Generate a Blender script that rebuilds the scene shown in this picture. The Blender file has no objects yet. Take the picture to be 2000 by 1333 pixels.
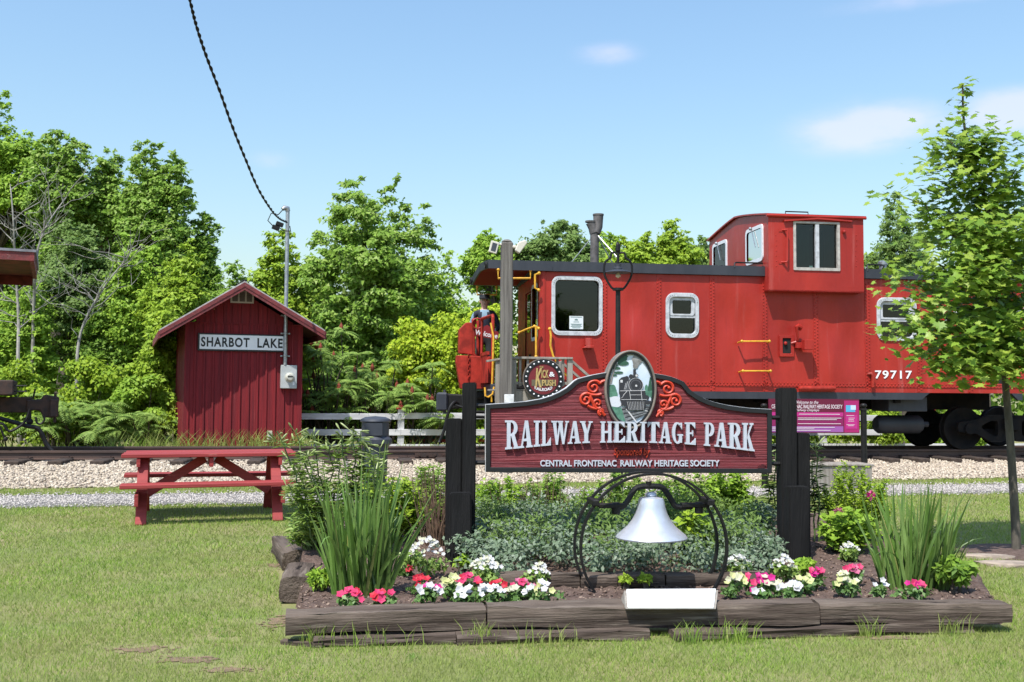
import bpy, bmesh, math, random
import numpy as np
from mathutils import Vector, Matrix
R = math.radians
SC = bpy.context.scene
COL = SC.collection
# ------------------------------------------------------------------ camera
CAMZ, FPX = 1.39, 2000.0
PITCH, ROLL = math.atan((770 - 666.5) / FPX), R(0.35)
cd = bpy.data.cameras.new('camera'); cam = bpy.data.objects.new('camera', cd); COL.objects.link(cam)
cd.sensor_width = 36; cd.lens = 36; cd.clip_end = 2000; cd.clip_start = 0.05
X_ = Vector((1, 0, 0)); F_ = Vector((0, math.cos(PITCH), math.sin(PITCH))); U_ = Vector((0, -math.sin(PITCH), math.cos(PITCH)))
cr = math.cos(ROLL) * X_ + math.sin(ROLL) * U_; cu = -math.sin(ROLL) * X_ + math.cos(ROLL) * U_
M = Matrix((cr, cu, -F_)).transposed().to_4x4(); M.translation = (0, 0, CAMZ)
cam.matrix_world = M; SC.camera = cam
CAM = Vector((0, 0, CAMZ))
# ------------------------------------------------------------------ world, sun, exposure
SUN_EL = 60.0
ST = Vector((0.461 * 0.5, 0.887 * 0.5, -0.866)).normalized()      # direction the light travels
W = bpy.data.worlds.new('World'); SC.world = W; W.use_nodes = True
nt = W.node_tree; nt.nodes.clear()
def wn(t, **k):
    n = nt.nodes.new(t)
    for a, b in k.items(): setattr(n, a, b)
    return n
out = wn('ShaderNodeOutputWorld'); bg = wn('ShaderNodeBackground')
sky = wn('ShaderNodeTexSky', sky_type='NISHITA', sun_disc=False)
sky.sun_elevation = R(SUN_EL); sky.sun_rotation = math.atan2(-0.461, -0.887) % (2 * math.pi)
sky.air_density = 1.8; sky.dust_density = 1.7; sky.ozone_density = 7.0; sky.altitude = 200
bg.inputs['Strength'].default_value = 0.113
# sparse fair-weather clouds, laid out over the sky dome by direction
tc = wn('ShaderNodeTexCoord')
nz = wn('ShaderNodeTexNoise'); nz.inputs['Scale'].default_value = 9.0; nz.inputs['Detail'].default_value = 6.0; nz.inputs['Roughness'].default_value = 0.55
mp = wn('ShaderNodeMapping'); mp.inputs['Scale'].default_value = (1, 1, 2.6)
nt.links.new(tc.outputs['Generated'], mp.inputs['Vector']); nt.links.new(mp.outputs['Vector'], nz.inputs['Vector'])
def ray(px, py):
    u = (float(px) - 1000) / FPX; v = (666.5 - float(py)) / FPX
    return (u * cr + v * cu + F_).normalized()
acc = None
def wmath(op, a, b=None):
    m = wn('ShaderNodeMath', operation=op)
    for i, q in enumerate((a, b)):
        if q is None: continue
        if isinstance(q, (int, float)): m.inputs[i].default_value = q
        else: nt.links.new(q, m.inputs[i])
    return m.outputs[0]
CL = [(1700, 248, .066, .022, 1.0), (1992, 222, .05, .026, .95), (1185, 106, .034, .012, .5), (525, 318, .030, .014, .42), (1830, -6, .09, .010, .5)]
for c in CL:
    d = ray(c[0], c[1]); rt = Vector((d.y, -d.x, 0)).normalized(); up = rt.cross(d)
    # rotate the direction into the cloud's own axes and measure how far it lies outside the cloud
    cm_ = wn('ShaderNodeMapping', vector_type='TEXTURE'); cm_.inputs['Location'].default_value = d; cm_.inputs['Rotation'].default_value = Matrix((rt, up, -d)).transposed().to_euler(); cm_.inputs['Scale'].default_value = (c[2], c[3], .5)
    nt.links.new(tc.outputs['Generated'], cm_.inputs['Vector']); ln_ = wn('ShaderNodeVectorMath', operation='DOT_PRODUCT'); nt.links.new(cm_.outputs['Vector'], ln_.inputs[0]); nt.links.new(cm_.outputs['Vector'], ln_.inputs[1])
    g = wmath('MULTIPLY', wmath('EXPONENT', wmath('MULTIPLY', ln_.outputs['Value'], -1.0)), c[4]); acc = g if acc is None else wmath('MAXIMUM', acc, g)
# the same scattered small clouds over the rest of the dome, above and behind
nb2 = wn('ShaderNodeTexNoise'); nb2.inputs['Scale'].default_value = 2.6; nb2.inputs['Detail'].default_value = 1.0; nt.links.new(mp.outputs['Vector'], nb2.inputs['Vector'])
acc = wmath('MAXIMUM', acc, wmath('MULTIPLY', wmath('SUBTRACT', nb2.outputs['Fac'], .66), 4.0))
cm = wmath('MULTIPLY', acc, wmath('ADD', wmath('MULTIPLY', nz.outputs['Fac'], 2.6), -0.55))
cmr = wn('ShaderNodeMapRange', interpolation_type='SMOOTHSTEP'); nt.links.new(cm, cmr.inputs['Value'])
cmr.inputs['From Min'].default_value = 0.08; cmr.inputs['From Max'].default_value = 0.75; cmr.inputs['To Max'].default_value = 0.55
mx = wn('ShaderNodeMix', data_type='RGBA'); mx.inputs['B'].default_value = (4.9, 4.75, 5.9, 1)
nt.links.new(cmr.outputs['Result'], mx.inputs['Factor']); nt.links.new(sky.outputs['Color'], mx.inputs['A'])
nt.links.new(mx.outputs['Result'], bg.inputs['Color']); nt.links.new(bg.outputs['Background'], out.inputs['Surface'])
sd = bpy.data.lights.new('sun', 'SUN'); sd.energy = 3.5; sd.angle = R(0.5); sd.color = (1, .955, .88)
so = bpy.data.objects.new('sun', sd); COL.objects.link(so); so.rotation_euler = ST.to_track_quat('-Z', 'Y').to_euler()
vs = SC.view_settings; vs.view_transform = 'Standard'; vs.look = 'None'; vs.exposure = 0.85; vs.gamma = 1.0; vs.use_curve_mapping = False
SC.cycles.max_bounces = 5; SC.cycles.diffuse_bounces = 3; SC.cycles.transmission_bounces = 4; SC.cycles.transparent_max_bounces = 8; SC.cycles.use_denoising = True; SC.cycles.caustics_reflective = False; SC.cycles.caustics_refractive = False
# ------------------------------------------------------------------ pixel helpers (measure the photo, place in the world)
def at(px, py, Y): Y = float(Y); d = ray(px, py); return CAM + d * (Y / d.y)
def onz(px, py, z=0.0): d = ray(px, py); return CAM + d * ((z - CAMZ) / d.z)
class Frame:
    """upright plane through (ox,oy), turned by yaw; local x along it, y away from the camera, z up"""
    def __init__(s, ox, oy, yaw, oz=0.0):
        s.o = Vector((ox, oy, oz)); s.yaw = R(yaw); s.w = Vector((math.cos(s.yaw), math.sin(s.yaw), 0)); s.n = Vector((-math.sin(s.yaw), math.cos(s.yaw), 0))
    def p(s, px, py, n=0.0):
        d = ray(px, py); t = (n - (CAM - s.o).dot(s.n)) / d.dot(s.n); P = CAM + d * t - s.o
        return Vector((P.dot(s.w), n, P.z))
    def world(s, v): return s.o + s.w * v[0] + s.n * v[1] + Vector((0, 0, v[2]))
    def root(s, name): return empty(name, s.o, s.yaw)
# ------------------------------------------------------------------ object helpers
def tag(o, label=None, cat=None, group=None, kind=None):
    if label: o['label'] = label
    if cat: o['category'] = cat
    if group: o['group'] = group
    if kind: o['kind'] = kind
    return o
def empty(name, loc=(0, 0, 0), rz=0.0):
    o = bpy.data.objects.new(name, None); o.location = loc; o.rotation_euler = (0, 0, rz); o.empty_display_size = .2; COL.objects.link(o); return o
def link(name, me, mat, parent=None):
    o = bpy.data.objects.new(name, me)
    if mat is not None:
        for m in (mat if isinstance(mat, (list, tuple)) else [mat]): me.materials.append(m)
    COL.objects.link(o); o.parent = parent; return o
def npmesh(name, V, F, mats=None):
    V = np.asarray(V, np.float32); F = np.asarray(F, np.int32); k = F.shape[1]
    me = bpy.data.meshes.new(name); me.vertices.add(len(V)); me.vertices.foreach_set('co', V.ravel())
    me.loops.add(F.size); me.loops.foreach_set('vertex_index', F.ravel())
    me.polygons.add(len(F)); me.polygons.foreach_set('loop_start', np.arange(0, F.size, k, dtype=np.int32))
    if mats is not None: me.polygons.foreach_set('material_index', np.asarray(mats, np.int32))
    me.update(calc_edges=True); return me
class MB:
    def __init__(s): s.v = []; s.f = []; s.m = []; s.cm = 0
    def add(s, vs_, fs):
        b = len(s.v); s.v += [tuple(q) for q in vs_]; s.f += [tuple(b + i for i in f) for f in fs]; s.m += [s.cm] * len(fs); return s
    def box(s, a, b, rot=None, piv=None):
        x0, y0, z0 = [min(p, q) for p, q in zip(a, b)]; x1, y1, z1 = [max(p, q) for p, q in zip(a, b)]
        v = [Vector(q) for q in ((x0,y0,z0),(x1,y0,z0),(x1,y1,z0),(x0,y1,z0),(x0,y0,z1),(x1,y0,z1),(x1,y1,z1),(x0,y1,z1))]
        if rot is not None:
            c = Vector(piv) if piv is not None else Vector(((x0+x1)/2, (y0+y1)/2, (z0+z1)/2)); v = [c + rot @ (q - c) for q in v]
        return s.add(v, [(0,3,2,1),(4,5,6,7),(0,1,5,4),(1,2,6,5),(2,3,7,6),(3,0,4,7)])
    def beam(s, p, q, w, h, up=(0, 0, 1)):
        p = Vector(p); q = Vector(q); d = (q - p).normalized(); r = d.cross(Vector(up))
        if r.length < 1e-4: r = d.cross(Vector((0, 1, 0)))
        r.normalize(); u = r.cross(d); r = r * w / 2; u = u * h / 2
        v = [p - r - u, p + r - u, p + r + u, p - r + u, q - r - u, q + r - u, q + r + u, q - r + u]
        return s.add(v, [(0,1,2,3)[::-1],(4,5,6,7),(0,1,5,4),(1,2,6,5),(2,3,7,6),(3,0,4,7)])
    def cyl(s, p, q, r0, r1=None, n=10, cap=True): return s.tube([p, q], [r0, r0 if r1 is None else r1], n, cap)
    def tube(s, pts, r, n=8, cap=True, closed=False):
        pts = [Vector(p) for p in pts]; m = len(pts); rr = r if isinstance(r, (list, tuple)) else [r] * m
        V = []; ref = None
        for i, p in enumerate(pts):
            if closed: d = pts[(i + 1) % m] - pts[i - 1]
            else: d = pts[min(i + 1, m - 1)] - pts[max(i - 1, 0)]
            if d.length < 1e-9: d = Vector((0, 0, 1))
            d.normalize()
            if ref is None: ref = Vector((0, 0, 1)) if abs(d.z) < .9 else Vector((1, 0, 0))
            a = d.cross(ref).normalized(); b = a.cross(d); ref = b
            for k in range(n):
                t = 2 * math.pi * k / n; V.append(p + (a * math.cos(t) + b * math.sin(t)) * rr[i])
        Fs = []
        for i in range(m if closed else m - 1):
            j = (i + 1) % m
            for k in range(n): k2 = (k + 1) % n; Fs.append((i*n+k, j*n+k, j*n+k2, i*n+k2))
        if cap and not closed: Fs += [tuple(range(n)), tuple((m-1)*n + k for k in range(n))[::-1]]
        return s.add(V, Fs)
    def lathe(s, prof, c=(0, 0, 0), n=24, ax='z'):
        V = []; c = Vector(c)
        for r_, h in prof:
            for k in range(n):
                t = 2 * math.pi * k / n; x, y = r_ * math.cos(t), r_ * math.sin(t)
                V.append(c + (Vector((x, y, h)) if ax == 'z' else Vector((x, h, y)) if ax == 'y' else Vector((h, x, y))))
        Fs = [(i*n+k, i*n+(k+1) % n, (i+1)*n+(k+1) % n, (i+1)*n+k) for i in range(len(prof)-1) for k in range(n)]
        if prof[0][0] > 1e-6: Fs.append(tuple(range(n))[::-1])
        if prof[-1][0] > 1e-6: Fs.append(tuple((len(prof)-1)*n + k for k in range(n)))
        return s.add(V, Fs)
    def prism(s, poly, n0, n1):                                    # polygon in local x,z pushed along y
        k = len(poly); V = [(p[0], n0, p[1]) for p in poly] + [(p[0], n1, p[1]) for p in poly]
        return s.add(V, [tuple(range(k)), tuple(range(k, 2*k))[::-1]] + [(i, i+k, (i+1) % k + k, (i+1) % k) for i in range(k)])
    def prismx(s, poly, x0, x1):                                   # polygon in y,z pushed along x
        k = len(poly); V = [(x0, p[0], p[1]) for p in poly] + [(x1, p[0], p[1]) for p in poly]
        return s.add(V, [tuple(range(k))[::-1], tuple(range(k, 2*k))] + [(i, (i+1) % k, (i+1) % k + k, i+k) for i in range(k)])
    def ring(s, outer, inner, n0, n1):                             # frame between two matching outlines in x,z
        k = len(outer); V = [(p[0], n0, p[1]) for p in outer] + [(p[0], n0, p[1]) for p in inner] + [(p[0], n1, p[1]) for p in outer] + [(p[0], n1, p[1]) for p in inner]
        Fs = []
        for i in range(k):
            j = (i + 1) % k; Fs += [(i, j, j+k, i+k), (i+2*k, i+3*k, j+3*k, j+2*k), (i, i+2*k, j+2*k, j), (i+k, j+k, j+3*k, i+3*k)]
        return s.add(V, Fs)
    def sph(s, c, r, n=8, m=6, sz=1.0):
        return s.lathe([(max(1e-7, r * math.sin(math.pi * i / m)), -r * sz * math.cos(math.pi * i / m)) for i in range(m + 1)], c, n)
    def build(s, name, mat, parent=None, bevel=0.0, smooth=False, seg=1):
        me = bpy.data.meshes.new(name); me.from_pydata(s.v, [], s.f)
        if isinstance(mat, (list, tuple)): me.polygons.foreach_set('material_index', s.m)
        bm = bmesh.new(); bm.from_mesh(me); bmesh.ops.recalc_face_normals(bm, faces=bm.faces)
        if bevel > 0:
            es = [e for e in bm.edges if len(e.link_faces) == 2 and e.calc_face_angle(0) > .6]
            bmesh.ops.bevel(bm, geom=es, offset=bevel, segments=seg, affect='EDGES', clamp_overlap=True)
        if smooth:
            for f in bm.faces: f.smooth = True
            for e in bm.edges:
                if len(e.link_faces) == 2 and e.calc_face_angle(0) > .7: e.smooth = False
        bm.to_mesh(me); bm.free(); return link(name, me, mat, parent)
def rrect(x0, z0, x1, z1, r, k=5):
    P = []
    for cx, cz, a0 in ((x1-r, z1-r, 0), (x0+r, z1-r, 90), (x0+r, z0+r, 180), (x1-r, z0+r, 270)):
        for i in range(k + 1): a = R(a0 + 90 * i / k); P.append((cx + r * math.cos(a), cz + r * math.sin(a)))
    return P
def arc(cx, cz, rx, rz, a0, a1, n): return [(cx + rx * math.cos(R(a0 + (a1-a0) * i / n)), cz + rz * math.sin(R(a0 + (a1-a0) * i / n))) for i in range(n + 1)]
def text_geo(txt, bold=0.0, depth=0.0, shear=0.0, spacing=1.0):
    cu_ = bpy.data.curves.new('t', 'FONT'); cu_.body = txt; cu_.offset = bold; cu_.extrude = depth; cu_.shear = shear; cu_.space_character = spacing; cu_.resolution_u = 4
    o = bpy.data.objects.new('t', cu_); COL.objects.link(o); dg = bpy.context.evaluated_depsgraph_get(); me = bpy.data.meshes.new_from_object(o.evaluated_get(dg))
    V = [v.co.copy() for v in me.vertices]; Fs = [tuple(p.vertices) for p in me.polygons]
    bpy.data.objects.remove(o); bpy.data.curves.remove(cu_); bpy.data.meshes.remove(me); return V, Fs
def text(name, txt, x0, z0, x1, z1, y, depth, mat, parent, bold=0.0, shear=0.0, spacing=1.0, warp=None):
    """flat or raised lettering in the local x,z plane, fitted to a box; depth goes toward -y"""
    V, Fs = text_geo(txt, bold, 0.5, shear, spacing)
    a0 = min(v.x for v in V); a1 = max(v.x for v in V); b0 = min(v.y for v in V); b1 = max(v.y for v in V)
    P = []
    for v in V:
        q = (x0 + (v.x-a0) / (a1-a0) * (x1-x0), y - (v.z + .5) * depth, z0 + (v.y-b0) / (b1-b0) * (z1-z0))
        P.append(warp(q) if warp else q)
    mb = MB(); mb.add(P, Fs); return mb.build(name, mat, parent)
# ------------------------------------------------------------------ materials
def mat(name, col, rough=.6, metal=0.0, var=0.0, vscale=6.0, vcol=None, stretch=(1, 1, 1), bump=0.0, bscale=40.0, bstretch=None, spec=.5, island=None, trans=0.0, wear=None, coat=0.0):
    m = bpy.data.materials.new(name); m.use_nodes = True; t = m.node_tree; N = t.nodes; L = t.links
    b = N['Principled BSDF']; o = N['Material Output']
    b.inputs['Roughness'].default_value = rough; b.inputs['Metallic'].default_value = metal; b.inputs['Specular IOR Level'].default_value = spec
    if coat: b.inputs['Coat Weight'].default_value = coat
    c4 = (*col, 1); b.inputs['Base Color'].default_value = c4; src = None
    co = N.new('ShaderNodeTexCoord')
    def noise(scale, st, detail=5):
        mpn = N.new('ShaderNodeMapping'); mpn.inputs['Scale'].default_value = st; L.new(co.outputs['Object'], mpn.inputs['Vector'])
        n = N.new('ShaderNodeTexNoise'); n.inputs['Scale'].default_value = scale; n.inputs['Detail'].default_value = detail; n.inputs['Roughness'].default_value = .62; L.new(mpn.outputs['Vector'], n.inputs['Vector']); return n.outputs['Fac']
    def mix(fac, a, bb):
        x = N.new('ShaderNodeMix'); x.data_type = 'RGBA'
        if isinstance(fac, float): x.inputs['Factor'].default_value = fac
        else: L.new(fac, x.inputs['Factor'])
        for k, q in (('A', a), ('B', bb)):
            if isinstance(q, tuple): x.inputs[k].default_value = q
            else: L.new(q, x.inputs[k])
        return x.outputs['Result']
    def ramp(fac, lo, hi):
        r = N.new('ShaderNodeMapRange'); r.interpolation_type = 'SMOOTHSTEP'; L.new(fac, r.inputs['Value']); r.inputs['From Min'].default_value = lo; r.inputs['From Max'].default_value = hi; return r.outputs['Result']
    if island:                                                     # one of several tints for every leaf, stone or blade
        g = N.new('ShaderNodeNewGeometry'); cr_ = N.new('ShaderNodeValToRGB'); L.new(g.outputs['Random Per Island'], cr_.inputs['Fac'])
        e = cr_.color_ramp.elements; cols = [col] + list(island)
        e[0].position = 0; e[0].color = (*cols[0], 1); e[1].position = 1; e[1].color = (*cols[-1], 1)
        for i in range(1, len(cols) - 1): q = e.new(i / (len(cols) - 1)); q.color = (*cols[i], 1)
        src = cr_.outputs['Color']
    if var:
        v2 = (*(vcol if vcol else tuple(max(0, x * (1 - var)) for x in col)), 1)
        f = ramp(noise(vscale, stretch), .36, .66)
        src = mix(f, src if src is not None else c4, v2)
    for w_ in (wear or []):                                        # (colour, scale, lo, hi, stretch)
        src = mix(ramp(noise(w_[1], w_[4] if len(w_) > 4 else (1, 1, 1), 8), w_[2], w_[3]), src if src is not None else c4, (*w_[0], 1))
    if src is not None: L.new(src, b.inputs['Base Color'])
    if bump:
        bn = N.new('ShaderNodeBump'); bn.inputs['Strength'].default_value = bump; bn.inputs['Distance'].default_value = .02
        L.new(noise(bscale, bstretch or (1, 1, 1), 6), bn.inputs['Height']); L.new(bn.outputs['Normal'], b.inputs['Normal'])
    if trans:
        tr = N.new('ShaderNodeBsdfTranslucent'); ms = N.new('ShaderNodeMixShader'); ms.inputs[0].default_value = trans
        if src is not None: L.new(src, tr.inputs['Color'])
        else: tr.inputs['Color'].default_value = c4
        L.new(b.outputs[0], ms.inputs[1]); L.new(tr.outputs[0], ms.inputs[2]); L.new(ms.outputs[0], o.inputs['Surface'])
    return m
def glass(name, col=(.02, .03, .03), rough=.03):
    m = bpy.data.materials.new(name); m.use_nodes = True; t = m.node_tree; b = t.nodes['Principled BSDF']
    b.inputs['Base Color'].default_value = (*col, 1); b.inputs['Roughness'].default_value = rough; b.inputs['Specular IOR Level'].default_value = .6
    tr = t.nodes.new('ShaderNodeBsdfTransparent'); tr.inputs['Color'].default_value = (.55, .62, .6, 1)
    fr = t.nodes.new('ShaderNodeFresnel'); fr.inputs['IOR'].default_value = 1.5
    gl = t.nodes.new('ShaderNodeBsdfGlossy'); gl.inputs['Roughness'].default_value = rough
    ms = t.nodes.new('ShaderNodeMixShader'); t.links.new(fr.outputs[0], ms.inputs[0]); t.links.new(tr.outputs[0], ms.inputs[1]); t.links.new(gl.outputs[0], ms.inputs[2])
    t.links.new(ms.outputs[0], t.nodes['Material Output'].inputs['Surface']); return m
m_cabred = mat('caboose red paint', (.37, .029, .021), .33, var=.9, vscale=1.3, vcol=(.29, .022, .018), stretch=(1, 1, .35), bump=.6, bscale=2.2, bstretch=(1, 1, .7), wear=[((.42, .10, .09), 2.0, .54, .85, (3.0, 1, .22)), ((.17, .02, .017), 3.5, .60, .82, (5, 1, .15)), ((.20, .02, .018), 9, .66, .9)], spec=.3)
m_cabred2 = mat('gate red paint', (.40, .034, .022), .5, spec=.25, var=.5, vscale=4, bump=.1, bscale=20)
m_dark = mat('dark slate paint', (.022, .026, .037), .55, var=.5, vscale=3, vcol=(.034, .038, .05), stretch=(1, 1, .3), wear=[((.075, .08, .095), 5, .64, .95, (4, 1, .3))])
m_iron = mat('black iron', (.006, .006, .007), .5, var=.4, vscale=9, vcol=(.013, .012, .011), spec=.3, bump=.15, bscale=60)
m_under = mat('grimy underframe', (.006, .0065, .008), .85, var=.6, vscale=5, vcol=(.014, .012, .011), spec=.2)
m_rust = mat('rusty steel', (.055, .028, .02), .75, var=.6, vscale=8, vcol=(.025, .016, .014), bump=.2, bscale=50)
m_yellow = mat('yellow handrail paint', (.72, .38, .03), .45, var=.3, vscale=14)
m_white = mat('white paint', (.72, .73, .74), .5, var=.25, vscale=9, wear=[((.45, .44, .42), 14, .62, .8)])
m_winframe = mat('grey white window frame', (.52, .54, .58), .5, var=.3, vscale=12, wear=[((.3, .28, .27), 25, .6, .75)])
m_glass = glass('window glass')
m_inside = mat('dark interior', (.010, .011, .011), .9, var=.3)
m_blind = mat('brown blind', (.10, .065, .045), .8, var=.4, vscale=8, stretch=(1, 1, 6))
m_green_in = mat('green curtain', (.03, .075, .065), .8, var=.4, vscale=5, stretch=(4, 1, 1))
m_chrome = mat('galvanised steel', (.42, .44, .46), .42, metal=.75, var=.3, vscale=18)
m_letter = mat('white lettering', (.78, .80, .84), .5, var=.12, vscale=20)
m_black = mat('black timber', (.007, .007, .0075), .8, var=.5, vscale=7, vcol=(.014, .0135, .014), spec=.2, stretch=(1, 1, .15), bump=.8, bscale=22, bstretch=(2.5, 2.5, .18), wear=[((.10, .095, .09), 12, .74, .86, (2, 2, .12))])
m_timber = mat('weathered railway timber', (.135, .105, .085), .9, var=.8, vscale=4, vcol=(.055, .04, .032), stretch=(.25, 2, 3), bump=1.0, bscale=15, bstretch=(.16, 2, 3), spec=.2, wear=[((.23, .19, .155), 8, .55, .72, (.18, 2, 3.5)), ((.010, .007, .006), 11, .60, .68, (.10, 2, 4.5)), ((.27, .235, .20), 30, .66, .78, (.1, 2, 3))])
m_tie = mat('dark railway tie', (.065, .045, .035), .9, var=.6, vscale=6, bump=.8, bscale=20)
m_greywood = mat('grey weathered wood', (.30, .275, .24), .85, var=.5, vscale=8, vcol=(.19, .165, .14), stretch=(2, 2, .12), bump=.5, bscale=30, bstretch=(2, 2, .1))
m_polewood = mat('grey post wood', (.17, .155, .14), .88, var=.6, vscale=9, vcol=(.09, .08, .073), stretch=(3, 3, .1), bump=.6, bscale=30, bstretch=(3, 3, .08))
m_shed = mat('barn red boards', (.23, .022, .027), .72, spec=.2, var=.5, vscale=5, vcol=(.145, .018, .023), stretch=(3, 3, .12), bump=.35, bscale=30, bstretch=(3, 3, .1), wear=[((.33, .08, .08), 11, .60, .85, (3, 3, .1)), ((.09, .012, .014), 14, .64, .8, (3, 3, .14))])
m_fascia = mat('worn red fascia', (.20, .034, .036), .75, var=.6, vscale=9, vcol=(.12, .028, .03), bump=.4, bscale=26, wear=[((.36, .22, .2), 12, .62, .8)])
m_soffit = mat('brown soffit', (.09, .03, .014), .8, var=.5, vscale=6)
m_roofmetal = mat('pale roofing edge', (.46, .46, .45), .6, var=.3, vscale=10)
m_table = mat('picnic table red', (.31, .046, .044), .62, var=.4, vscale=6, vcol=(.24, .034, .034), stretch=(.15, 2, 2), bump=.35, bscale=22, bstretch=(.12, 2, 2), wear=[((.46, .22, .19), 16, .64, .8, (.25, 2, 2)), ((.17, .028, .03), 9, .62, .8, (.2, 2, 2))], spec=.3)
m_board = mat('carved maroon board', (.20, .022, .030), .6, var=.55, vscale=9, vcol=(.125, .012, .02), stretch=(.12, 1, 4), bump=1.0, bscale=13, bstretch=(.07, 1, 5.5))
m_signblack = mat('sign frame black', (.009, .010, .013), .45, var=.3, vscale=12)
m_scroll = mat('scroll orange red', (.58, .045, .015), .5, var=.25, vscale=15)
m_gold = mat('gold paint', (.50, .36, .14), .45, var=.3, vscale=20)
m_ovalframe = mat('bronze grey frame', (.21, .175, .15), .5, var=.3, vscale=9)
m_silver = mat('silver painted bell', (.60, .63, .70), .36, metal=.5, var=.12, vscale=10, bump=.03, bscale=60)
m_board_white = mat('name board white', (.88, .90, .92), .5, var=.05)
m_soil = mat('garden soil', (.085, .052, .04), .95, var=.8, vscale=22, vcol=(.15, .10, .08), bump=1.0, bscale=60, wear=[((.26, .19, .15), 60, .66, .76)])
m_plastic = mat('grey plastic', (.045, .05, .066), .5, var=.2)
m_meter = mat('grey meter enamel', (.46, .49, .49), .45, var=.15, vscale=8)
# ================================================================== SETTING
CAB = Frame(0, 18.7, 8)                                           # near side of the caboose; the track runs along it
rng = np.random.default_rng(11)
m_lawn = mat('lawn thatch', (.17, .19, .06), .95, var=.9, vscale=1.1, vcol=(.25, .22, .10), bump=.6, bscale=45, wear=[((.30, .21, .14), 2.2, .66, .8), ((.13, .17, .045), 7, .6, .8)])
m_blade = mat('grass blades', (.10, .19, .024), .6, spec=.15, island=[(.225, .35, .05), (.36, .47, .10), (.145, .27, .034), (.28, .41, .062), (.50, .47, .22)], var=.35, vscale=1.3, vcol=(.29, .34, .10), trans=.35, wear=[((.14, .27, .045), 4.5, .58, .7), ((.38, .33, .17), 3.1, .66, .78)])
m_stone = mat('ballast stone', (.40, .33, .25), .9, island=[(.50, .42, .325), (.30, .25, .20), (.60, .525, .42), (.43, .36, .27), (.18, .15, .125)])
m_bank = mat('ballast bed', (.40, .33, .26), .95, var=.7, vscale=18, vcol=(.24, .19, .15), bump=1, bscale=40)
m_pathstone = mat('path gravel', (.36, .33, .30), .9, island=[(.47, .435, .40), (.27, .245, .225), (.56, .52, .48), (.37, .33, .30)])
m_pathbed = mat('path bed', (.28, .26, .245), .95, var=.6, vscale=30, bump=1, bscale=70)
mb = MB()
xs = [-400, -60, -20, -8, -4, 0, 4, 8, 20, 60, 400]; ys = [-60, 0, 4, 6, 8, 10, 14, 18, 24, 40, 90, 900]
mb.add([(x, y, 0) for y in ys for x in xs], [(j*11+i, j*11+i+1, (j+1)*11+i+1, (j+1)*11+i) for j in range(11) for i in range(10)])
tag(mb.build('lawn', m_lawn), kind='structure')
m_dirt = mat('bare lawn soil', (.24, .165, .10), .95, var=.7, vscale=12, vcol=(.17, .12, .075), bump=1, bscale=50)
rd = random.Random(12)
for px, py, rx, ry in ((285, 1270, .26, .11), (370, 1290, .24, .09), (440, 1310, .16, .06), (545, 1105, .13, .15), (543, 1215, .10, .28), (1725, 1247, .22, .07)):
    c_ = onz(px, py); mb = MB(); N_ = 7
    for k_ in range(45):
        x_, y_ = rd.gauss(0, .6)*rx, rd.gauss(0, .5)*ry; r_ = rd.uniform(.012, .05)*max(.2, 1.2-math.hypot(x_/rx, y_/ry)); z_ = .0002*k_/70
        mb.add([(x_ + r_*1.3*math.cos(2*math.pi*i/N_)*rd.uniform(.5, 1.2), y_ + r_*.8*math.sin(2*math.pi*i/N_)*rd.uniform(.5, 1.2), z_) for i in range(N_)] + [(x_, y_, .004+z_)], [(i, (i+1) % N_, N_) for i in range(N_)])
    o = mb.build('dirt_patch', m_dirt); o.location = (c_.x, c_.y, .004); tag(o, kind='structure')
# ballast bank and gravel path follow the track
tr = CAB.root('ballast_bank'); tag(tr, kind='structure')
def wob(s, a): return a * (math.sin(s * 1.7) + .6 * math.sin(s * 4.1 + 1))
S = [i * .5 - 16 for i in range(65)]
def shf(s): return (s + 6.5) / 14 * .72                          # path and bank toe close in on the track towards the right
prof = [(-3.0, .004), (-2.5, .035), (-1.4, .07), (-.35, .115), (.2, .13), (2.7, .13), (3.4, .11), (4.3, .006)]
mb = MB(); k = len(prof)
mb.add([(s, n + (wob(s, .09) if i in (0, 1, 7) else 0) + (shf(s) if i == 0 else shf(s)*.8 if i == 1 else shf(s)*.4 if i == 2 else 0), z) for s in S for i, (n, z) in enumerate(prof)], [(a*k+i, (a+1)*k+i, (a+1)*k+i+1, a*k+i+1) for a in range(64) for i in range(k-1)])
mb.build('bank', m_bank, tr)
pr = CAB.root('gravel_path'); tag(pr, kind='structure')
mb = MB(); mb.add([(s, n + wob(s + n, .05) + shf(s), .006 + (.012 if n > -5.2 and n < -4.2 else 0)) for s in S for n in (-5.5, -5.1, -4.3, -4.02)], [(a*4+i, (a+1)*4+i, (a+1)*4+i+1, a*4+i+1) for a in range(64) for i in range(3)])
mb.build('path_surface', m_pathbed, pr)
OCT = np.array([(1,0,0),(-1,0,0),(0,1,0),(0,-1,0),(0,0,1),(0,0,-1)], np.float32)
OF = np.array([(0,2,4),(2,1,4),(1,3,4),(3,0,4),(2,0,5),(1,2,5),(3,1,5),(0,3,5)], np.int32)
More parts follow.
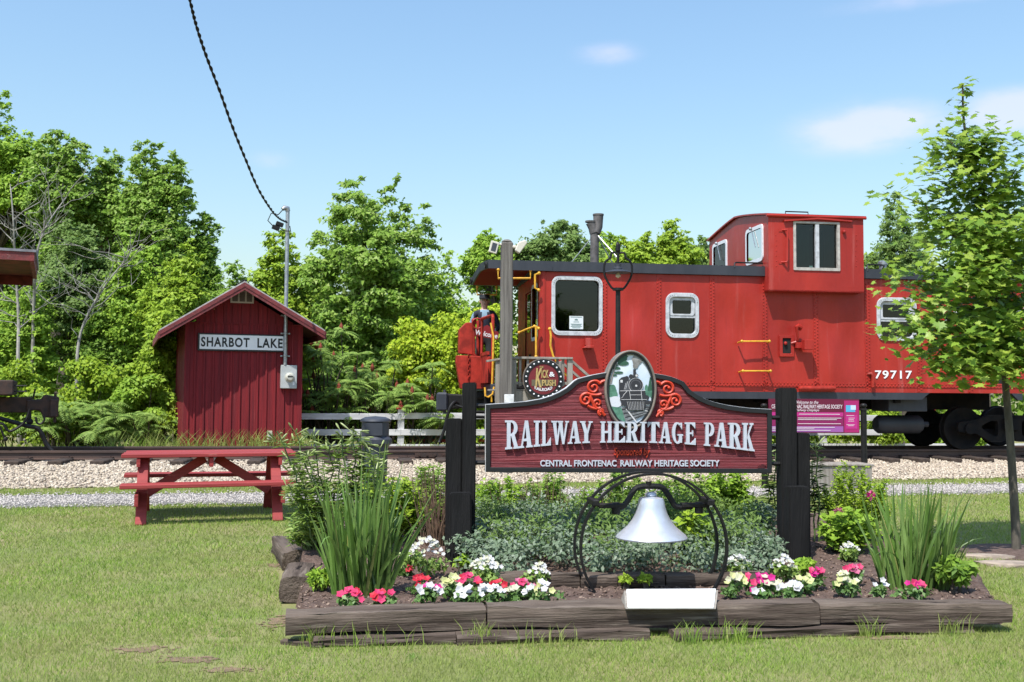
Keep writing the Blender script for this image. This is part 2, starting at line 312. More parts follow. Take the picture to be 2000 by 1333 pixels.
def stones(name, P, size, mt, parent, label):
    n = len(P); V = OCT[None] * (size * rng.uniform(.55, 1.25, (n, 1, 3))).astype(np.float32) + rng.normal(0, size * .22, (n, 6, 3)).astype(np.float32)
    a = rng.uniform(0, 6.28, n); c, s_ = np.cos(a), np.sin(a); x = V[..., 0] * c[:, None] - V[..., 1] * s_[:, None]; y = V[..., 0] * s_[:, None] + V[..., 1] * c[:, None]
    t = rng.uniform(-.9, .9, n); z = V[..., 2] * np.cos(t)[:, None] + x * np.sin(t)[:, None]; x = x * np.cos(t)[:, None] - V[..., 2] * np.sin(t)[:, None]
    V = np.stack([x, y, z * .8], -1) + P[:, None, :]
    F = (OF[None] + (np.arange(n) * 6)[:, None, None]).reshape(-1, 3)
    o = link(name, npmesh(name, V.reshape(-1, 3), F), mt, parent); o['kind'] = 'stuff'; return o
n = 36000; s_ = rng.uniform(-11, 12.5, n); u_ = rng.random(n)**1.0; toe = -3.08 + shf(s_) + .09 * np.sin(s_ * 1.7); nn = toe + (.8 - toe) * u_
zz = np.interp(u_, [0, .14, .42, .72, .86, 1], [.004, .035, .07, .115, .13, .13]) + rng.uniform(-.004, .018, n)
stones('stone_layer', np.stack([s_, nn, zz], 1), .030, m_stone, tr, '')
n = 17000; s_ = rng.uniform(-10, 10, n); nn = rng.normal(-4.76, .40, n).clip(-5.7, -3.85) + shf(s_)
stones('gravel_layer', np.stack([s_, nn, .012 + rng.uniform(0, .012, n)], 1), .016, m_pathstone, pr, '')
# ------------------------------------------------------------------ track
trk = CAB.root('railway_track'); tag(trk, 'rusty railway track on dark ties along the pale ballast', 'track')
RZ = .335
def rail_prof(n0, z1): return [(n0-.065, z1-.16), (n0+.065, z1-.16), (n0+.065, z1-.145), (n0+.01, z1-.13), (n0+.01, z1-.045), (n0+.036, z1-.038), (n0+.036, z1-.004), (n0+.03, z1), (n0-.03, z1), (n0-.036, z1-.004), (n0-.036, z1-.038), (n0-.01, z1-.045), (n0-.01, z1-.13), (n0-.065, z1-.145)]
m_rail = mat('rail steel', (.085, .05, .038), .6, var=.6, vscale=3, vcol=(.05, .03, .026), stretch=(.3, 1, 1), bump=.1, bscale=50)
for n0 in (.72, 2.16): mb = MB(); mb.prismx(rail_prof(n0, RZ), -16, 16); mb.build('rail', m_rail, trk)
tie_mb = MB(); tie_mb.box((-.12, -.12, 0), (.12, 2.9, .16)); t0 = tie_mb.build('tie', m_tie, trk, .014)
plate = MB().box((-.09, .56, .161), (.09, .88, .178)); plate.cyl((.05, .61, .175), (.05, .61, .2), .014, n=6); plate.cyl((-.05, .83, .175), (-.05, .83, .2), .014, n=6)
pl0 = plate.build('tie_plate', m_rust, t0)
random.seed(3)
for i in range(42):
    o, q = (t0, pl0) if i == 0 else (t0.copy(), pl0.copy())
    if i: COL.objects.link(o); COL.objects.link(q); o.parent = trk; q.parent = o
    o.location = (-13.8 + i * .66 + random.uniform(-.05, .05), random.uniform(-.05, .05), .045); o.rotation_euler = (0, 0, random.uniform(-.02, .02))
j = CAB.p(842, 884, .66); mb = MB().box((j.x-.3, .655, RZ-.125), (j.x+.3, .705, RZ-.05))
for q in (-.22, -.08, .08, .22): mb.cyl((j.x+q, .63, RZ-.085), (j.x+q, .66, RZ-.085), .02, n=6)
mb.build('joint_bar', m_rust, trk)
# ------------------------------------------------------------------ white fence behind the track
FN = 5.2
fz = lambda py: CAB.p(700, py, FN).z
fr = CAB.root('rail_fence'); tag(fr, 'white three rail fence behind the railway track', 'fence')
m_fence = mat('fence white', (.66, .66, .68), .6, var=.35, vscale=5, stretch=(.3, 1, 1), wear=[((.42, .41, .4), 10, .64, .8)])
m_cap = mat('red post cap', (.42, .035, .03), .6, var=.3)
fx = [CAB.p(q, 830, FN).x for q in (575, 783, 990, 1196, 1402, 1608, 1816, 2024)]
for i, x in enumerate(fx):
    p = MB().box((x-.075, FN-.04, 0), (x+.075, FN+.11, fz(799))).build('post', m_fence, fr, .006)
    mb = MB().box((x-.11, FN-.08, fz(799)), (x+.11, FN+.15, fz(794))); mb.add([(x-.11, FN-.08, fz(794)), (x+.11, FN-.08, fz(794)), (x+.11, FN+.15, fz(794)), (x-.11, FN+.15, fz(794)), (x, FN+.035, fz(791))], [(0,1,4),(1,2,4),(2,3,4),(3,0,4)])
    mb.build('cap', m_cap, p)
    if i: 
        for a, b in ((807, 819), (838, 850), (868, 881)):
            zz_ = random.uniform(-.01, .01); MB().box((fx[i-1]+.003, FN-.075, fz(b)+zz_), (x-.003, FN-.043, fz(a)+zz_)).build('rail', m_fence, fr, .004)
# green baggage cart behind the fence
ct = empty('baggage_cart', CAB.world((CAB.p(850, 870, 6.2).x, 6.2, 0)), CAB.yaw); tag(ct, 'green flat baggage cart with dark spoked wheels behind the white fence', 'cart')
m_cart = mat('cart green', (.018, .10, .055), .6, var=.4, vscale=6)
b_ = CAB.p(850, 857, 6.2).z
MB().box((-.62, -.3, b_-.0), (1.25, .5, b_+.09)).build('bed', m_cart, ct, .01); MB().box((-.6, -.25, b_-.07), (1.2, -.2, b_-.002)).build('side_rail', m_cap, ct)
MB().box((-.4, -.1, b_-.16), (-.3, .3, b_-.002)).build('bolster', m_under, ct)
for wx, ry in ((-.36, .0), (-.36, .36), (.95, .0), (.95, .36)):
    w_ = MB(); rr = .26; cz = rr + .02; w_.tube([(wx + rr * math.cos(2*math.pi*i/20), ry-.02, cz + rr * math.sin(2*math.pi*i/20)) for i in range(20)], .022, 6, closed=True)
    for i in range(8): a = math.pi * i / 4; w_.cyl((wx, ry-.02, cz), (wx + rr*math.cos(a), ry-.02, cz + rr*math.sin(a)), .013, n=5)
    w_.cyl((wx, ry-.08, cz), (wx, ry+.06, cz), .045, n=8); w_.build('wheel', mat('cart wheel iron', (.06, .018, .016), .6) if wx < 0 and ry == 0 else m_under, ct)
# ------------------------------------------------------------------ station shed
_c = at(472, 880, 21.8); SH = Frame(_c.x, _c.y, 20.7)
sh = SH.root('station_shed'); tag(sh, 'small barn red board shed with gabled roof beside the track', 'shed')
OV, LD = .62, 4.3
A = SH.p(478, 549, -OV); Lc = SH.p(312, 643, -OV); Rc = SH.p(635, 645, -OV)
zl = lambda x: A.z + (x - A.x) * ((A.z - Lc.z) / (A.x - Lc.x)) if x < A.x else A.z + (x - A.x) * ((Rc.z - A.z) / (Rc.x - A.x))
x0 = SH.p(361, 800).x; x1 = SH.p(586, 800).x; belt = SH.p(470, 633).z
wall = MB().box((x0+.03, .03, 0), (x1-.03, LD-.03, zl(x0)-.2)); wall.prism([(x0+.03, zl(x0)-.22), (x1-.03, zl(x1)-.22), (A.x, A.z-.2)], .03, LD-.03)
wl = wall.build('wall', m_shed, sh)
nb = 13; bw = (x1 - x0) / nb
for i in range(nb):                                               # each upright board of the front, above and below the belt
    a, b = x0 + i*bw + .004, x0 + (i+1)*bw - .004; d = random.uniform(0, .007)
    MB().box((a, -.004-d, .02), (b, .03, belt-.004)).build('board', m_shed, wl, .004)
    MB().box((b-.014, -.036, .02), (b+.022, -.012, belt-.006)).build('batten', m_shed, wl, .003) if i < nb-1 else None
    zt = lambda x: zl(x) - .17
    pl = [(a, belt), (b, belt), (b, zt(b))] + ([(A.x, zt(A.x))] if a < A.x < b else []) + [(a, zt(a))]
    if min(zt(a), zt(b)) > belt + .02: MB().prism(pl, -.012-d, .03).build('board', m_shed, wl)
MB().box((x0, -.032, belt-.012), (x1, -.016, belt+.012)).build('belt_trim', m_shed, sh)
for side, xx in ((-1, x0), (1, x1)):
    for i in range(20):
        y0_ = i * LD / 20 + .004; d = random.uniform(0, .006); MB().box((xx - .02 * (side < 0) - d * (side < 0), y0_, .02), (xx + .02 * (side > 0) + d * (side > 0), y0_ + LD/20 - .008, zl(xx)-.15)).build('board', m_shed, wl)
    MB().box((xx-.03 if side < 0 else xx-.07, -.034, .02), (xx+.07 if side < 0 else xx+.03, -.012, belt-.012)).build('corner_trim', m_shed, sh)
y0_, y1_ = -OV, LD + .35
for P_, nm in ((Lc, 'l'), (Rc, 'r')):
    sg = -1 if nm == 'l' else 1
    sl = MB(); sl.add([(A.x, y0_, A.z), (P_.x, y0_, P_.z), (P_.x, y1_, P_.z), (A.x, y1_, A.z), (A.x, y0_, A.z-.03), (P_.x, y0_, P_.z-.03), (P_.x, y1_, P_.z-.03), (A.x, y1_, A.z-.03)], [(0,1,2,3),(4,7,6,5),(0,4,5,1),(1,5,6,2),(2,6,7,3),(3,7,4,0)])
    rf = sl.build('roof', m_roofmetal, sh)
    sf = MB(); sf.add([(A.x, y0_+.03, A.z-.034), (P_.x, y0_+.03, P_.z-.034), (P_.x, y1_-.03, P_.z-.034), (A.x, y1_-.03, A.z-.034), (A.x, y0_+.03, A.z-.075), (P_.x, y0_+.03, P_.z-.075), (P_.x, y1_-.03, P_.z-.075), (A.x, y1_-.03, A.z-.075)], [(0,1,2,3),(4,7,6,5),(0,4,5,1),(1,5,6,2),(2,6,7,3),(3,7,4,0)])
    sf.build('soffit', m_soffit, rf)
    for h0, h1, dy in ((.031, .12, 0), (.121, .19, .012)):      # two-board rake fascia
        fb = MB(); fb.prism([(A.x, A.z-h0), (P_.x, P_.z-h0), (P_.x, P_.z-h1), (A.x, A.z-h1)], y0_-.03+dy, y0_+.012); fb.build('rake_fascia', m_fascia, rf)
    MB().add([(P_.x, y0_+.014, P_.z-.031), (P_.x, y1_, P_.z-.031), (P_.x+sg*.03, y1_, P_.z-.04), (P_.x+sg*.03, y0_+.014, P_.z-.04), (P_.x, y0_+.014, P_.z-.19), (P_.x, y1_, P_.z-.19), (P_.x+sg*.03, y1_, P_.z-.19), (P_.x+sg*.03, y0_+.014, P_.z-.19)], [(0,1,2,3),(4,7,6,5),(0,4,5,1),(1,5,6,2),(2,6,7,3),(3,7,4,0)]).build('eave_fascia', m_fascia, rf)
MB().beam((A.x, y0_, A.z+.012), (A.x, y1_, A.z+.012), .09, .035).build('ridge_cap', m_signblack, sh)
va, vb = SH.p(452, 590, -.03), SH.p(494, 571, -.03); mb = MB(); ww = (vb.x - va.x) / 3
vent = MB().box((va.x-.02, -.055, va.z-.02), (vb.x+.02, -.02, vb.z+.02)).build('gable_vent', mat('cream vent frame', (.52, .47, .42), .6), sh)
for i in range(3): MB().box((va.x+i*ww+.018, -.064, va.z+.012), (va.x+(i+1)*ww-.018, -.057, vb.z-.012)).build('pane', mat('dusty vent screen', (.14, .115, .1), .7, var=.4, vscale=30), vent)
# name board on the shed
a, b = SH.p(386, 685, -.05), SH.p(558, 655, -.05)
nb_ = empty('station_sign', SH.world((a.x/2+b.x/2, -.05, 0)), SH.yaw); tag(nb_, 'white station name board reading SHARBOT LAKE on the red shed', 'sign')
hw = (b.x - a.x) / 2; hz0, hz1 = a.z, b.z
MB().box((-hw, -.012, hz0), (hw, .018, hz1)).build('border', m_signblack, nb_, .003); MB().box((-hw+.035, -.02, hz0+.035), (hw-.035, -.013, hz1-.03)).build('board', m_board_white, nb_)
lw = lambda q: -hw + (q - 386) / 172 * 2 * hw
text('lettering', 'SHARBOT', lw(392), hz0+.085, lw(486), hz1-.08, -.0205, .003, m_signblack, nb_, .028, spacing=1.15); text('lettering', 'LAKE', lw(501.5), hz0+.085, lw(552), hz1-.08, -.0205, .003, m_signblack, nb_, .028, spacing=1.15)
# electric service: mast, meter box
a, b = SH.p(548, 759, -.12), SH.p(580, 714, -.12); top = SH.p(562, 412, -.12)
ms_ = empty('service_mast', SH.world(((a.x+b.x)/2, -.12, 0)), SH.yaw); tag(ms_, 'galvanised conduit mast with grey electric meter box on the red shed', 'utility mast')
cx = (a.x + b.x) / 2; mx_ = top.x - cx; hw = (b.x - a.x) / 2
MB().tube([(mx_, 0, b.z), (mx_, 0, top.z)], .042, 12).build('conduit', m_chrome, ms_, smooth=True)
MB().tube([(mx_, 0, top.z-.01), (mx_-.01, 0, top.z+.05), (mx_-.07, -.01, top.z+.06), (mx_-.11, -.02, top.z+.02)], [.055, .06, .055, .045], 10).build('weatherhead', m_chrome, ms_, smooth=True)
bx_ = MB().box((-hw, -.03, a.z), (hw, .10, b.z)).build('meter_box', m_meter, ms_, .008)
mz = SH.p(566, 737, -.15).z; MB().lathe([(.1, -.03), (.1, -.05), (.085, -.055), (.085, -.10), (.06, -.125), (0.0001, -.13)], (.01, 0, mz), 20, 'y').build('meter', mat('meter dial', (.55, .55, .48), .25, var=.2), bx_, smooth=True)
MB().box((-.045, -.137, mz+.005), (.065, -.132, mz+.028)).build('dial_slot', m_signblack, bx_)
MB().box((.08, -.034, a.z+.07), (.12, -.0305, a.z+.14)).build('label', m_letter, bx_)
for py in (617, 652, 696): z = SH.p(562, py, -.12).z; MB().box((mx_-.10, .02, z-.014), (mx_+.10, .09, z+.014)).tube([(mx_+.06*math.cos(q*.4), .0-.06*math.sin(q*.4), z) for q in range(9)], .01, 5).build('strap', m_chrome, ms_)
zb = SH.p(550, 444, -.12).z
for k, (dx, dz) in enumerate(((-.16, .05), (-.24, -.03))): MB().box((mx_+dx-.09, -.06, zb+dz-.04), (mx_+dx+.07, .03, zb+dz+.05), Matrix.Rotation(R(18), 3, 'Y')).build('insulator_block', m_iron, ms_, .01)
MB().tube([(mx_+.05, 0, zb+.03), (mx_+.06, -.05, zb-.08), (mx_-.05, -.07, zb-.09), (mx_-.2, -.05, zb-.02)], .011, 5).tube([(mx_-.1, 0, top.z+.02), (mx_-.2, 0, top.z-.1), (mx_-.35, 0, top.z-.08), (mx_-.42, -.02, zb+.12), (mx_-.3, -.02, zb)], .011, 5).build('lead_wire', m_iron, ms_)
# little outlet box low on the wall
a, b = SH.p(522, 859, -.07), SH.p(532, 842, -.07); oc = empty('outlet_box', SH.world((a.x, -.07, 0)), SH.yaw); tag(oc, 'tiny cream outlet box low on the red shed front', 'outlet')
MB().box((0, 0, a.z), (b.x-a.x, .055, b.z)).build('housing', mat('outlet cream', (.5, .48, .38), .5), oc, .006); MB().box((.03, -.008, a.z+.03), (b.x-a.x-.03, -.001, b.z-.04)).build('cover', m_meter, oc)
# overhead cable
cp = [(250, -700, 9.8), (318, -300, 11.8), (351, -90, 13.2), (371, 0, 14), (385, 55, 14.4), (405, 115, 14.9), (430, 180, 15.6), (455, 250, 16.5), (480, 312, 17.5), (505, 370, 18.8), (530, 410, 20), (546, 427, 20.9), (560, 434, 21.6)]
pts = [at(*q) for q in cp]
def resample(P, n):
    out_ = []
    for i in range(len(P) - 1):
        p0, p1, p2, p3 = P[max(i-1, 0)], P[i], P[i+1], P[min(i+2, len(P)-1)]
        for k_ in range(n):
            t = k_ / n; out_.append(.5 * ((2*p1) + (p2-p0)*t + (2*p0-5*p1+4*p2-p3)*t*t + (3*p1-p0-3*p2+p3)*t**3))
    return out_ + [P[-1]]
pp = resample(pts, 24); cb = MB(); cb.tube(pp, .010, 6)
for ph in (0, math.pi):
    h = []
    for i, q in enumerate(pp):
        d = (pp[min(i+1, len(pp)-1)] - pp[max(i-1, 0)]).normalized(); a = d.cross(Vector((0, 0, 1))).normalized(); b = a.cross(d); t = i * .62 + ph
        h.append(q + (a * math.cos(t) + b * math.sin(t)) * .015)
    cb.tube(h, .0115, 6)
tag(cb.build('overhead_cable', m_iron, smooth=True), 'black twisted overhead cable sweeping down to the shed mast', 'cable')
# ================================================================== CABOOSE
cb_ = CAB.root('caboose'); tag(cb_, 'red railway caboose numbered 79717 with cupola and dark roof', 'caboose')
P = CAB.p
WD = 2.88                                                        # body width
zr = lambda s, py, px=1250: P(px, py).z
xL = P(1056, 640).x; xR = xL + 9.6                               # body ends
z_bot = P(1400, 765).z; z_eave = P(1286, 536).z; z_top = P(1060, 509).z
# body shell: near side, far side, both ends, floor (hollow, so that windows look into a dark car)
big = (P(1084, 647), P(1170, 549)); sm = (P(1307, 652), P(1358, 581)); rt = (P(1719, 658), P(1783, 590))
def wall_with_holes(mb_, X0, X1, Z0, Z1, holes, y0, y1):
    xs_ = sorted({X0, X1, *[h[0] for h in holes], *[h[1] for h in holes]}); zs_ = sorted({Z0, Z1, *[h[2] for h in holes], *[h[3] for h in holes]})
    for i in range(len(xs_) - 1):
        for j_ in range(len(zs_) - 1):
            cx_, cz_ = (xs_[i]+xs_[i+1])/2, (zs_[j_]+zs_[j_+1])/2
            if not any(h[0] < cx_ < h[1] and h[2] < cz_ < h[3] for h in holes):
                a_, b_2 = (xs_[i], zs_[j_]), (xs_[i+1], zs_[j_+1])
                mb_.add([(a_[0], y0, a_[1]), (b_2[0], y0, a_[1]), (b_2[0], y0, b_2[1]), (a_[0], y0, b_2[1]), (a_[0], y1, a_[1]), (b_2[0], y1, a_[1]), (b_2[0], y1, b_2[1]), (a_[0], y1, b_2[1])], [(0,1,2,3),(4,7,6,5)])
holes = [(a.x-.012, b.x+.012, a.z-.012, b.z+.012) for a, b in (big, sm, rt)]
# sheet joints of the near side: each steel panel is a piece of its own, slightly dished
seams = [xL, P(1181, 640).x, P(1287, 640).x, P(1391, 640).x, P(1494, 640).x, P(1594, 700).x, P(1695, 700).x, P(1796, 700).x, P(1895, 700).x, P(1997, 700).x, P(2100, 700).x, xR]
random.seed(8)
shell = MB(); shell.box((xL+.02, WD-.03, z_bot), (xR, WD, z_eave)); shell.box((xL+.03, .05, z_bot), (xR-.03, WD-.05, z_bot+.06)); shell.box((xR-.03, .02, z_bot), (xR, WD-.03, z_eave))
body = shell.build('body', m_cabred, cb_)
for i in range(len(seams) - 1):
    a, b = seams[i], seams[i+1]; hs = [h for h in holes if a < (h[0]+h[1])/2 < b]; mb = MB()
    if hs:
        wall_with_holes(mb, a, b, z_bot, z_eave, hs, 0, .03)
        for h in hs: mb.box((h[0]-.001, .0305, h[2]), (h[0], .05, h[3]))
    else:                                                        # dented sheet: a grid with a shallow dish and creases
        nx, nz_ = 14, 26; V = []; q1, q2, q3 = random.uniform(0, 6), random.uniform(0, 6), random.uniform(.6, 1.4)
        for jz in range(nz_ + 1):
            for ix in range(nx + 1):
                u, v = ix / nx, jz / nz_; e = math.sin(math.pi * u) * math.sin(math.pi * v)
                d = 1.7 * e * (.010 * q3 + .013 * math.sin(3.1 * u + q1 + 5 * v) + .009 * math.sin(9 * v + q2 + 3 * u) + .006 * math.sin(11 * u - 7 * v + q1))
                V.append((a + u * (b-a), d, z_bot + v * (z_eave - z_bot)))
        mb.add(V, [(jz*(nx+1)+ix, jz*(nx+1)+ix+1, (jz+1)*(nx+1)+ix+1, (jz+1)*(nx+1)+ix) for jz in range(nz_) for ix in range(nx)])
    mb.build('side_panel', m_cabred, body, smooth=True)
rv = MB()
def rivet(x, y, z, r=.0135): r *= 1.35; rv.add([(x-r, y, z-r), (x+r, y, z-r), (x+r, y, z+r), (x-r, y, z+r), (x, y-.016, z)], [(0,1,4),(1,2,4),(2,3,4),(3,0,4)])
for i, x in enumerate(seams[1:-1]):
    z0, z1 = z_bot + .03, (z_eave - .03)
    k_ = int((z1 - z0) / .062)
    for j_ in range(k_):
        for dx in (-.028, .028): rivet(x + dx, -.010, z0 + j_ * .062 + (.031 if dx > 0 else 0), .010)
    MB().box((x-.05, -.009, z_bot+.002), (x+.05, .012, z_eave-.002)).build('seam_strip', m_cabred, body)
zrow = P(1400, 750).z
for i in range(int((xR - xL) / .07)): rivet(xL + .06 + i * .07, -.010, zrow + .02, .010); rivet(xL + .095 + i * .07, -.010, zrow - .02, .010)
for i in range(int((xR - xL) / .075)): rivet(xL + .06 + i * .075, -.016, z_eave + .025, .013)
o = rv.build('rivets', m_cabred, body); o['kind'] = 'stuff'
MB().box((xL, -.009, zrow-.045), (xR, .014, zrow+.045)).build('seam_strip', m_cabred, body)
# corner posts and end wall with door and window
MB().tube([(xL+.05, .055, z_bot), (xL+.05, .055, z_eave)], .075, 14).build('corner_post', m_cabred, body, smooth=True)
ew = MB(); dz0, dz1 = z_bot + .05, z_eave - .25
def xwall(mb_, x0_, x1_, Y0, Y1, Z0, Z1, hs):
    ys_ = sorted({Y0, Y1, *[h[0] for h in hs], *[h[1] for h in hs]}); zs_ = sorted({Z0, Z1, *[h[2] for h in hs], *[h[3] for h in hs]})
    for i in range(len(ys_) - 1):
        for j_ in range(len(zs_) - 1):
            cy, cz = (ys_[i]+ys_[i+1])/2, (zs_[j_]+zs_[j_+1])/2
            if not any(h[0] < cy < h[1] and h[2] < cz < h[3] for h in hs): mb_.add([(x0_, ys_[i], zs_[j_]), (x0_, ys_[i+1], zs_[j_]), (x0_, ys_[i+1], zs_[j_+1]), (x0_, ys_[i], zs_[j_+1])], [(0,1,2,3)])
ewin = (.35, .95, P(1040, 655).z, P(1040, 555).z); edoor = (1.15, 1.85, dz0, dz1)
xwall(ew, xL, 0, .0, WD, z_bot, z_eave, [ewin, edoor]); ew.build('end_wall', m_cabred2, body)
f = MB(); f.add([(xL-.015, y, z) for y, z in rrect(ewin[0]-.07, ewin[2]-.07, ewin[1]+.07, ewin[3]+.07, .12)] + [(xL-.015, y, z) for y, z in rrect(ewin[0], ewin[2], ewin[1], ewin[3], .07)], [(i, (i+1) % 24, (i+1) % 24 + 24, i+24) for i in range(24)])
w = f.build('end_window', m_winframe, cb_); MB().add([(xL+.03, ewin[0], ewin[2]), (xL+.03, ewin[1], ewin[2]), (xL+.03, ewin[1], ewin[3]), (xL+.03, ewin[0], ewin[3])], [(0,1,2,3)]).build('pane', m_glass, w)
d = MB().box((xL+.02, edoor[0], edoor[2]), (xL+.05, edoor[1], edoor[3])).build('end_door', m_cabred2, cb_)
MB().box((xL+.012, 1.3, P(1020, 640).z), (xL+.019, 1.7, P(1020, 560).z)).build('pane', m_glass, d); MB().cyl((xL-.02, 1.22, P(1030, 690).z), (xL+.02, 1.22, P(1030, 690).z), .03).build('handle', m_iron, d)
def window(a, b, r, sash, fill, lab):
    fo = rrect(a.x-.07, a.z-.08, b.x+.065, b.z+.075, r + .06); fi = rrect(a.x, a.z, b.x, b.z, r)
    w = MB().ring(fo, fi, -.028, .04).build('window', m_winframe, cb_, .006)
    MB().box((a.x-.01, .055, a.z-.01), (b.x+.01, .06, b.z+.01)).build('pane', m_glass, w)
    if sash:
        zm = (a.z + b.z) / 2 - .02
        MB().box((a.x, .03, zm-.025), (b.x, .05, zm+.025)).build('sash_bar', m_winframe, w); MB().ring(rrect(a.x+.005, zm+.02, b.x-.005, b.z-.005, .05), rrect(a.x+.07, zm+.05, b.x-.07, b.z-.06, .03), .02, .052).build('sash', m_winframe, w)
        MB().box((a.x, .08, a.z), (b.x, .09, zm)).build('blind', fill, w)
    fr_ = MB()
    for i in range(len(fo)): q = ((fo[i][0]*.45+fi[i][0]*.55), (fo[i][1]*.45+fi[i][1]*.55)); fr_.sph((q[0], -.03, q[1]), .009, 5, 3)
    fr_.build('frame_screws', m_chrome, w); return w
wbig = window(big[0], big[1], .09, False, None, ''); window(sm[0], sm[1], .1, True, m_blind, ''); window(rt[0], rt[1], .1, True, m_blind, '')
nz0, nz1 = P(1112, 643, .05), P(1139, 618, .05)
notice = MB().box((nz0.x, .048, nz0.z), (nz1.x, .051, nz1.z)).build('notice', mat('paper notice', (.62, .66, .68), .7), wbig)
pm = MB(); nh = nz1.z - nz0.z; nw = nz1.x - nz0.x
for k_, (u0, u1, v) in enumerate(((.08, .92, .92), (.3, .7, .55), (.1, .9, .38), (.16, .84, .3), (.1, .9, .2), (.2, .8, .1))): pm.box((nz0.x+u0*nw, .0462, nz0.z+v*nh-.006), (nz0.x+u1*nw, .0475, nz0.z+v*nh+.006))
pm.add([(nz0.x+nw*(.5+.13*math.cos(R(18*i))), .0465, nz0.z+nh*(.66+.13*math.sin(R(18*i)))) for i in range(11)], [tuple(range(11))]); pm.build('notice_print', mat('print grey green', (.12, .2, .2), .8), wbig)
# inside of the car: floor liner and back wall so that the panes look dark
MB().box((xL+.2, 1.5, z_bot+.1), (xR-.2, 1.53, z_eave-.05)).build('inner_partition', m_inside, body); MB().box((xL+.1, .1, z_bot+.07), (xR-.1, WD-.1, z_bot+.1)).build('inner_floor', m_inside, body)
# roof: arched, dark, running out over the platform
xE = P(953, 520).x; RO = .07
RISE = max(.1, P(922, 514, 1.44).z - z_top)
def ARC(t): return 1 - abs(2*t - 1)**1.25
def roofprof(lift=0.0): return [(-RO, z_eave+.005), (-RO, z_top-.03+lift)] + [(-RO + (WD + 2*RO) * t, z_top - .02 + RISE * ARC(t) + lift) for t in [i / 12 for i in range(13)]] + [(WD+RO, z_eave+.005)]
rp = roofprof(); k = len(rp)
rf = MB(); rf.prismx(rp[::-1], xL-.02, xR+.02); roof = rf.build('roof', m_dark, cb_)
pe = [(-RO, z_eave+.03), (-RO, z_top-.03)] + rp[2:-1] + [(WD+RO, z_eave+.03)]
up = [(-RO + (WD+2*RO) * t, z_eave + .035 + RISE * ARC(t)) for t in [i / 12 for i in range(12, -1, -1)]]
pr_ = MB(); pr_.prismx((pe + up[1:-1])[::-1], xE, xL-.021); pr_.build('platform_roof', m_dark, roof)
MB().add([(x, q[0], q[1]-.004) for x in (xE+.03, xL-.03) for q in up], [(i, i+1, i+1+len(up), i+len(up)) for i in range(len(up)-1)]).build('platform_ceiling', mat('dark red ceiling', (.20, .016, .014), .8, spec=.1), roof)
MB().beam((xE+.45, -RO-.004, z_eave+.055), (xL+.2, -RO-.004, z_eave+.055), .02, .10).build('fascia_plate', m_dark, roof)
for q, zz_ in ((P(944, 525).z, 0), (P(944, 530).z, 1)): pass
for ty in (.06, 2.75): MB().lathe([(.075, -.02), (.075, -.05), (.05, -.055), (.045, -.03)], (0, 0, 0), 14, 'x').build('marker_socket', m_iron, roof).location = (xE, ty, z_top-.10)
# smoke jack and vents on the roof
cxp = P(1163, 500, 1.0)
sj = MB(); zc0 = z_top+.1; zc1 = P(1163, 455, 1.0).z; sj.cyl((cxp.x-.02, 1.0, zc0), (cxp.x-.02, 1.0, zc1+.06), .085, n=16)
sj.tube([(cxp.x-.02, 1.0, zc1), (cxp.x-.06, 1.0, zc1+.1), (cxp.x-.10, 1.0, zc1+.2)], [.1, .085, .095], 14).tube([(cxp.x, 1.0, zc1), (cxp.x+.05, 1.0, zc1+.12), (cxp.x+.055, 1.0, zc1+.34)], [.1, .09, .1], 14)
sj.cyl((cxp.x-.10, 1.0, zc1+.2), (cxp.x-.10, 1.0, zc1+.23), .105, n=14).cyl((cxp.x+.055, 1.0, zc1+.34), (cxp.x+.055, 1.0, zc1+.37), .108, n=14)
sj.build('smoke_jack', mat('sooty grey stack', (.12, .11, .11), .7, var=.5, vscale=7), roof, smooth=True)
for dx, dy in ((-.45, .2), (.4, .2), (.35, -.5)): MB().cyl((cxp.x, 1.0, zc1), (cxp.x+dx, 1.0+dy, z_top+.12), .012, n=5).build('stack_brace', m_chrome, roof)
vx = P(1724, 515, 1.3); MB().lathe([(.075, 0), (.075, .12), (.1, .13), (.1, .19), (.05, .22), (.0001, .225)], (vx.x, 1.3, z_top+.12), 16).build('roof_vent', m_chrome, roof, smooth=True)
# cupola
PR = -.24; c0 = P(1501, 500, PR).x; c1 = P(1687, 500, PR).x; cz0 = P(1600, 570, PR).z; cz1 = P(1501, 421, PR).z
hw_ = [(P(1554, 523, PR), P(1593, 437, PR)), (P(1598, 523, PR), P(1635, 437, PR))]
CW = WD - 2 * PR; CR = max(.1, P(1442, 427, 1.44).z - cz1)
cp_ = [(PR, cz0), (PR, cz1)] + [(PR + CW * t, cz1 + CR * ARC(t)) for t in [i / 12 for i in range(13)]] + [(PR+CW, cz0)]
cupola = empty('cupola'); cupola.parent = cb_
cs = MB(); hz = (hw_[0][0].z, hw_[0][1].z); wall_with_holes(cs, c0, c1, cz0, cz1, [(hw_[0][0].x, hw_[1][1].x, hz[0], hz[1])], PR, PR+.03)
cs.box((c0, PR, cz0-.001), (c1, .0, cz0+.02)).build('cupola_side', m_cabred, cupola)
cs = MB(); cs.box((c0+.02, WD-PR-.03, cz0), (c1-.02, WD-PR, cz1)); cs.build('cupola_far_side', m_cabred, cupola)
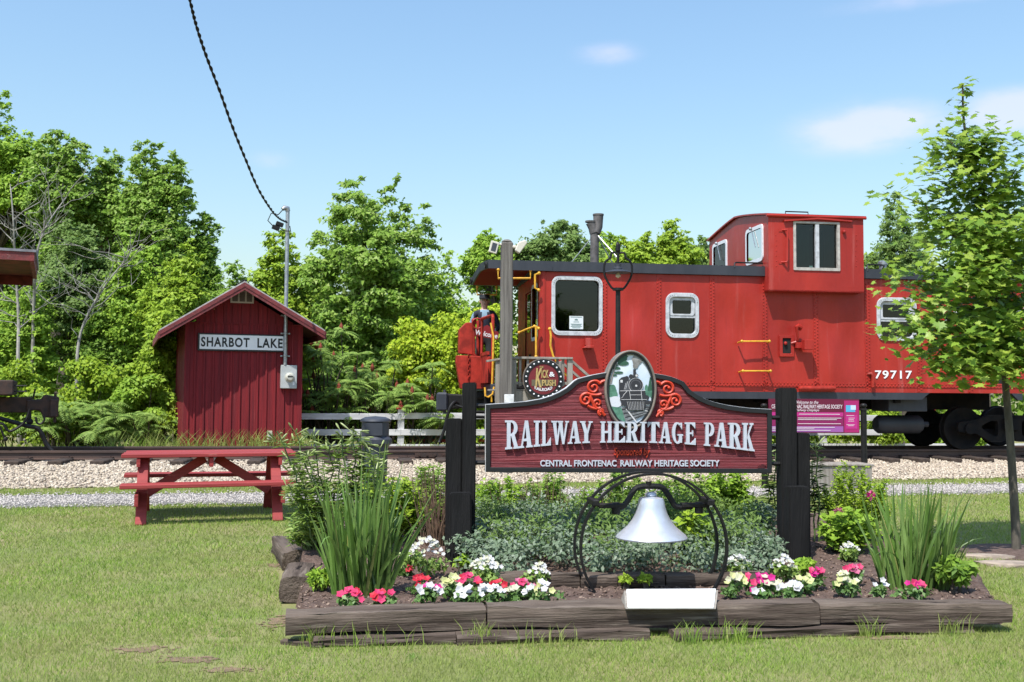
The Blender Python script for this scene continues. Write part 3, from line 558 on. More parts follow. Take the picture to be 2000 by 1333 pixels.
# end walls with two windows each
ez0, ez1 = P(1480, 508, .3).z, cz1 - .16
ewn = [(.05, .85), (WD-.85, WD-.05)]
for x_, nm in ((c0, -1), (c1, 1)):
    e = MB(); zt0 = z_top + .0
    xwall(e, x_, 0, PR, PR+CW, zt0, cz1, [(a_, b_2, ez0, ez1) for a_, b_2 in ewn])
    xwall(e, x_, 0, PR, -.001, cz0, zt0, [])
    e.add([(x_, PR + CW*t, cz1 + CR*ARC(t)) for t in [i/12 for i in range(13)]], [tuple(range(13))]); e.build('cupola_end', m_cabred, cupola)
    for a_, b_2 in ewn:
        fo = rrect(a_-.05, ez0-.05, b_2+.05, ez1+.05, .1); fi = rrect(a_+.02, ez0+.02, b_2-.02, ez1-.02, .06)
        ff = MB(); xo = x_ + nm * .02; ff.add([(xo, *q) for q in fo] + [(xo, *q) for q in fi] + [(x_-nm*.02, *q) for q in fo] + [(x_-nm*.02, *q) for q in fi], [(i, (i+1) % 24, (i+1) % 24+24, i+24) for i in range(24)] + [(i, i+48, (i+1) % 24+48, (i+1) % 24) for i in range(24)])
        w = ff.build('cupola_window', m_letter, cb_); MB().add([(x_, *q) for q in fi], [tuple(range(24))]).build('pane', m_glass, w)
        MB().cyl((x_+nm*.03, (a_+b_2)/2+.1, ez1+.02), (x_+nm*.035, (a_+b_2)/2-.12, ez0+.25), .010, n=5).sph((x_+nm*.05, (a_+b_2)/2+.1, ez1+.03), .035).build('wiper', m_chrome, w)
cr_ = MB(); top_ = [(PR-.04 + (CW+.08)*t, cz1 + .005 + CR*ARC(t)) for t in [i/12 for i in range(13)]]
cr_.prismx([*[(y, z+.03) for y, z in top_], *top_[::-1]][::-1], c0-.05, c1+.04); croof = cr_.build('cupola_roof', m_cabred, cupola)
MB().tube([(c0-.05, PR-.03, cz1-.004), (c1+.04, PR-.03, cz1-.004)], .028, 8).build('gutter', m_cabred, cupola)
# chevron drip rail over the window
dm = P(1595, 428, PR); dl = P(1530, 432, PR); dr = P(1662, 433, PR); MB().beam((dl.x, PR-.03, dl.z), (dm.x, PR-.03, dm.z), .05, .03).beam((dm.x, PR-.03, dm.z), (dr.x, PR-.03, dr.z), .05, .03).build('drip_rail', m_cabred, cupola)
w = MB().ring(rrect(hw_[0][0].x-.045, hz[0]-.05, hw_[1][1].x+.045, hz[1]+.03, .01, 1), rrect(hw_[0][0].x+.005, hz[0]+.005, hw_[1][1].x-.005, hz[1]-.005, .008, 1), PR-.02, PR+.04).build('cupola_window', mat('aluminium window frame', (.46, .43, .40), .5, var=.3, vscale=14), cb_)
MB().box((hw_[0][1].x-.01, PR-.012, hz[0]), (hw_[1][0].x+.02, PR+.036, hz[1])).build('mullion', m_winframe, w)
for a_, b_2 in hw_: MB().box((a_.x, PR+.045, hz[0]), (b_2.x, PR+.05, hz[1])).build('pane', m_glass, w)
MB().box((hw_[0][0].x, PR+.3, hz[0]), (hw_[0][1].x, PR+.31, hz[1])).build('curtain', m_green_in, w)
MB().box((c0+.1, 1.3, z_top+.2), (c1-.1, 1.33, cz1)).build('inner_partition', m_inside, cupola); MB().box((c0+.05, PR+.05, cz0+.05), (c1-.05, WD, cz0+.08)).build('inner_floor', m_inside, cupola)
a = P(1538, 449, PR-.07); b = P(1538, 512, PR-.07); MB().tube([(a.x-.08, PR, a.z), (a.x-.01, PR-.07, a.z), (a.x, PR-.07, a.z-.03), (b.x, PR-.07, b.z+.03), (b.x-.01, PR-.07, b.z), (b.x-.09, PR, b.z)], .018, 7).build('grab_iron', m_cabred, cupola)
MB().box((a.x-.14, PR-.01, a.z-.03), (a.x-.02, PR+.001, a.z+.03)).box((b.x-.14, PR-.01, b.z-.03), (b.x-.02, PR+.001, b.z+.03)).build('iron_foot', m_cabred, cupola)
a = P(1649, 453, PR-.03); MB().sph((a.x, PR-.03, a.z), .035).cyl((a.x, PR, a.z), (a.x, PR-.05, a.z), .022).build('bracket', m_cabred, cupola)
cr2 = MB()
for px in (1516, 1672):
    for i in range(7): q = P(px + random.uniform(-1, 1), 460 + i * 10, PR); cr2.add([(q.x-.012, PR, q.z-.012), (q.x+.012, PR, q.z-.012), (q.x+.012, PR, q.z+.012), (q.x-.012, PR, q.z+.012), (q.x, PR-.01, q.z)], [(0,1,4),(1,2,4),(2,3,4),(3,0,4)])
o = cr2.build('rivets', m_cabred, cupola); o['kind'] = 'stuff'
for px, dz in ((1533, 0), (1577, .0)): pass
a = P(1550, 414, .6); MB().tube([(a.x-.17, .6, cz1+.1), (a.x-.17, .6, a.z), (a.x+.3, .6, a.z), (a.x+.3, .6, cz1+.1)], .014, 6).build('roof_rail', m_iron, cupola)
for xa, xb, py in ((1433, 1493, 513), (1691, 1726, 517)):
    a = P(xa, py, .05); b = P(xb, py, .05); MB().tube([(a.x-.03, -RO, z_top-.06), (a.x, .0, a.z-.02), (a.x+.05, .05, a.z), (b.x-.05, .05, a.z), (b.x, .03, a.z-.02), (b.x+.0, .1, z_top)], .015, 6).build('roof_grab', m_iron, roof)
# sill band, steps, fittings on the near side
s1 = P(1815, 770).x; s2 = P(1975, 770).x; zs0 = P(1400, 779).z
MB().prism([(xL+.02, z_bot-.002), (xL+.02, zs0), (s1-.16, zs0), (s1, z_bot-.002)], -.012, .06).build('side_sill', m_dark, cb_)
MB().prism([(s2, z_bot-.002), (s2+.14, zs0), (xR-.02, zs0), (xR-.02, z_bot-.002)], -.012, .06).build('side_sill', m_dark, cb_)
for pa, pb, py in ((1449, 1503, 667), (1451, 1505, 725)):
    a = P(pa, py, -.16); b = P(pb, py, -.16); MB().tube([(a.x-.02, -.005, a.z-.02), (a.x-.01, -.15, a.z), (a.x+.03, -.16, a.z), (b.x-.03, -.16, b.z), (b.x+.01, -.15, b.z), (b.x+.02, -.005, b.z-.02)], .015, 8).sph((a.x, -.16, a.z), .028).sph((b.x, -.16, b.z), .028).build('grab_iron', m_yellow, cb_, smooth=True)
a = P(1522, 697); b = P(1550, 655); i_ = .06
bx = MB().ring(rrect(a.x, a.z, b.x, b.z, .01, 1), rrect(a.x+i_, a.z+i_, b.x-i_, b.z-i_, .01, 1), -.03, .012).build('valve_recess', m_cabred, cb_, .004)
MB().box((a.x+i_, -.004, a.z+i_), (b.x-i_, .0, b.z-i_)).build('recess_back', m_inside, bx); q = P(1534, 671, -.02); MB().sph((q.x, -.025, q.z), .035).build('knob', m_cabred, bx)
q = P(1558, 641, -.14); r_ = P(1557, 668, -.08)
MB().tube([(q.x+.06, -.1, q.z-.03), (q.x+.06, -.15, q.z+.02), (q.x+.02, -.15, q.z+.045), (q.x-.02, -.14, q.z+.02), (q.x-.01, -.13, q.z-.06), (r_.x, -.12, r_.z+.05), (r_.x, -.06, r_.z), (r_.x-.1, -.03, r_.z-.03)], [.03, .04, .045, .045, .03, .025, .03, .02], 8).build('pipe_valve', m_cabred, cb_, smooth=True)
a = P(1572, 683, -.26); b = P(1590, 664, -.26); MB().box((a.x, -.26, a.z), (b.x, -.10, b.z)).box((a.x-.1, -.12, a.z+.03), (a.x+.02, -.002, a.z+.14)).build('relay_box', m_cabred, cb_, .006)
a = P(1560, 759, -.08); b = P(1633, 759, -.08); MB().tube([(a.x, -.07, a.z), (a.x+.02, -.07, a.z), (b.x-.02, -.07, b.z), (b.x, -.07, b.z)], [.02, .045, .045, .02], 10).build('retainer_pipe', m_cabred2, cb_, smooth=True)
a = P(1703, 731, -.06); b = P(1705, 757, -.06); MB().tube([(a.x-.05, 0, a.z), (a.x, -.05, a.z+.01), (a.x+.02, -.06, a.z-.04), (b.x, -.06, b.z)], .035, 9).build('drain_pipe', m_cabred2, cb_, smooth=True)
a = P(1139, 677, -.12); b = P(1156, 661, -.12); MB().box((a.x+.04, -.16, a.z+.02), (b.x, -.02, b.z)).prism([(a.x, a.z-.03), (b.x+.03, a.z-.03), (b.x+.03, a.z+.02), (a.x+.06, a.z+.02)], -.18, 0).build('lamp_bracket', m_cabred, cb_, .005)
a = P(1932, 750); b = P(1966, 736); bk = MB().ring(rrect(a.x-.03, a.z-.03, b.x+.03, b.z+.03, .01, 1), rrect(a.x, a.z, b.x, b.z, .01, 1), -.02, .011).build('inspection_frame', m_cabred, cb_); MB().box((a.x, -.012, a.z), (b.x, -.002, b.z)).build('recess_back', m_inside, bk)
a = P(1709, 740, -.012); b = P(1781, 724.5, -.012); text('number', '79717', a.x, a.z, b.x, b.z, -.012, .003, m_letter, cb_, .018, spacing=1.15)
# part of the big white herald on the panels behind the young maple
hc = P(1893, 642, -.012); hr = .55
MB().ring([(hc.x + hr*math.cos(R(a_)), hc.z + .40*math.sin(R(a_))) for a_ in range(20, 341, 10)] , [(hc.x + (hr-.12)*math.cos(R(a_)), hc.z + .28*math.sin(R(a_))) for a_ in range(20, 341, 10)], -.014, -.0115).build('herald', m_letter, cb_)
a = P(1990, 612, -.012); MB().box((a.x-.1, -.014, a.z-.02), (a.x+.7, -.0115, a.z+.14)).build('herald', m_letter, cb_)
# ------------------------------------------------------------------ running gear
WR = .42; NR, FR = .72, 2.16
def truck(xc):
    t = empty('truck'); t.parent = cb_; zc = RZ + WR
    for sx in (-.88, .88):
        for n_, sgn in ((NR, -1), (FR, 1)):
            y_ = n_; MB().lathe([(.06, -.07), (.12, -.07), (.15, -.035), (.30, -.03), (.345, -.065), (WR, -.065), (WR+.002, .05), (WR+.028, .055), (WR+.028, .075), (.2, .075)], (xc+sx, y_, zc), 36, 'y').build('wheel', m_under, t, smooth=True)
        MB().cyl((xc+sx, NR-.28, zc), (xc+sx, FR+.28, zc), .07, n=10).build('axle', m_under, t)
    for y_ in (NR-.27, FR+.17):
        fo = [(-1.12, .10), (-1.06, .18), (-.72, .18), (-.45, .27), (.45, .27), (.72, .18), (1.06, .18), (1.12, .10), (1.1, -.08), (.72, -.10), (.42, -.26), (-.42, -.26), (-.72, -.10), (-1.1, -.08)]
        fi = [(-.62, .03), (-.60, .06), (-.52, .11), (-.40, .16), (-.29, .16), (-.27, .14), (-.26, .1), (-.26, 0), (-.26, -.08), (-.27, -.13), (-.30, -.155), (-.34, -.15), (-.45, -.09), (-.6, 0.0)]
        mb = MB(); fo_w = [(xc+a_, zc+b_2) for a_, b_2 in fo]
        # side frame as a triangulated plate with its two openings
        for sg in (-1, 1):
            hole = [(xc + sg * a_, zc + b_2) for a_, b_2 in fi]
            oh = [(xc + sg * a_, zc + b_2) for a_, b_2 in ((-1.12, .02), (-1.1, .12), (-.72, .18), (-.45, .27), (-.2, .27), (-.12, .27), (-.1, .2), (-.1, 0), (-.1, -.14), (-.12, -.24), (-.2, -.26), (-.42, -.26), (-.72, -.10), (-1.1, -.06))]
            mb.ring(oh, hole, y_, y_+.1)
        mb.box((xc-.105, y_+.004, zc-.24), (xc+.105, y_+.096, zc+.26)); mb.build('side_frame', m_under, t)
        sp = MB()
        for k_ in range(3):
            xx = xc - .13 + k_ * .13; sp.tube([(xx + .05*math.cos(i*.9), y_+.05 + .05*math.sin(i*.9), zc-.2+i*.012) for i in range(30)], .012, 5)
        sp.build('spring', m_under, t)
        for sx in (-.88, .88): MB().cyl((xc+sx, y_-.05, zc), (xc+sx, y_+.02, zc), .11, n=14).build('journal_box', m_under, t)
    MB().box((xc-.16, .35, zc-.02), (xc+.16, WD-.35, zc+.2)).build('bolster', m_under, t)
xt2 = P(1878, 837, NR).x + .88; truck(xt2); truck(P(1185, 837, NR).x)
MB().box((xL-.9, 1.1, z_bot-.34), (xR, 1.78, z_bot-.002)).build('center_sill', m_under, cb_)
for px in (1240, 1400, 1520, 1640, 1760): x = P(px, 780).x; MB().box((x-.06, .12, z_bot-.2), (x+.06, WD-.12, z_bot-.003)).build('cross_bearer', m_under, cb_)
a = P(1728, 848, .5); b = P(1806, 812, .5); rr = (b.z - a.z) / 2; MB().tube([(a.x-.06, .75, a.z+rr), (a.x, .75, a.z+rr), (b.x, .75, a.z+rr), (b.x+.06, .75, a.z+rr)], [rr*.75, rr, rr, rr*.75], 20).cyl((b.x, .75, a.z+rr), (b.x+.2, .75, a.z+rr), .06, n=8).build('air_reservoir', m_dark, cb_, smooth=True)
a = P(1736, 804, .2); b = P(1811, 786, .2); MB().box((a.x, .2, a.z), (b.x, .9, b.z+.1)).build('tool_box', m_dark, cb_, .01)
MB().box((P(1700, 780).x, .9, z_bot-.75), (P(1722, 780).x, 1.6, z_bot-.1)).build('battery_box', m_under, cb_)
# ------------------------------------------------------------------ end platform
zp = P(968, 748).z; xP = P(966, 700).x
MB().box((xP, .02, zp-.10), (xL, WD-.02, zp)).build('platform_deck', m_under, cb_); MB().box((xP-.06, .0, zp-.24), (xP+.06, WD, zp-.02)).build('end_sill', m_dark, cb_, .01)
g = empty('end_gate'); g.parent = cb_
q = lambda px, py, n: P(px, py, n)
Gz = q(967, 616, .12).z; Mz = q(967, 690, .12).z; zg0 = zp
xg = xP - .02
MB().tube([(xg, .12, zg0), (xg, .12, Gz-.04), (xg, .16, Gz), (xg-.1, 1.02, Gz), (xg-.1, 1.06, Gz-.04), (xg-.1, 1.06, zg0)], .03, 8).build('gate_frame', m_cabred2, g, smooth=True)
MB().box((xg-.11, .14, zg0), (xg-.08, 1.06, Mz)).build('gate_panel', m_cabred2, g)
MB().box((xg-.12, .12, Mz-.03), (xg-.06, 1.06, Mz+.03)).build('gate_rail', m_cabred2, g)
MB().box((xg-.11, 1.7, zg0), (xg-.08, WD-.05, Mz)).build('gate_panel', m_cabred2, g); MB().tube([(xg-.1, 1.75, zg0), (xg-.1, 1.75, Gz), (xg-.1, WD-.08, Gz), (xg-.1, WD-.08, zg0)], .03, 8).build('gate_frame', m_cabred2, g)
hb = empty('hand_brake'); hb.parent = cb_
a = q(897, 690, 1.2); b = q(925, 634, 1.2); MB().prism([(a.x, a.z), (b.x, a.z-.03), (b.x, b.z-.04), (b.x-.06, b.z+.04), (a.x+.12, b.z+.03), (a.x, b.z-.1)], 1.2, 1.55).build('brake_housing', m_cabred2, hb, .012)
zt_ = q(940, 627, 1.15).z; MB().tube([(b.x+.08, 1.15, zg0-.1), (b.x+.06, 1.15, zg0+.5), (b.x+.0, 1.15, a.z), (b.x+.0, 1.15, zt_)], .028, 8).sph((b.x, 1.15, zt_), .05).build('brake_staff', m_cabred2, hb, smooth=True)
MB().tube([(b.x+.06+.1*math.cos(i*.5), 1.1, zt_-.06+.1*math.sin(i*.5)) for i in range(13)], .02, 6, closed=True).build('brake_wheel', m_cabred2, hb)
a2 = q(893, 760, 1.2); b2 = q(928, 697, 1.2); MB().prism([(a2.x+.06, a2.z), (b2.x+.3, a2.z), (b2.x+.3, b2.z), (a2.x-.02, b2.z+.02), (a2.x-.03, b2.z-.12)], 1.1, 1.4).build('brake_box', m_cabred2, hb, .012)
ch = MB()
for i in range(9): ch.tube([(a.x+.17 + .022*math.cos(t*.785)*(1 if i % 2 else .4), 1.08 + .022*math.cos(t*.785)*(0 if i % 2 else 1), a.z-.04-i*.055 + .04*math.sin(t*.785)) for t in range(8)], .010, 5, closed=True)
ch.build('brake_chain', m_cabred2, hb)
MB().tube([(xg-.02, .06, zg0-.35), (xg-.02, .02, zg0-.05), (xg+.0, .02, Mz+.3), (xg-.05, .05, Gz-.15)], .018, 7).build('grab_iron', m_yellow, cb_, smooth=True)
MB().tube([(xg-.15, 1.9, zg0-.45), (xg-.2, 1.9, zg0), (xg-.2, 1.9, zg0+.4)], .018, 7).build('grab_iron', m_yellow, cb_)
# yellow irons: under the roof, beside the door, on the corner
for pts_ in ([(973, 527, -.05), (973, 544, -.05), (1036, 544, -.05), (1036, 528, -.05)], [(932, 561, 2.6), (932, 576, 2.6), (970, 576, 2.6), (970, 561, 2.6)], [(1053, 534, -.09), (1045, 537, -.09), (1045, 563, -.09), (1052, 567, -.09)], [(1052, 642, -.1), (1046, 638, -.1), (1047, 640, -.1), (1047, 697, -.1)], [(1014, 650, .3), (1030, 643, .15), (1044, 638, .0)]):
    MB().tube([P(*t) for t in pts_], .02, 7).sph(P(*pts_[0]), .032).sph(P(*pts_[-1]), .032).build('grab_iron', m_yellow, cb_, smooth=True)
MB().tube([P(1074, 643, -.1), P(1076, 655, -.12), P(1075, 675, -.12), P(1080, 695, -.12), P(1095, 720, -.15), P(1110, 738, -.15)], .02, 7).sph(P(1074, 643, -.1), .035).build('grab_iron', m_yellow, cb_, smooth=True)
MB().tube([P(947, 757, -.05), P(948, 774, -.07), P(954, 776, -.07), P(962, 770, -.07), P(965, 756, -.05)], .018, 7).build('step_handle', m_yellow, cb_)
st = MB()
for k_, zz_ in enumerate((zp-.3, zp-.58)): st.box((xP+.08, -.04+.1*k_*0, zz_), (xP+.7, .25, zz_+.03))
st.box((xP+.06, -.03, zp-.6), (xP+.08, .25, zp-.02)).box((xP+.7, -.03, zp-.6), (xP+.72, .25, zp-.02)).build('step', m_under, cb_)
# coupler, hose and cut lever at the end
def coupler(parent, x, y, z, sg, m1, m2):
    c = empty('coupler'); c.parent = parent
    b_ = MB().box((x, y-.09, z-.09), (x + sg*.45, y+.09, z+.09)); b_.prism([(x+sg*.42, z-.13), (x+sg*.82, z-.16), (x+sg*.82, z+.15), (x+sg*.42, z+.13)], y-.2, y+.16); b_.build('coupler_head', m1, c, .03)
    MB().box((x+sg*.80, y-.26, z-.19), (x+sg*1.02, y-.10, z+.17)).build('knuckle', m2, c, .035); MB().box((x+sg*.70, y+.04, z-.14), (x+sg*.95, y+.26, z+.14)).build('guard_arm', m1, c, .04)
    MB().cyl((x+sg*.86, y-.18, z-.24), (x+sg*.86, y-.18, z+.22), .03, n=8).build('pin', m2, c); MB().box((x+sg*.05, y-.22, z+.05), (x+sg*.25, y+.22, z+.2)).build('striker', m1, c, .02)
    return c
cz = P(870, 784, 1.44).z; coupler(cb_, xP+.05, 1.44, cz, -1, m_iron, m_dark)
ah = [P(896, 790, 1.0), P(888, 786, .95), P(879, 797, .9), P(872, 820, .9), P(866, 845, .9), P(858, 864, .9)]
MB().tube(resample(ah, 6), [.03]*30 + [.042], 8).build('air_hose', m_iron, cb_, smooth=True)
MB().tube([P(930, 800, .6), P(905, 796, .8), P(885, 790, 1.0)], .02, 6).build('cut_lever', m_iron, cb_)
for px, py in ((935, 792), (938, 805), (936, 815)): a = P(px, py, .4); MB().tube([(a.x-.1, .5, a.z), (a.x+.5, .4, a.z-.01)], .03, 7).build('brake_pipe', m_under, cb_)
# ------------------------------------------------------------------ the other car, cut by the left frame edge
_l = at(56, 860, 17.6); LC = Frame(_l.x, _l.y, 24); oc_ = LC.root('railway_car'); tag(oc_, 'maroon railway car with rusty coupler cut off by the left picture edge', 'railway car'); Q = LC.p
m_maroon = mat('faded maroon car', (.15, .03, .022), .7, var=.5, vscale=5, spec=.2); m_roofgrey = mat('grey roof felt', (.22, .22, .25), .8, var=.3)
zt1, zf1, zs1 = Q(40, 486).z, Q(40, 492).z, Q(40, 509).z
MB().prismx([(-.05, zf1), (-.05, zt1-.01), (1.45, zt1+.16), (2.95, zt1-.01), (2.95, zf1)], -6, .03).build('roof', m_roofgrey, oc_)
MB().box((-6, -.03, zs1), (.0, .0, zf1-.002)).build('side_fascia', m_fascia, oc_); MB().box((-.07, .002, zs1-.02), (.0, 2.9, zf1-.002)).build('end_fascia', m_fascia, oc_); MB().box((-6, .002, zs1+.02), (-.072, 2.9, zs1+.05)).build('platform_ceiling', m_maroon, oc_); MB().box((-6, 2.85, zs1-.16), (-.072, 2.9, zs1+.018)).build('side_fascia', m_maroon, oc_)
MB().box((-7, .05, .9), (-2.3, 2.9, zs1)).build('body', m_maroon, oc_)
N0 = 1.35; zc_ = Q(90, 800, N0).z
xe = Q(28, 770, .9).x; MB().box((-4, .5, Q(10, 770, .9).z-.02), (xe, 2.4, Q(10, 743, .9).z)).build('end_beam', m_rust, oc_, .02)
a = Q(30, 806, N0); b = Q(62, 776, N0); MB().box((-3, N0-.12, a.z), (b.x, N0+.12, b.z)).build('draft_sill', m_rust, oc_, .015)
cp2 = empty('coupler'); cp2.parent = oc_; a = Q(72, 815, N0-.1); b = Q(116, 774, N0-.1); w_ = b.x - a.x
MB().prism([(a.x-.18, a.z+.12), (a.x+.05, a.z+.12), (a.x+.1, a.z), (b.x-.1, a.z-.02), (b.x-.02, a.z+.05), (b.x, b.z-.02), (a.x+.12, b.z+.03), (a.x+.05, b.z-.06), (a.x-.18, b.z-.07)], N0-.18, N0+.14).build('coupler_head', m_rust, cp2, .02); MB().box((b.x-.16, N0-.26, a.z), (b.x-.01, N0-.185, b.z-.05)).build('knuckle', m_rust, cp2, .02); MB().cyl((a.x+.3, N0-.1, a.z-.1), (a.x+.3, N0-.1, b.z+.06), .025, n=8).build('pin', m_rust, cp2)
MB().tube(resample([Q(-20, 812, .8), Q(20, 823, .8), Q(55, 833, .8), Q(72, 836, .8), Q(82, 848, .8), Q(90, 866, .8), Q(103, 883, .75)], 5), .038, 8).build('air_hose', m_iron, oc_, smooth=True)
MB().tube(resample([Q(-10, 830, .7), Q(5, 828, .7), Q(14, 840, .7), Q(22, 842, .7), Q(40, 832, .7), Q(52, 818, .7), Q(58, 800, .7)], 4), .024, 7).build('brake_pipe', m_iron, oc_)
MB().tube(resample([Q(70, 815, .9), Q(72, 826, .9), Q(80, 828, .9), Q(87, 820, .9), Q(84, 812, .9)], 4), .02, 6).build('chain_loop', m_iron, oc_); MB().cyl(Q(-2, 830, .7), Q(10, 858, .7), .02, n=6).sph(Q(11, 858, .7), .04).build('bleed_rod', m_iron, oc_); MB().cyl(Q(64, 780, .9), Q(69, 760, .9), .018, n=6).build('cut_lever', m_iron, oc_); MB().cyl(Q(58, 806, 1.0), Q(58, 822, 1.0), .03, n=8).sph(Q(58, 824, 1.0), .06).build('angle_cock', m_iron, oc_)
for py in (754, 765): MB().cyl(Q(20, py, .6), Q(52, py, .6), .014, n=6).build('uncoupling_rod', m_iron, oc_)
for wx in (-2.6, -4.35): MB().lathe([(.06, -.07), (.15, -.035), (.30, -.03), (.345, -.065), (WR, -.065), (WR+.002, .05), (WR+.028, .075), (.2, .075)], (wx, .72, RZ+WR), 30, 'y').build('wheel', m_under, oc_)
# ================================================================== THINGS ROUND THE CABOOSE
# wooden deck with railing
DN = -1.25
dk = CAB.root('wooden_deck'); tag(dk, 'grey weathered wooden deck with baluster railing beside the caboose steps', 'deck')
D = lambda px, py, n=DN: CAB.p(px, py, n)
xa, xb = D(967, 700).x, D(1117, 700).x; zr_ = D(1060, 700).z; zd = zp - .12
for i in range(8): n0 = DN + .02 + i * .135; MB().box((xa, n0, zd-.03), (xb, n0+.128, zd)).build('deck_board', m_greywood, dk, .004)
MB().box((xa, DN, zd-.2), (xb, DN+.018, zd-.032)).build('rim_joist', m_greywood, dk)
for px, w_ in ((974, .10), (1003, .10), (1113.5, .09)):
    x = D(px, 700).x; MB().box((x-w_/2, DN-.02, 0), (x+w_/2, DN+.08, zr_-.02)).build('post', m_greywood, dk, .006)
    if px > 1100: MB().box((x-w_/2, -.25, 0), (x+w_/2, -.16, zr_-.02)).build('post', m_greywood, dk, .006)
MB().box((D(998, 700).x, DN-.05, zr_-.018), (xb+.01, DN+.1, zr_+.02)).build('top_rail', m_greywood, dk, .005)
a, b = D(950, 706), D(981, 701); MB().beam((a.x, DN, a.z), (b.x, DN, b.z), .1, .035).build('top_rail', m_greywood, dk, .004)
MB().box((D(998, 700).x+.03, DN+.01, zd+.08), (xb-.05, DN+.05, zd+.13)).build('bottom_rail', m_greywood, dk)
for px in (981, 987, 993, 1016, 1031, 1046, 1061, 1075, 1089, 1100): x = D(px, 700).x; MB().box((x-.02, DN-.01, zd+.05), (x+.02, DN+.03, zr_-.02)).build('baluster', m_greywood, dk)
MB().beam((xb, DN+.15, zr_-.02), (xb+1.15, DN+.15, zr_-1.0), .09, .04).build('stair_rail', m_greywood, dk); MB().beam((xb, -.2, zr_-.02), (xb+1.15, -.2, zr_-1.0), .09, .04).build('stair_rail', m_greywood, dk)
for i in range(4): MB().box((xb+.05+i*.27, DN+.1, zd-.2-i*.24), (xb+.34+i*.27, -.2, zd-.165-i*.24)).build('stair_tread', m_greywood, dk)
for nn_ in (DN+.1, -.22): MB().beam((xb, nn_, zd-.2), (xb+1.15, nn_, zd-1.15), .04, .22).build('stringer', m_greywood, dk)
MB().box((xb+1.06, DN+.11, 0), (xb+1.15, DN+.19, zr_-.95)).build('post', m_greywood, dk)
# round railroad sign
rc = D(1061, 741, DN-.07); Rr = (D(1101, 741, DN-.07).x - rc.x)
rs = empty('round_sign', CAB.world((rc.x, DN-.07, 0)), CAB.yaw); tag(rs, 'round maroon sign reading The Kick and Push Railroad on the deck railing', 'sign')
circ = lambda r, n=40: [(r*math.cos(2*math.pi*i/n), rc.z + r*math.sin(2*math.pi*i/n)) for i in range(n)]
MB().prism(circ(Rr), -.012, .03).build('rim', m_ovalframe, rs); MB().ring(circ(Rr*.96), circ(Rr*.74), -.03, -.013).build('black_ring', m_signblack, rs); MB().prism(circ(Rr*.735), -.02, -.0125).build('disc', mat('round sign maroon', (.17, .015, .022), .5, var=.2), rs)
for i in range(22): a = 2*math.pi*(i+.5)/22; MB().sph((Rr*.85*math.cos(a), -.032, rc.z+Rr*.85*math.sin(a)), Rr*.045, 8, 5).build('stud', m_letter, rs)
k_ = Rr / 40.0; tz = lambda dx, dy: (dx*k_, rc.z - dy*k_)
def rt_(t, x0, y0, x1, y1, m, bold=.02, sh=0, dep=.008, warp=None): a = tz(x0, y1); b = tz(x1, y0); text('lettering', t, a[0], a[1], b[0], b[1], -.021, dep, m, rs, bold, sh, warp=warp)
MB().box((-23*k_, -.0235, rc.z-13*k_), (24*k_, -.0206, rc.z-1*k_)).build('olive_band', mat('olive band', (.12, .10, .06), .6), rs)
rt_('THE', -8, -25, 0, -21, m_gold, .015); rt_('K', -16, -21, -3, 16, m_gold, .03, .15, .014); rt_('ICK', -4, -18, 10, -2, m_gold, .025, 0, .012); rt_('&', 11, -14, 22, -5, m_letter, .02); rt_('PUSH', -3, 1, 24, 13, m_gold, .03, 0, .014)
rt_('RAILROAD', -17, 17, 17, 23, m_letter, .02, 0, .006, warp=lambda q: (q[0], q[1], q[2] + (q[0]/Rr)**2 * Rr * .55))
# tall wooden post with two flood lights
wp = D(988, 780, DN-.25); tp = D(988, 471, DN-.25)
ps = empty('light_post', CAB.world((wp.x, DN-.25, 0)), CAB.yaw); tag(ps, 'tall grey wooden post with two small white floodlights on top', 'light post')
MB().box((-.098, -.09, 0), (.098, .09, tp.z-.03)).lathe([(.1, -.03), (.085, 0.0), (.04, .022), (.0001, .025)], (0, 0, tp.z), 12).build('post', m_polewood, ps, .02)
zf = D(975, 485, DN-.25).z
m_fl = mat('cream floodlight', (.58, .55, .48), .5)
MB().box((-.30, -.1, zf-.1), (-.16, -.06, zf+.1), Matrix.Rotation(R(14), 3, 'Y')).box((-.17, -.07, zf+.04), (-.08, -.03, zf+.07)).build('solar_panel', m_fl, ps, .008); MB().box((-.27, -.104, zf-.07), (-.19, -.1005, zf+.07), Matrix.Rotation(R(14), 3, 'Y')).build('solar_cell', m_plastic, ps)
MB().prism([(.12, zf-.05), (.2, zf-.1), (.33, zf+.08), (.3, zf+.13), (.18, zf+.09)], -.14, -.02).cyl((.06, -.06, zf+.02), (.15, -.06, zf+.02), .03, n=8).build('floodlight', m_fl, ps, .012)
bz = D(990, 779, DN-.3).z; MB().box((-.04, -.13, bz-.07), (.12, -.091, bz+.07)).build('socket_box', m_white, ps, .006)
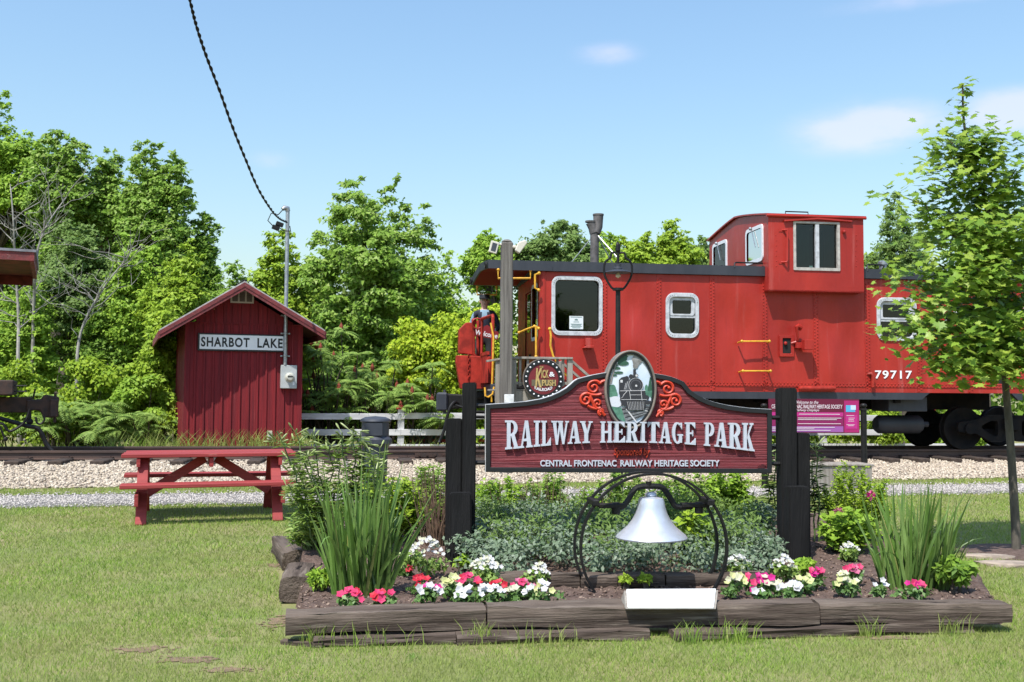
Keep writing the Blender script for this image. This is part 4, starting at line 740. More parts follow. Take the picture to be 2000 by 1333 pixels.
# lamp post with an open lantern frame
LY = 14.2; lb = at(1207, 700, LY); lm = empty('lamp_post', (lb.x, LY, 0)); tag(lm, 'black lamp post with open iron loop and bulb in front of the caboose', 'lamp post')
Zp = lambda py: at(1207, py, LY).z; sx = LY / FPX
MB().tube([(0, 0, 0), (0, 0, .5), (0, 0, .55), (0, 0, Zp(566))], [.07, .07, .042, .034], 12).cyl((0, 0, Zp(568)), (0, 0, Zp(563)), .075, n=12).build('pole', m_iron, lm, smooth=True)
side = [(4, 566), (12, 563), (22, 548), (27, 535), (27, 518), (23, 510), (16, 505), (14, 500), (13, 495), (8, 494), (0, 494)]
for sg in (-1, 1): MB().tube(resample([Vector((sg*a*sx, 0, Zp(b))) for a, b in side], 3), .016, 7).build('loop', m_iron, lm, smooth=True)
MB().tube([(0, 0, Zp(516)), (0, 0, Zp(494)), (0, 0, Zp(490)), (0, 0, Zp(478)), (-.012, 0, Zp(473))], [.02, .02, .035, .03, .008], 8).build('finial', m_iron, lm); MB().lathe([(.045, Zp(516)), (.045, Zp(522)), (.06, Zp(524)), (.06, Zp(527)), (.17, Zp(531)), (.185, Zp(533)), (.17, Zp(533.5)), (.03, Zp(529))], (0, 0, 0), 20).build('shade', m_dark, lm, smooth=True)
MB().lathe([(.015, Zp(533)), (.035, Zp(538)), (.035, Zp(541)), (.0001, Zp(544))], (0, 0, 0), 12).build('bulb', mat('unlit bulb', (.6, .5, .42), .15), lm, smooth=True)
# ------------------------------------------------------------------ person on the platform with a welcome board
pp_ = CAB.p(946, 650, 1.9); fz_ = zp
pe_ = empty('person', CAB.world((pp_.x, 1.9, fz_)), CAB.yaw - R(6)); tag(pe_, 'person in navy vest and black cap standing behind the red end gate', 'person')
me = bpy.data.meshes.new('b'); J = [((0, 0, .95), .15), ((0, 0, 1.12), .145), ((0, -.01, 1.30), .165), ((0, 0, 1.42), .12), ((0, 0, 1.50), .055), ((0, -.01, 1.58), .075), ((0, -.015, 1.66), .088), ((0, -.005, 1.73), .07),
 ((-.19, 0, 1.40), .07), ((-.27, .03, 1.14), .05), ((-.14, -.22, 1.03), .036), ((-.07, -.29, 1.04), .032), ((.19, 0, 1.40), .07), ((.29, .03, 1.14), .05), ((.20, -.20, 1.00), .036), ((.13, -.29, 1.0), .032),
 ((-.10, 0, .86), .10), ((-.11, -.01, .48), .065), ((-.11, .02, .08), .045), ((-.11, -.13, .04), .04), ((.10, 0, .86), .10), ((.11, -.01, .48), .065), ((.11, .02, .08), .045), ((.11, -.13, .04), .04)]
E = [(0,1),(1,2),(2,3),(3,4),(4,5),(5,6),(6,7),(3,8),(8,9),(9,10),(10,11),(3,12),(12,13),(13,14),(14,15),(0,16),(16,17),(17,18),(18,19),(0,20),(20,21),(21,22),(22,23)]
me.from_pydata([j_[0] for j_ in J], E, []); bo = bpy.data.objects.new('b', me); COL.objects.link(bo)
md = bo.modifiers.new('s', 'SKIN'); bo.modifiers.new('u', 'SUBSURF').levels = 2; md.use_smooth_shade = True
for i, sv in enumerate(me.skin_vertices[0].data): sv.radius = (J[i][1], J[i][1] * (.8 if i < 4 else 1)); sv.use_root = (i == 0)
dg = bpy.context.evaluated_depsgraph_get(); bm_ = bpy.data.meshes.new_from_object(bo.evaluated_get(dg)); bpy.data.objects.remove(bo)
m_skin = mat('skin', (.52, .31, .24), .55, var=.15); m_vest = mat('navy vest', (.012, .016, .035), .8, var=.3); m_shirt = mat('blue shirt', (.20, .31, .42), .8, var=.2); m_trou = mat('charcoal trousers', (.03, .032, .04), .85); m_shoe = mat('black shoe', (.01, .01, .01), .4)
body_ = link('body', bm_, [m_skin, m_vest, m_shirt, m_trou, m_shoe], pe_)
for f in bm_.polygons:
    c = f.center; f.use_smooth = True
    f.material_index = 0 if c.z > 1.475 or c.y < -.245 and c.z > .9 else 4 if c.z < .1 else 3 if c.z < .93 else 2 if (c.x < -.215 or (abs(c.x) < .06*(c.z-1.2)/.2 and c.y < -.04)) else 1
MB().lathe([(.098, 1.695), (.104, 1.70), (.108, 1.775), (.10, 1.79), (.0001, 1.795)], (0, -.005, 0), 20).prism([(-.085, 1.69), (.085, 1.69), (.08, 1.705), (-.08, 1.705)], -.17, -.07).build('cap', m_shoe, pe_, smooth=True); MB().lathe([(.107, 1.71), (.111, 1.715), (.111, 1.735), (.107, 1.74)], (0, -.005, 0), 20).build('cap_band', m_trou, pe_)
fc = MB(); fc.add([(-.012, -.10, 1.625), (.012, -.10, 1.625), (.016, -.095, 1.612), (-.016, -.095, 1.612), (0, -.125, 1.617), (0, -.098, 1.66)], [(0,1,5),(0,5,4),(1,4,5),(0,4,3),(1,2,4),(3,4,2)]); fc.sph((-.088, .005, 1.65), .022, 6, 5, 1.4).sph((.088, .005, 1.65), .022, 6, 5, 1.4).build('nose_and_ears', m_skin, pe_)
ey = MB(); ey.sph((-.034, -.092, 1.668), .011, 6, 4).sph((.034, -.092, 1.668), .011, 6, 4).box((-.025, -.0995, 1.588), (.025, -.09, 1.593)).build('eyes_and_mouth', m_shoe, pe_)
for hx, hz_, sg in ((-.07, 1.04, 1), (.13, 1.0, -1)):
    h = MB().sph((hx, -.30, hz_), .042, 8, 6)
    for k_ in range(4): l_ = (.06, .072, .068, .052)[k_]; h.tube([(hx+sg*.01*k_-.01, -.325, hz_+.026-.017*k_), (hx+sg*(.02+l_*.5), -.352, hz_+.026-.017*k_), (hx+sg*(.02+l_), -.342, hz_+.022-.017*k_)], [.0095, .009, .007], 6)
    h.tube([(hx, -.30, hz_+.03), (hx+sg*.02, -.315, hz_+.06), (hx+sg*.045, -.33, hz_+.068)], [.012, .011, .008], 6).build('hand', m_skin, pe_, smooth=True)
wc = CAB.p(951, 650, 1.52); ws = empty('welcome_sign', CAB.world((wc.x, 1.52, wc.z)), CAB.yaw); ws.rotation_euler = (0, R(10), CAB.yaw); tag(ws, 'small red board lettered Welcome held by the person in the cap', 'sign')
MB().box((-.25, 0, -.10), (.24, .015, .06)).prism([(-.12, .06), (.1, .06), (.06, .12), (-.02, .15), (-.08, .11)], .002, .013).build('board', mat('welcome red', (.22, .008, .014), .5), ws); text('lettering', 'Welcome', -.23, -.08, .22, .02, -.001, .004, m_letter, ws, .02)
# ------------------------------------------------------------------ information sign and its posts
IY = 15.3; ip = at(1600, 850, IY); inf = Frame(ip.x, ip.y, 6); ir = inf.root('information_sign'); tag(ir, 'magenta information sign panel between black ball topped posts behind the timber', 'sign')
I = lambda px, py, n=0.0: inf.p(px, py, n)
a, b = I(1502, 846), I(1678, 780); MB().box((a.x, 0, a.z), (b.x, .03, b.z)).build('panel', mat('info maroon', (.12, .004, .03), .45), ir)
def ipatch(nm, x0, y0, x1, y1, m, k=1): p0, p1 = I(x0, y1), I(x1, y0); return MB().box((p0.x, -.003*k, p0.z), (p1.x, -.0005 - .003*(k-1), p1.z)).build(nm, m, ir)
m_mag = mat('info magenta', (.36, .012, .13), .45); m_mag2 = mat('info bright magenta', (.44, .02, .2), .45); m_pur = mat('info purple', (.30, .09, .33), .45); m_print = mat('info print', (.72, .6, .66), .6)
ipatch('stripe', 1506, 806, 1647, 813, m_mag2); ipatch('stripe', 1506, 813.5, 1647, 832, mat('info dark magenta', (.22, .008, .09), .45)); ipatch('stripe', 1502, 833, 1647, 844, m_pur); ipatch('side_panel', 1649, 783, 1677, 845, m_mag); ipatch('side_block', 1652, 811, 1674, 838, m_mag2, 2); ipatch('logo', 1652, 792, 1670, 805, mat('info blue', (.08, .38, .62), .45), 2); ipatch('logo', 1661, 792, 1671, 801, mat('info pale blue', (.5, .62, .8), .45), 3)
def itext(t, x0, y0, x1, y1, bold=.01, sh=0.0): p0, p1 = I(x0, y1), I(x1, y0); text('lettering', t, p0.x, p0.z, p1.x, p1.z, -.004, .002, m_print, ir, bold, sh)
itext('Welcome to the', 1553, 783, 1598, 789, 0, .35); itext('CENTRAL FRONTENAC RAILWAY HERITAGE SOCIETY', 1507, 791, 1645, 798); itext('Railway Displays', 1553, 799, 1600, 805, 0, .35)
pl_ = MB()
for x0_, x1_, y_ in ((1560, 1640, 809.5), (1558, 1643, 817), (1558, 1634, 820), (1558, 1642, 828), (1508, 1630, 835), (1508, 1590, 838), (1508, 1622, 841), (1653, 1668, 812), (1657, 1669, 817), (1657, 1667, 820), (1656, 1668, 823), (1653, 1669, 830), (1656, 1667, 832)):
    p0, p1 = I(x0_, y_), I(x1_, y_); pl_.box((p0.x, -.0075, p0.z-.003), (p1.x, -.0066, p1.z+.003))
pl_.build('small_print', m_print, ir)
for px in (1495, 1690): x = I(px, 850).x; pst = MB().cyl((x, .05, 0), (x, .05, I(px, 800).z), .045, n=12).lathe([(.055, 0), (.055, .02), (.03, .03), (.03, .04), (.05, .06), (.052, .075), (.04, .095), (.0001, .105)], (x, .05, I(px, 802).z), 12).build('post', m_iron, ir, smooth=True)
# low box step
bp = onz(1650, 962, 0); bs = empty('wooden_box_step', (bp.x, 14.9, 0), R(7)); tag(bs, 'low weathered plank box at the ballast edge behind the shrub', 'planter box')
bt = at(1650, 907, 14.9).z
MB().box((-.55, 0, 0), (.42, .03, bt-.032)).build('front_plank', m_greywood, bs, .006); MB().box((-.58, -.02, bt-.03), (.45, .5, bt)).build('top_plank', m_greywood, bs, .006); MB().box((-.55, .032, 0), (-.52, .48, bt-.031)).build('end_plank', m_greywood, bs); MB().box((.39, .032, 0), (.42, .48, bt-.031)).build('end_plank', m_greywood, bs)
# litter bin
bi = at(733, 850, 15.0); bn = empty('litter_bin', (bi.x, 15.0, 0)); tag(bn, 'dark grey litter bin with domed lid near the track', 'bin')
kz = lambda py: at(733, py, 15.0).z; k_ = 15.0 / FPX
MB().lathe([(.15, 0), (.17, .02), (.19, kz(872)), (.19, kz(868))], (0, 0, 0), 24).build('bucket', m_plastic, bn, smooth=True)
MB().lathe([(.2, kz(872)), (.245, kz(866)), (.245, kz(858)), (.2, kz(852)), (.205, kz(851))], (0, 0, 0), 24).build('rim', m_plastic, bn, smooth=True); MB().lathe([(.2, kz(852)), (.2, kz(825)), (.225, kz(823)), (.215, kz(819)), (.15, kz(815)), (.0001, kz(813))], (0, 0, 0), 24).build('hood', m_plastic, bn, smooth=True); MB().prism(rrect(-.13, kz(850), .13, kz(826), .02), -.212, -.16).build('flap', m_dark, bn)
# ------------------------------------------------------------------ picnic table
tb0 = onz(408, 1020, 0); tc_ = Vector((tb0.x, 11.62, 0)); TB = Frame(tc_.x, tc_.y, 18); tb = TB.root('picnic_table'); tag(tb, 'red painted wooden picnic table on the lawn before the shed', 'picnic table')
T = TB.p
NT = -.37
xl_, xr_ = T(239, 888, NT).x, T(580, 885, NT).x; zt = T(408, 886, NT).z
for i in range(5): y_ = NT + i * .149; dx = random.uniform(-.02, .02); MB().box((xl_+dx, y_, zt-.042+random.uniform(-.002, .002)), (xr_+dx, y_+.141, zt+random.uniform(-.003, .003))).build('top_plank', m_table, tb, .006)
for nb_, pa, pb in ((-.75, (233, 950), (580, 940)), (.47, (242, 925), (572, 925))):
    a = T(pa[0], pa[1], nb_); b = T(pb[0], pb[1], nb_); a.z, b.z = a.z*.7+b.z*.3, a.z*.3+b.z*.7
    for i in range(2): d = i * .142; MB().beam((a.x, nb_+.07+d, a.z-.02), (b.x, nb_+.07+d, b.z-.02), .136, .042).build('bench_plank', m_table, tb, .006)
zbench = .375
for px in (277, 541):
    x = T(px, 960, -.5).x; s_ = 1 if px < 400 else -1
    for e in (-1, 1): MB().beam((x, e*.66, 0.0), (x, e*.20, zt-.045), .042, .11, (1, 0, 0)).build('leg', m_table, tb, .005)
    MB().box((x-s_*.045-.02, -.36, zt-.14), (x-s_*.045+.02, .36, zt-.046)).build('top_cleat', m_table, tb, .004); MB().box((x-s_*.045-.02, -.76, zbench-.17), (x-s_*.045+.02, .76, zbench-.045)).build('bench_cleat', m_table, tb, .004)
    MB().beam((x+s_*.04, 0, zbench-.1), ((xl_+xr_)/2 - s_*.06, 0, zt-.07), .045, .10).build('brace', m_table, tb, .004)
MB().box(((xl_+xr_)/2-.022, -.34, zt-.15), ((xl_+xr_)/2+.022, .34, zt-.046)).build('top_cleat', m_table, tb, .004)
# ================================================================== PARK SIGN
sp = at(1226, 900, 7.7); SG = Frame(sp.x, sp.y, 5); sg_ = SG.root('park_sign'); tag(sg_, 'carved maroon Railway Heritage Park sign hung between black timbers', 'sign')
G = lambda px, py, n=0.0: SG.p(px, py, n)
topl = [(948, 790), (990, 787.5), (1028, 784), (1055, 779.5), (1075, 773.5), (1092, 766), (1106, 757.6), (1115, 750), (1121.5, 744), (1128, 740), (1141, 736.5), (1155.6, 732.8), (1170, 730), (1184, 727.6), (1205, 726), (1232, 725.6), (1260, 727), (1283, 730.5), (1296, 732.5), (1308, 735.3), (1322, 740), (1335, 745.5), (1340, 752), (1347, 761), (1360, 770.5), (1372, 777), (1385, 782.4), (1402, 787.5), (1422, 791.7), (1445, 795), (1466, 797.3), (1506.8, 799.5)]
outer = [(948, 922.6), (1506.8, 925)] + topl[::-1]
def inset(poly, d):
    n = len(poly); o_ = []
    for i in range(n):
        p, q, r_ = Vector(poly[i-1]), Vector(poly[i]), Vector(poly[(i+1) % n]); e1 = (q-p).normalized(); e2 = (r_-q).normalized()
        n1 = Vector((e1.y, -e1.x)); n2 = Vector((e2.y, -e2.x)); b = n1 + n2; o_.append(tuple(q + b * (d / max(.35, b.dot(n1)))))
    return o_
loc = lambda P_, n=0.0: [(v.x, v.z) for v in (G(x, y, n) for x, y in P_)]
MB().prism(loc(outer), 0, .075).build('sunlit_board_edge', m_white, sg_); fo = loc(inset(outer, .6)); fi = loc(inset(outer, 9.5))  # white rim colour stands in for sunlight on the board's top thickness
MB().ring(fo, fi, -.022, -.001).build('frame', m_signblack, sg_, .003); MB().prism(loc(inset(outer, 9)), -.006, -.0005).build('panel', m_board, sg_)
m_signletter = mat('sign letter blue white', (.50, .53, .60), .5, var=.1, vscale=20)
# slab-serif letters, drawn as strokes in a unit box
def rc_(x0, z0, x1, z1): return [(x0, z0), (x1, z0), (x1, z1), (x0, z1)]
def ser(x0, x1, z): return [(x0, 0), (x1, 0), (x1-.04, .07), (x0+.04, .07)] if z == 0 else [(x0+.04, .93), (x1-.04, .93), (x1, 1), (x0, 1)]
def bowl(cx, cz, rx, rz, tx, tz_, a0, a1, n=12): return [[o_[i], o_[i+1], i_[i+1], i_[i]] for o_, i_ in [(arc(cx, cz, rx, rz, a0, a1, n), arc(cx, cz, rx-tx, rz-tz_, a0, a1, n))] for i in range(n)]
LT = {'I': [rc_(.27, 0, .73, 1), ser(0, 1, 0), ser(0, 1, 1)], 'L': [rc_(.14, 0, .45, 1), ser(0, .6, 1), rc_(0, 0, 1, .08), [(.62, .08), (1, .08), (1, .32)]],
 'H': [rc_(.08, 0, .34, 1), rc_(.66, 0, .92, 1), rc_(.34, .45, .66, .55), ser(-.03, .44, 0), ser(-.03, .44, 1), ser(.56, 1.03, 0), ser(.56, 1.03, 1)],
 'E': [rc_(.13, 0, .43, 1), rc_(0, 0, 1, .08), rc_(0, .92, .95, 1), rc_(.43, .47, .72, .55), [(.62, .08), (1, .08), (1, .3)], [(.6, .92), (.95, .92), (.95, .72)], rc_(.68, .38, .76, .64)],
 'T': [rc_(.33, 0, .67, 1), ser(.16, .84, 0), rc_(0, .92, 1, 1), [(0, .92), (.28, .92), (0, .72)], [(1, .92), (.72, .92), (1, .72)]],
 'A': [[(.1, 0), (.22, 0), (.53, .96), (.42, 1)], [(.6, 0), (.94, 0), (.66, 1), (.42, 1)], rc_(.2, .24, .7, .33), ser(-.04, .36, 0), ser(.5, 1.04, 0)],
 'W': [[(.26, 0), (.38, 0), (.27, 1), (.07, 1)], [(.27, 0), (.37, 0), (.55, 1), (.47, 1)], [(.63, 0), (.75, 0), (.62, 1), (.40, 1)], [(.64, 0), (.74, 0), (.94, 1), (.86, 1)], ser(-.02, .36, 1), ser(.34, .68, 1), ser(.78, 1.02, 1)],
 'Y': [rc_(.36, 0, .66, .45), [(.36, .42), (.66, .42), (.36, 1), (.08, 1)], [(.52, .42), (.66, .42), (.92, 1), (.79, 1)], ser(.2, .82, 0), ser(-.02, .46, 1), ser(.68, 1.04, 1)],
 'R': [rc_(.12, 0, .40, 1), ser(-.02, .54, 0), rc_(-.02, .93, .5, 1), rc_(.38, .46, .55, .54)] + bowl(.5, .735, .42, .265, .27, .085, 90, -90) + [[(.42, .48), (.68, .52), (.94, .07), (.66, .07)], ser(.6, 1.06, 0)],
 'P': [rc_(.12, 0, .42, 1), ser(-.02, .58, 0), rc_(-.02, .93, .5, 1), rc_(.4, .42, .55, .50)] + bowl(.5, .71, .45, .29, .28, .085, 90, -90),
 'G': bowl(.5, .5, .5, .5, .27, .08, 55, 330, 20) + [rc_(.62, .06, .9, .42), rc_(.5, .38, 1, .45), [(.8, .98), (.9, .98), (.9, .66), (.74, .8)]],
 'K': [rc_(.12, 0, .40, 1), ser(-.02, .52, 0), ser(-.02, .52, 1), [(.38, .38), (.48, .48), (.9, .95), (.76, .95)], [(.44, .46), (.58, .62), (1, .05), (.68, .05)], ser(.58, 1.1, 0), ser(.62, 1.0, 1)]}
LX = [('R', 987, 1013), ('A', 1015, 1040), ('I', 1042.5, 1055.5), ('L', 1057, 1076), ('W', 1077, 1111), ('A', 1110, 1134), ('Y', 1133, 1157), ('H', 1173, 1196), ('E', 1199, 1221), ('R', 1223, 1247), ('I', 1250, 1263), ('T', 1265, 1288), ('A', 1288, 1311), ('G', 1313, 1334), ('E', 1338, 1359), ('P', 1376, 1396), ('A', 1397, 1421), ('R', 1423, 1448), ('K', 1450, 1472)]
topy = lambda px: 821.5 + (px - 987) * .011
boty = lambda px: float(np.interp(px, [987, 1040, 1100, 1160, 1220, 1280, 1340, 1400, 1472], [878.5, 873.5, 868, 865, 864.6, 865.5, 868, 872.8, 882]))
for ch_, x0_, x1_ in LX:
    L_ = MB(); fd = .066 if 1190 < x0_ < 1262 else .030
    for i, poly in enumerate(LT[ch_]):
        pts_ = []
        for u, v in poly: px = x0_ + u * (x1_ - x0_); t_, b_ = topy(px), boty(px); g = G(px, b_ + v * (t_ - b_), -fd); pts_.append((g.x, g.z))
        L_.prism(pts_, -fd - i * .00025, -.0065)
    L_.build('letter', m_signletter, sg_)
def gtext(t, x0_, y0, x1_, y1, dep, m, bold=.01, sh=0): a = G(x0_, y1, -.012); b = G(x1_, y0, -.012); text('lettering', t, a.x, a.z, b.x, b.z, -.0062, dep, m, sg_, bold, sh)
gtext('CENTRAL FRONTENAC', 1055, 899, 1204, 911.5, .012, m_signletter, .022); gtext('RAILWAY HERITAGE SOCIETY', 1211.5, 899, 1405, 911.5, .012, m_signletter, .022); gtext('Sponsored by', 1199, 875, 1269, 894, .014, m_scroll, .012, .2)
gtext('alk', 1480, 907, 1496, 915, .008, mat('maroon signature', (.07, .006, .01), .6), .05, .3)
# red scrolls
def spiral(cx, cy, r, a0, turns, sg): return [(cx + sg * (r * (1 - .78*t)) * math.cos(R(a0) + t*turns*2*math.pi), cy - (r * (1 - .78*t)) * math.sin(R(a0) + t*turns*2*math.pi)) for t in [i/26 for i in range(27)]]
for sgn, cx in ((1, 1157.5), (-1, 1305.5)):
    s_ = MB(); off = 0 if sgn == 1 else 2
    for dx, cy, r, a0, tn in ((2, 757, 14.5, 30, 1.35), (-13, 781, 13, 60, 1.35), (10, 788, 10.5, -60, -1.2), (17, 804.5, 6.5, -100, -1.2)):
        pts_ = [G(px, py + off, -.012) for px, py in spiral(cx + sgn*dx, cy, r, a0, tn, sgn)]; s_.tube(pts_, [.0125 - .006*i/26 for i in range(27)], 6)
        e = pts_[-1]; s_.sph((e.x, -.014, e.z), .013, 8, 5)
    for q in (((-2, 770), (-4, 775), (-1, 783), (6, 796), (13, 800), (24, 812)), ((14, 750), (18, 746), (24, 744)), ((-12, 768), (-4, 771), (8, 772), (17, 770)), ((-10, 793), (-2, 797), (8, 799))):
        s_.tube(resample([G(cx + sgn*a, b + off, -.012) for a, b in q], 5), .012, 6)
    s_.build('scroll', m_scroll, sg_, smooth=True)
# oval plaque with a painted locomotive
oc2 = G(1231.5, 761, -.04); orx = G(1282, 761, -.04).x - oc2.x; orz = oc2.z - G(1231.5, 838, -.04).z
el = lambda k, n=56: [(oc2.x + orx*k*math.cos(2*math.pi*i/n) if k == 1 else oc2.x + (orx - (1-k)*orx)*math.cos(2*math.pi*i/n), oc2.z + (orz - (1-k)*orx)*math.sin(2*math.pi*i/n)) for i in range(n)]
opl = MB().prism(el(.93), -.030, .08).build('oval_plaque', mat('painted sky', (.50, .60, .72), .6, var=.4, vscale=5, vcol=(.64, .70, .76)), sg_)
MB().ring(el(1.0), el(.915), -.06, .085).build('oval_frame', m_ovalframe, opl, .006); MB().ring(el(.913), el(.84), -.045, -.02).build('oval_liner', m_signblack, opl)
z2 = lambda zx, zy: (lambda g: (g.x, g.z))(G(1100 + zx/7.692, 680 + zy/7.692, -.03))
pc = {'dk': mat('painted black', (.022, .022, .028), .6), 'mid': mat('painted charcoal', (.07, .07, .08), .6), 'gr': mat('painted green', (.05, .15, .10), .6, var=.6, vscale=22, vcol=(.10, .24, .17)), 'gd': mat('painted dark green', (.025, .085, .05), .6), 'st': mat('painted steam', (.58, .60, .66), .6), 'sm': mat('painted smoke', (.13, .12, .11), .7, var=.5, vscale=12, vcol=(.28, .28, .28)), 'ln': mat('painted line', (.55, .54, .55), .6), 'tr': mat('painted trunk', (.22, .2, .19), .6), 'gy': mat('painted ballast', (.20, .21, .22), .6, var=.6, vscale=30)}
keys = list(pc); PT = MB(); lay = [0]
def pg(c, *P_):
    lay[0] += 1; PT.cm = keys.index(c); d = -.0302 - lay[0]*.00022
    cen = z2(1010, 640)
    def clip(q):                                                   # stay inside the oval
        x, z = z2(*q); u, w_ = (x-oc2.x)/(orx*.85), (z-oc2.z)/(orz - .15*orx); r_ = math.hypot(u, w_)
        return (oc2.x + (x-oc2.x)/r_, oc2.z + (z-oc2.z)/r_) if r_ > 1 else (x, z)
    PT.add([(x, d, z) for x, z in map(clip, P_)], [tuple(range(len(P_)))])
def ln(c, a, b, w_=8):
    d = Vector((b[0]-a[0], b[1]-a[1])).normalized(); n_ = Vector((-d.y, d.x)) * w_/2; pg(c, (a[0]+n_.x, a[1]+n_.y), (b[0]+n_.x, b[1]+n_.y), (b[0]-n_.x, b[1]-n_.y), (a[0]-n_.x, a[1]-n_.y))
def disc(c, cx, cy, r, ry=None, n=18): pg(c, *[(cx + r*math.cos(2*math.pi*i/n), cy + (ry or r)*math.sin(2*math.pi*i/n)) for i in range(n)])
for q in range(9): disc('gr', 660 + q*14, 610 + (q % 3)*45, 46, 60)
for q in range(6): disc('gr', 1250 + q*26, 640 + (q % 2)*26, 30, 90)
pg('gd', (1265, 640), (1300, 440), (1312, 440), (1350, 640))
for x, y, w_, h in ((860, 165, 100, 48), (900, 230, 85, 36), (800, 305, 60, 20), (830, 370, 70, 20), (760, 260, 60, 26), (770, 410, 40, 14), (930, 130, 40, 26)): disc('gd', x, y, w_, h)
ln('tr', (690, 560), (800, 220), 20); ln('tr', (720, 540), (755, 330), 10)
for x, y, r_ in ((1085, 270, 40), (1095, 225, 50), (1120, 180, 62), (1085, 170, 55), (1105, 135, 50), (1150, 150, 50)): disc('sm', x, y, r_)
disc('st', 780, 810, 110, 85); disc('st', 720, 790, 70, 50); disc('st', 1310, 840, 60, 60); pg('gr', (690, 900), (870, 900), (960, 1130), (800, 1130))
pg('gy', (870, 890), (1330, 890), (1360, 1180), (940, 1180))
for y in (925, 985, 1045, 1105): ln('dk', (880 + (y-925)*.4, y), (1330, y), 22)
ln('ln', (945, 915), (1110, 1140), 20); ln('ln', (1200, 930), (1330, 1030), 14)
pg('dk', (835, 700), (835, 480), (870, 445), (960, 420), (985, 450), (985, 700)); pg('ln', (855, 480), (890, 480), (890, 520), (855, 520)); pg('mid', (900, 640), (930, 520), (1000, 470), (1040, 640)); ln('ln', (940, 530), (915, 620), 5); ln('ln', (965, 505), (935, 620), 5)
pg('dk', (1045, 480), (1048, 320), (1090, 320), (1085, 480)); disc('dk', 1015, 430, 34, 34); disc('mid', 1098, 415, 26); disc('ln', 1098, 415, 17)
disc('ln', 1088, 560, 110); disc('dk', 1088, 558, 104); disc('mid', 1085, 560, 84); disc('dk', 1085, 562, 72); disc('ln', 1092, 568, 16)
pg('dk', (850, 640), (1225, 640), (1250, 790), (850, 800)); ln('ln', (850, 645), (1230, 640), 7); ln('ln', (990, 650), (1010, 780), 7); ln('ln', (1165, 650), (1180, 790), 7); ln('ln', (1000, 705), (1170, 705), 6); ln('ln', (960, 640), (890, 720), 8)
disc('dk', 905, 755, 45); disc('dk', 1245, 750, 40); ln('ln', (870, 755), (905, 712), 5); ln('ln', (870, 775), (1250, 775), 6)
pg('dk', (865, 795), (1310, 795), (1310, 845), (1240, 850), (1215, 930), (960, 935), (930, 870), (865, 860))
for i in range(11): ln('ln', (955 + i*25, 805), (985 + i*21, 930), 4)
PT.build('painting', [pc[k] for k in keys], opl)
# timbers and hangers
for x0_, x1_, y0, y1, n0, n1 in ((905, 931, 748, 1125, .0, .13), (872, 904, 818, 1128, .03, .16), (880, 921, 964, 1122, -.16, -.02), (1526, 1556, 758, 1108, .0, .13), (1557, 1582, 846, 1110, .03, .16), (1541, 1582, 951, 1106, -.15, -.02)):
    a = G(x0_, y0, n0); b = G(x1_, y0, n0); t_ = MB(); zb = .05
    jit = [random.uniform(-.006, .006) for _ in range(8)]
    t_.add([(a.x+jit[0], n0, zb), (b.x+jit[1], n0, zb), (b.x+jit[1], n1, zb), (a.x+jit[0], n1, zb), (a.x+jit[2], n0+jit[4], a.z), (b.x+jit[3], n0+jit[5], a.z+jit[6]), (b.x+jit[3], n1, a.z), (a.x+jit[2], n1, a.z+jit[7])], [(0,3,2,1),(4,5,6,7),(0,1,5,4),(1,2,6,5),(2,3,7,6),(3,0,4,7)])
    t_.build('timber', m_black, sg_, .008, seg=2)
for pa, pb, py in ((929, 950, 793), (929, 950, 904), (1504, 1528, 816), (1504, 1528, 906)): a = G(pa, py, .04); b = G(pb, py, .04); MB().cyl(a, b, .017, n=8).build('hanger', m_iron, sg_)
# ================================================================== BELL
bc = at(1270, 1063, 6.75); BL = Frame(bc.x, bc.y, 6); bl = BL.root('bell_stand'); tag(bl, 'silver bell hanging in a double black iron hoop in the flower bed', 'bell')
B = lambda px, py, n=0.0: BL.p(px, py, n)
hc = B(1270, 1066); hr = hc.x - B(1128, 1066).x
for n_, dx in ((-.085, .006), (.085, -.006)):
    h = MB(); pts_ = [(hr*math.cos(R(a_))+hc.x+dx, hc.z + hr*.98*math.sin(R(a_))) for a_ in np.linspace(-48, 228, 64)]
    V = []; 
    for (x, z) in pts_:
        u = Vector((x-hc.x-dx, 0, z-hc.z)).normalized(); 
        for du, dn in ((-.007, -.019), (.007, -.019), (.007, .019), (-.007, .019)): V.append((x + u.x*du, n_+dn, z + u.z*du))
    h.add(V, [(i*4+k_, i*4+(k_+1) % 4, (i+1)*4+(k_+1) % 4, (i+1)*4+k_) for i in range(63) for k_ in range(4)]); h.build('hoop', m_iron, bl)
for a_ in (38, 142): x, z = hc.x + hr*math.cos(R(a_)), hc.z + hr*.98*math.sin(R(a_)); MB().box((x-.022, -.115, z-.022), (x+.022, .115, z+.018)).build('hoop_spacer', m_iron, bl, .006)
for px0, px1, py in ((1168, 1222, 988), (1330, 1384, 987)): a = B(px0, py); b = B(px1, py); MB().beam((a.x, 0, a.z), (b.x, 0, b.z), .06, .03).cyl((a.x*.35+b.x*.65, 0, a.z-.055), (a.x*.35+b.x*.65, 0, a.z+.02), .03, n=8).build('bearing', m_iron, bl, .006)
yk = [B(1205, 989), B(1216, 990), B(1226, 978), B(1240, 956), B(1252, 951), B(1268, 950), B(1288, 951), B(1298, 957), B(1312, 978), B(1322, 990), B(1352, 990)]
MB().tube(resample(yk, 4), .019, 8).cyl(B(1267, 953), B(1267, 941), .02, n=8).build('yoke', m_iron, bl, smooth=True)
zq = lambda py: B(1270, py).z; wq = lambda w_: w_ / FPX * 6.75
bcx = B(1272, 1010).x
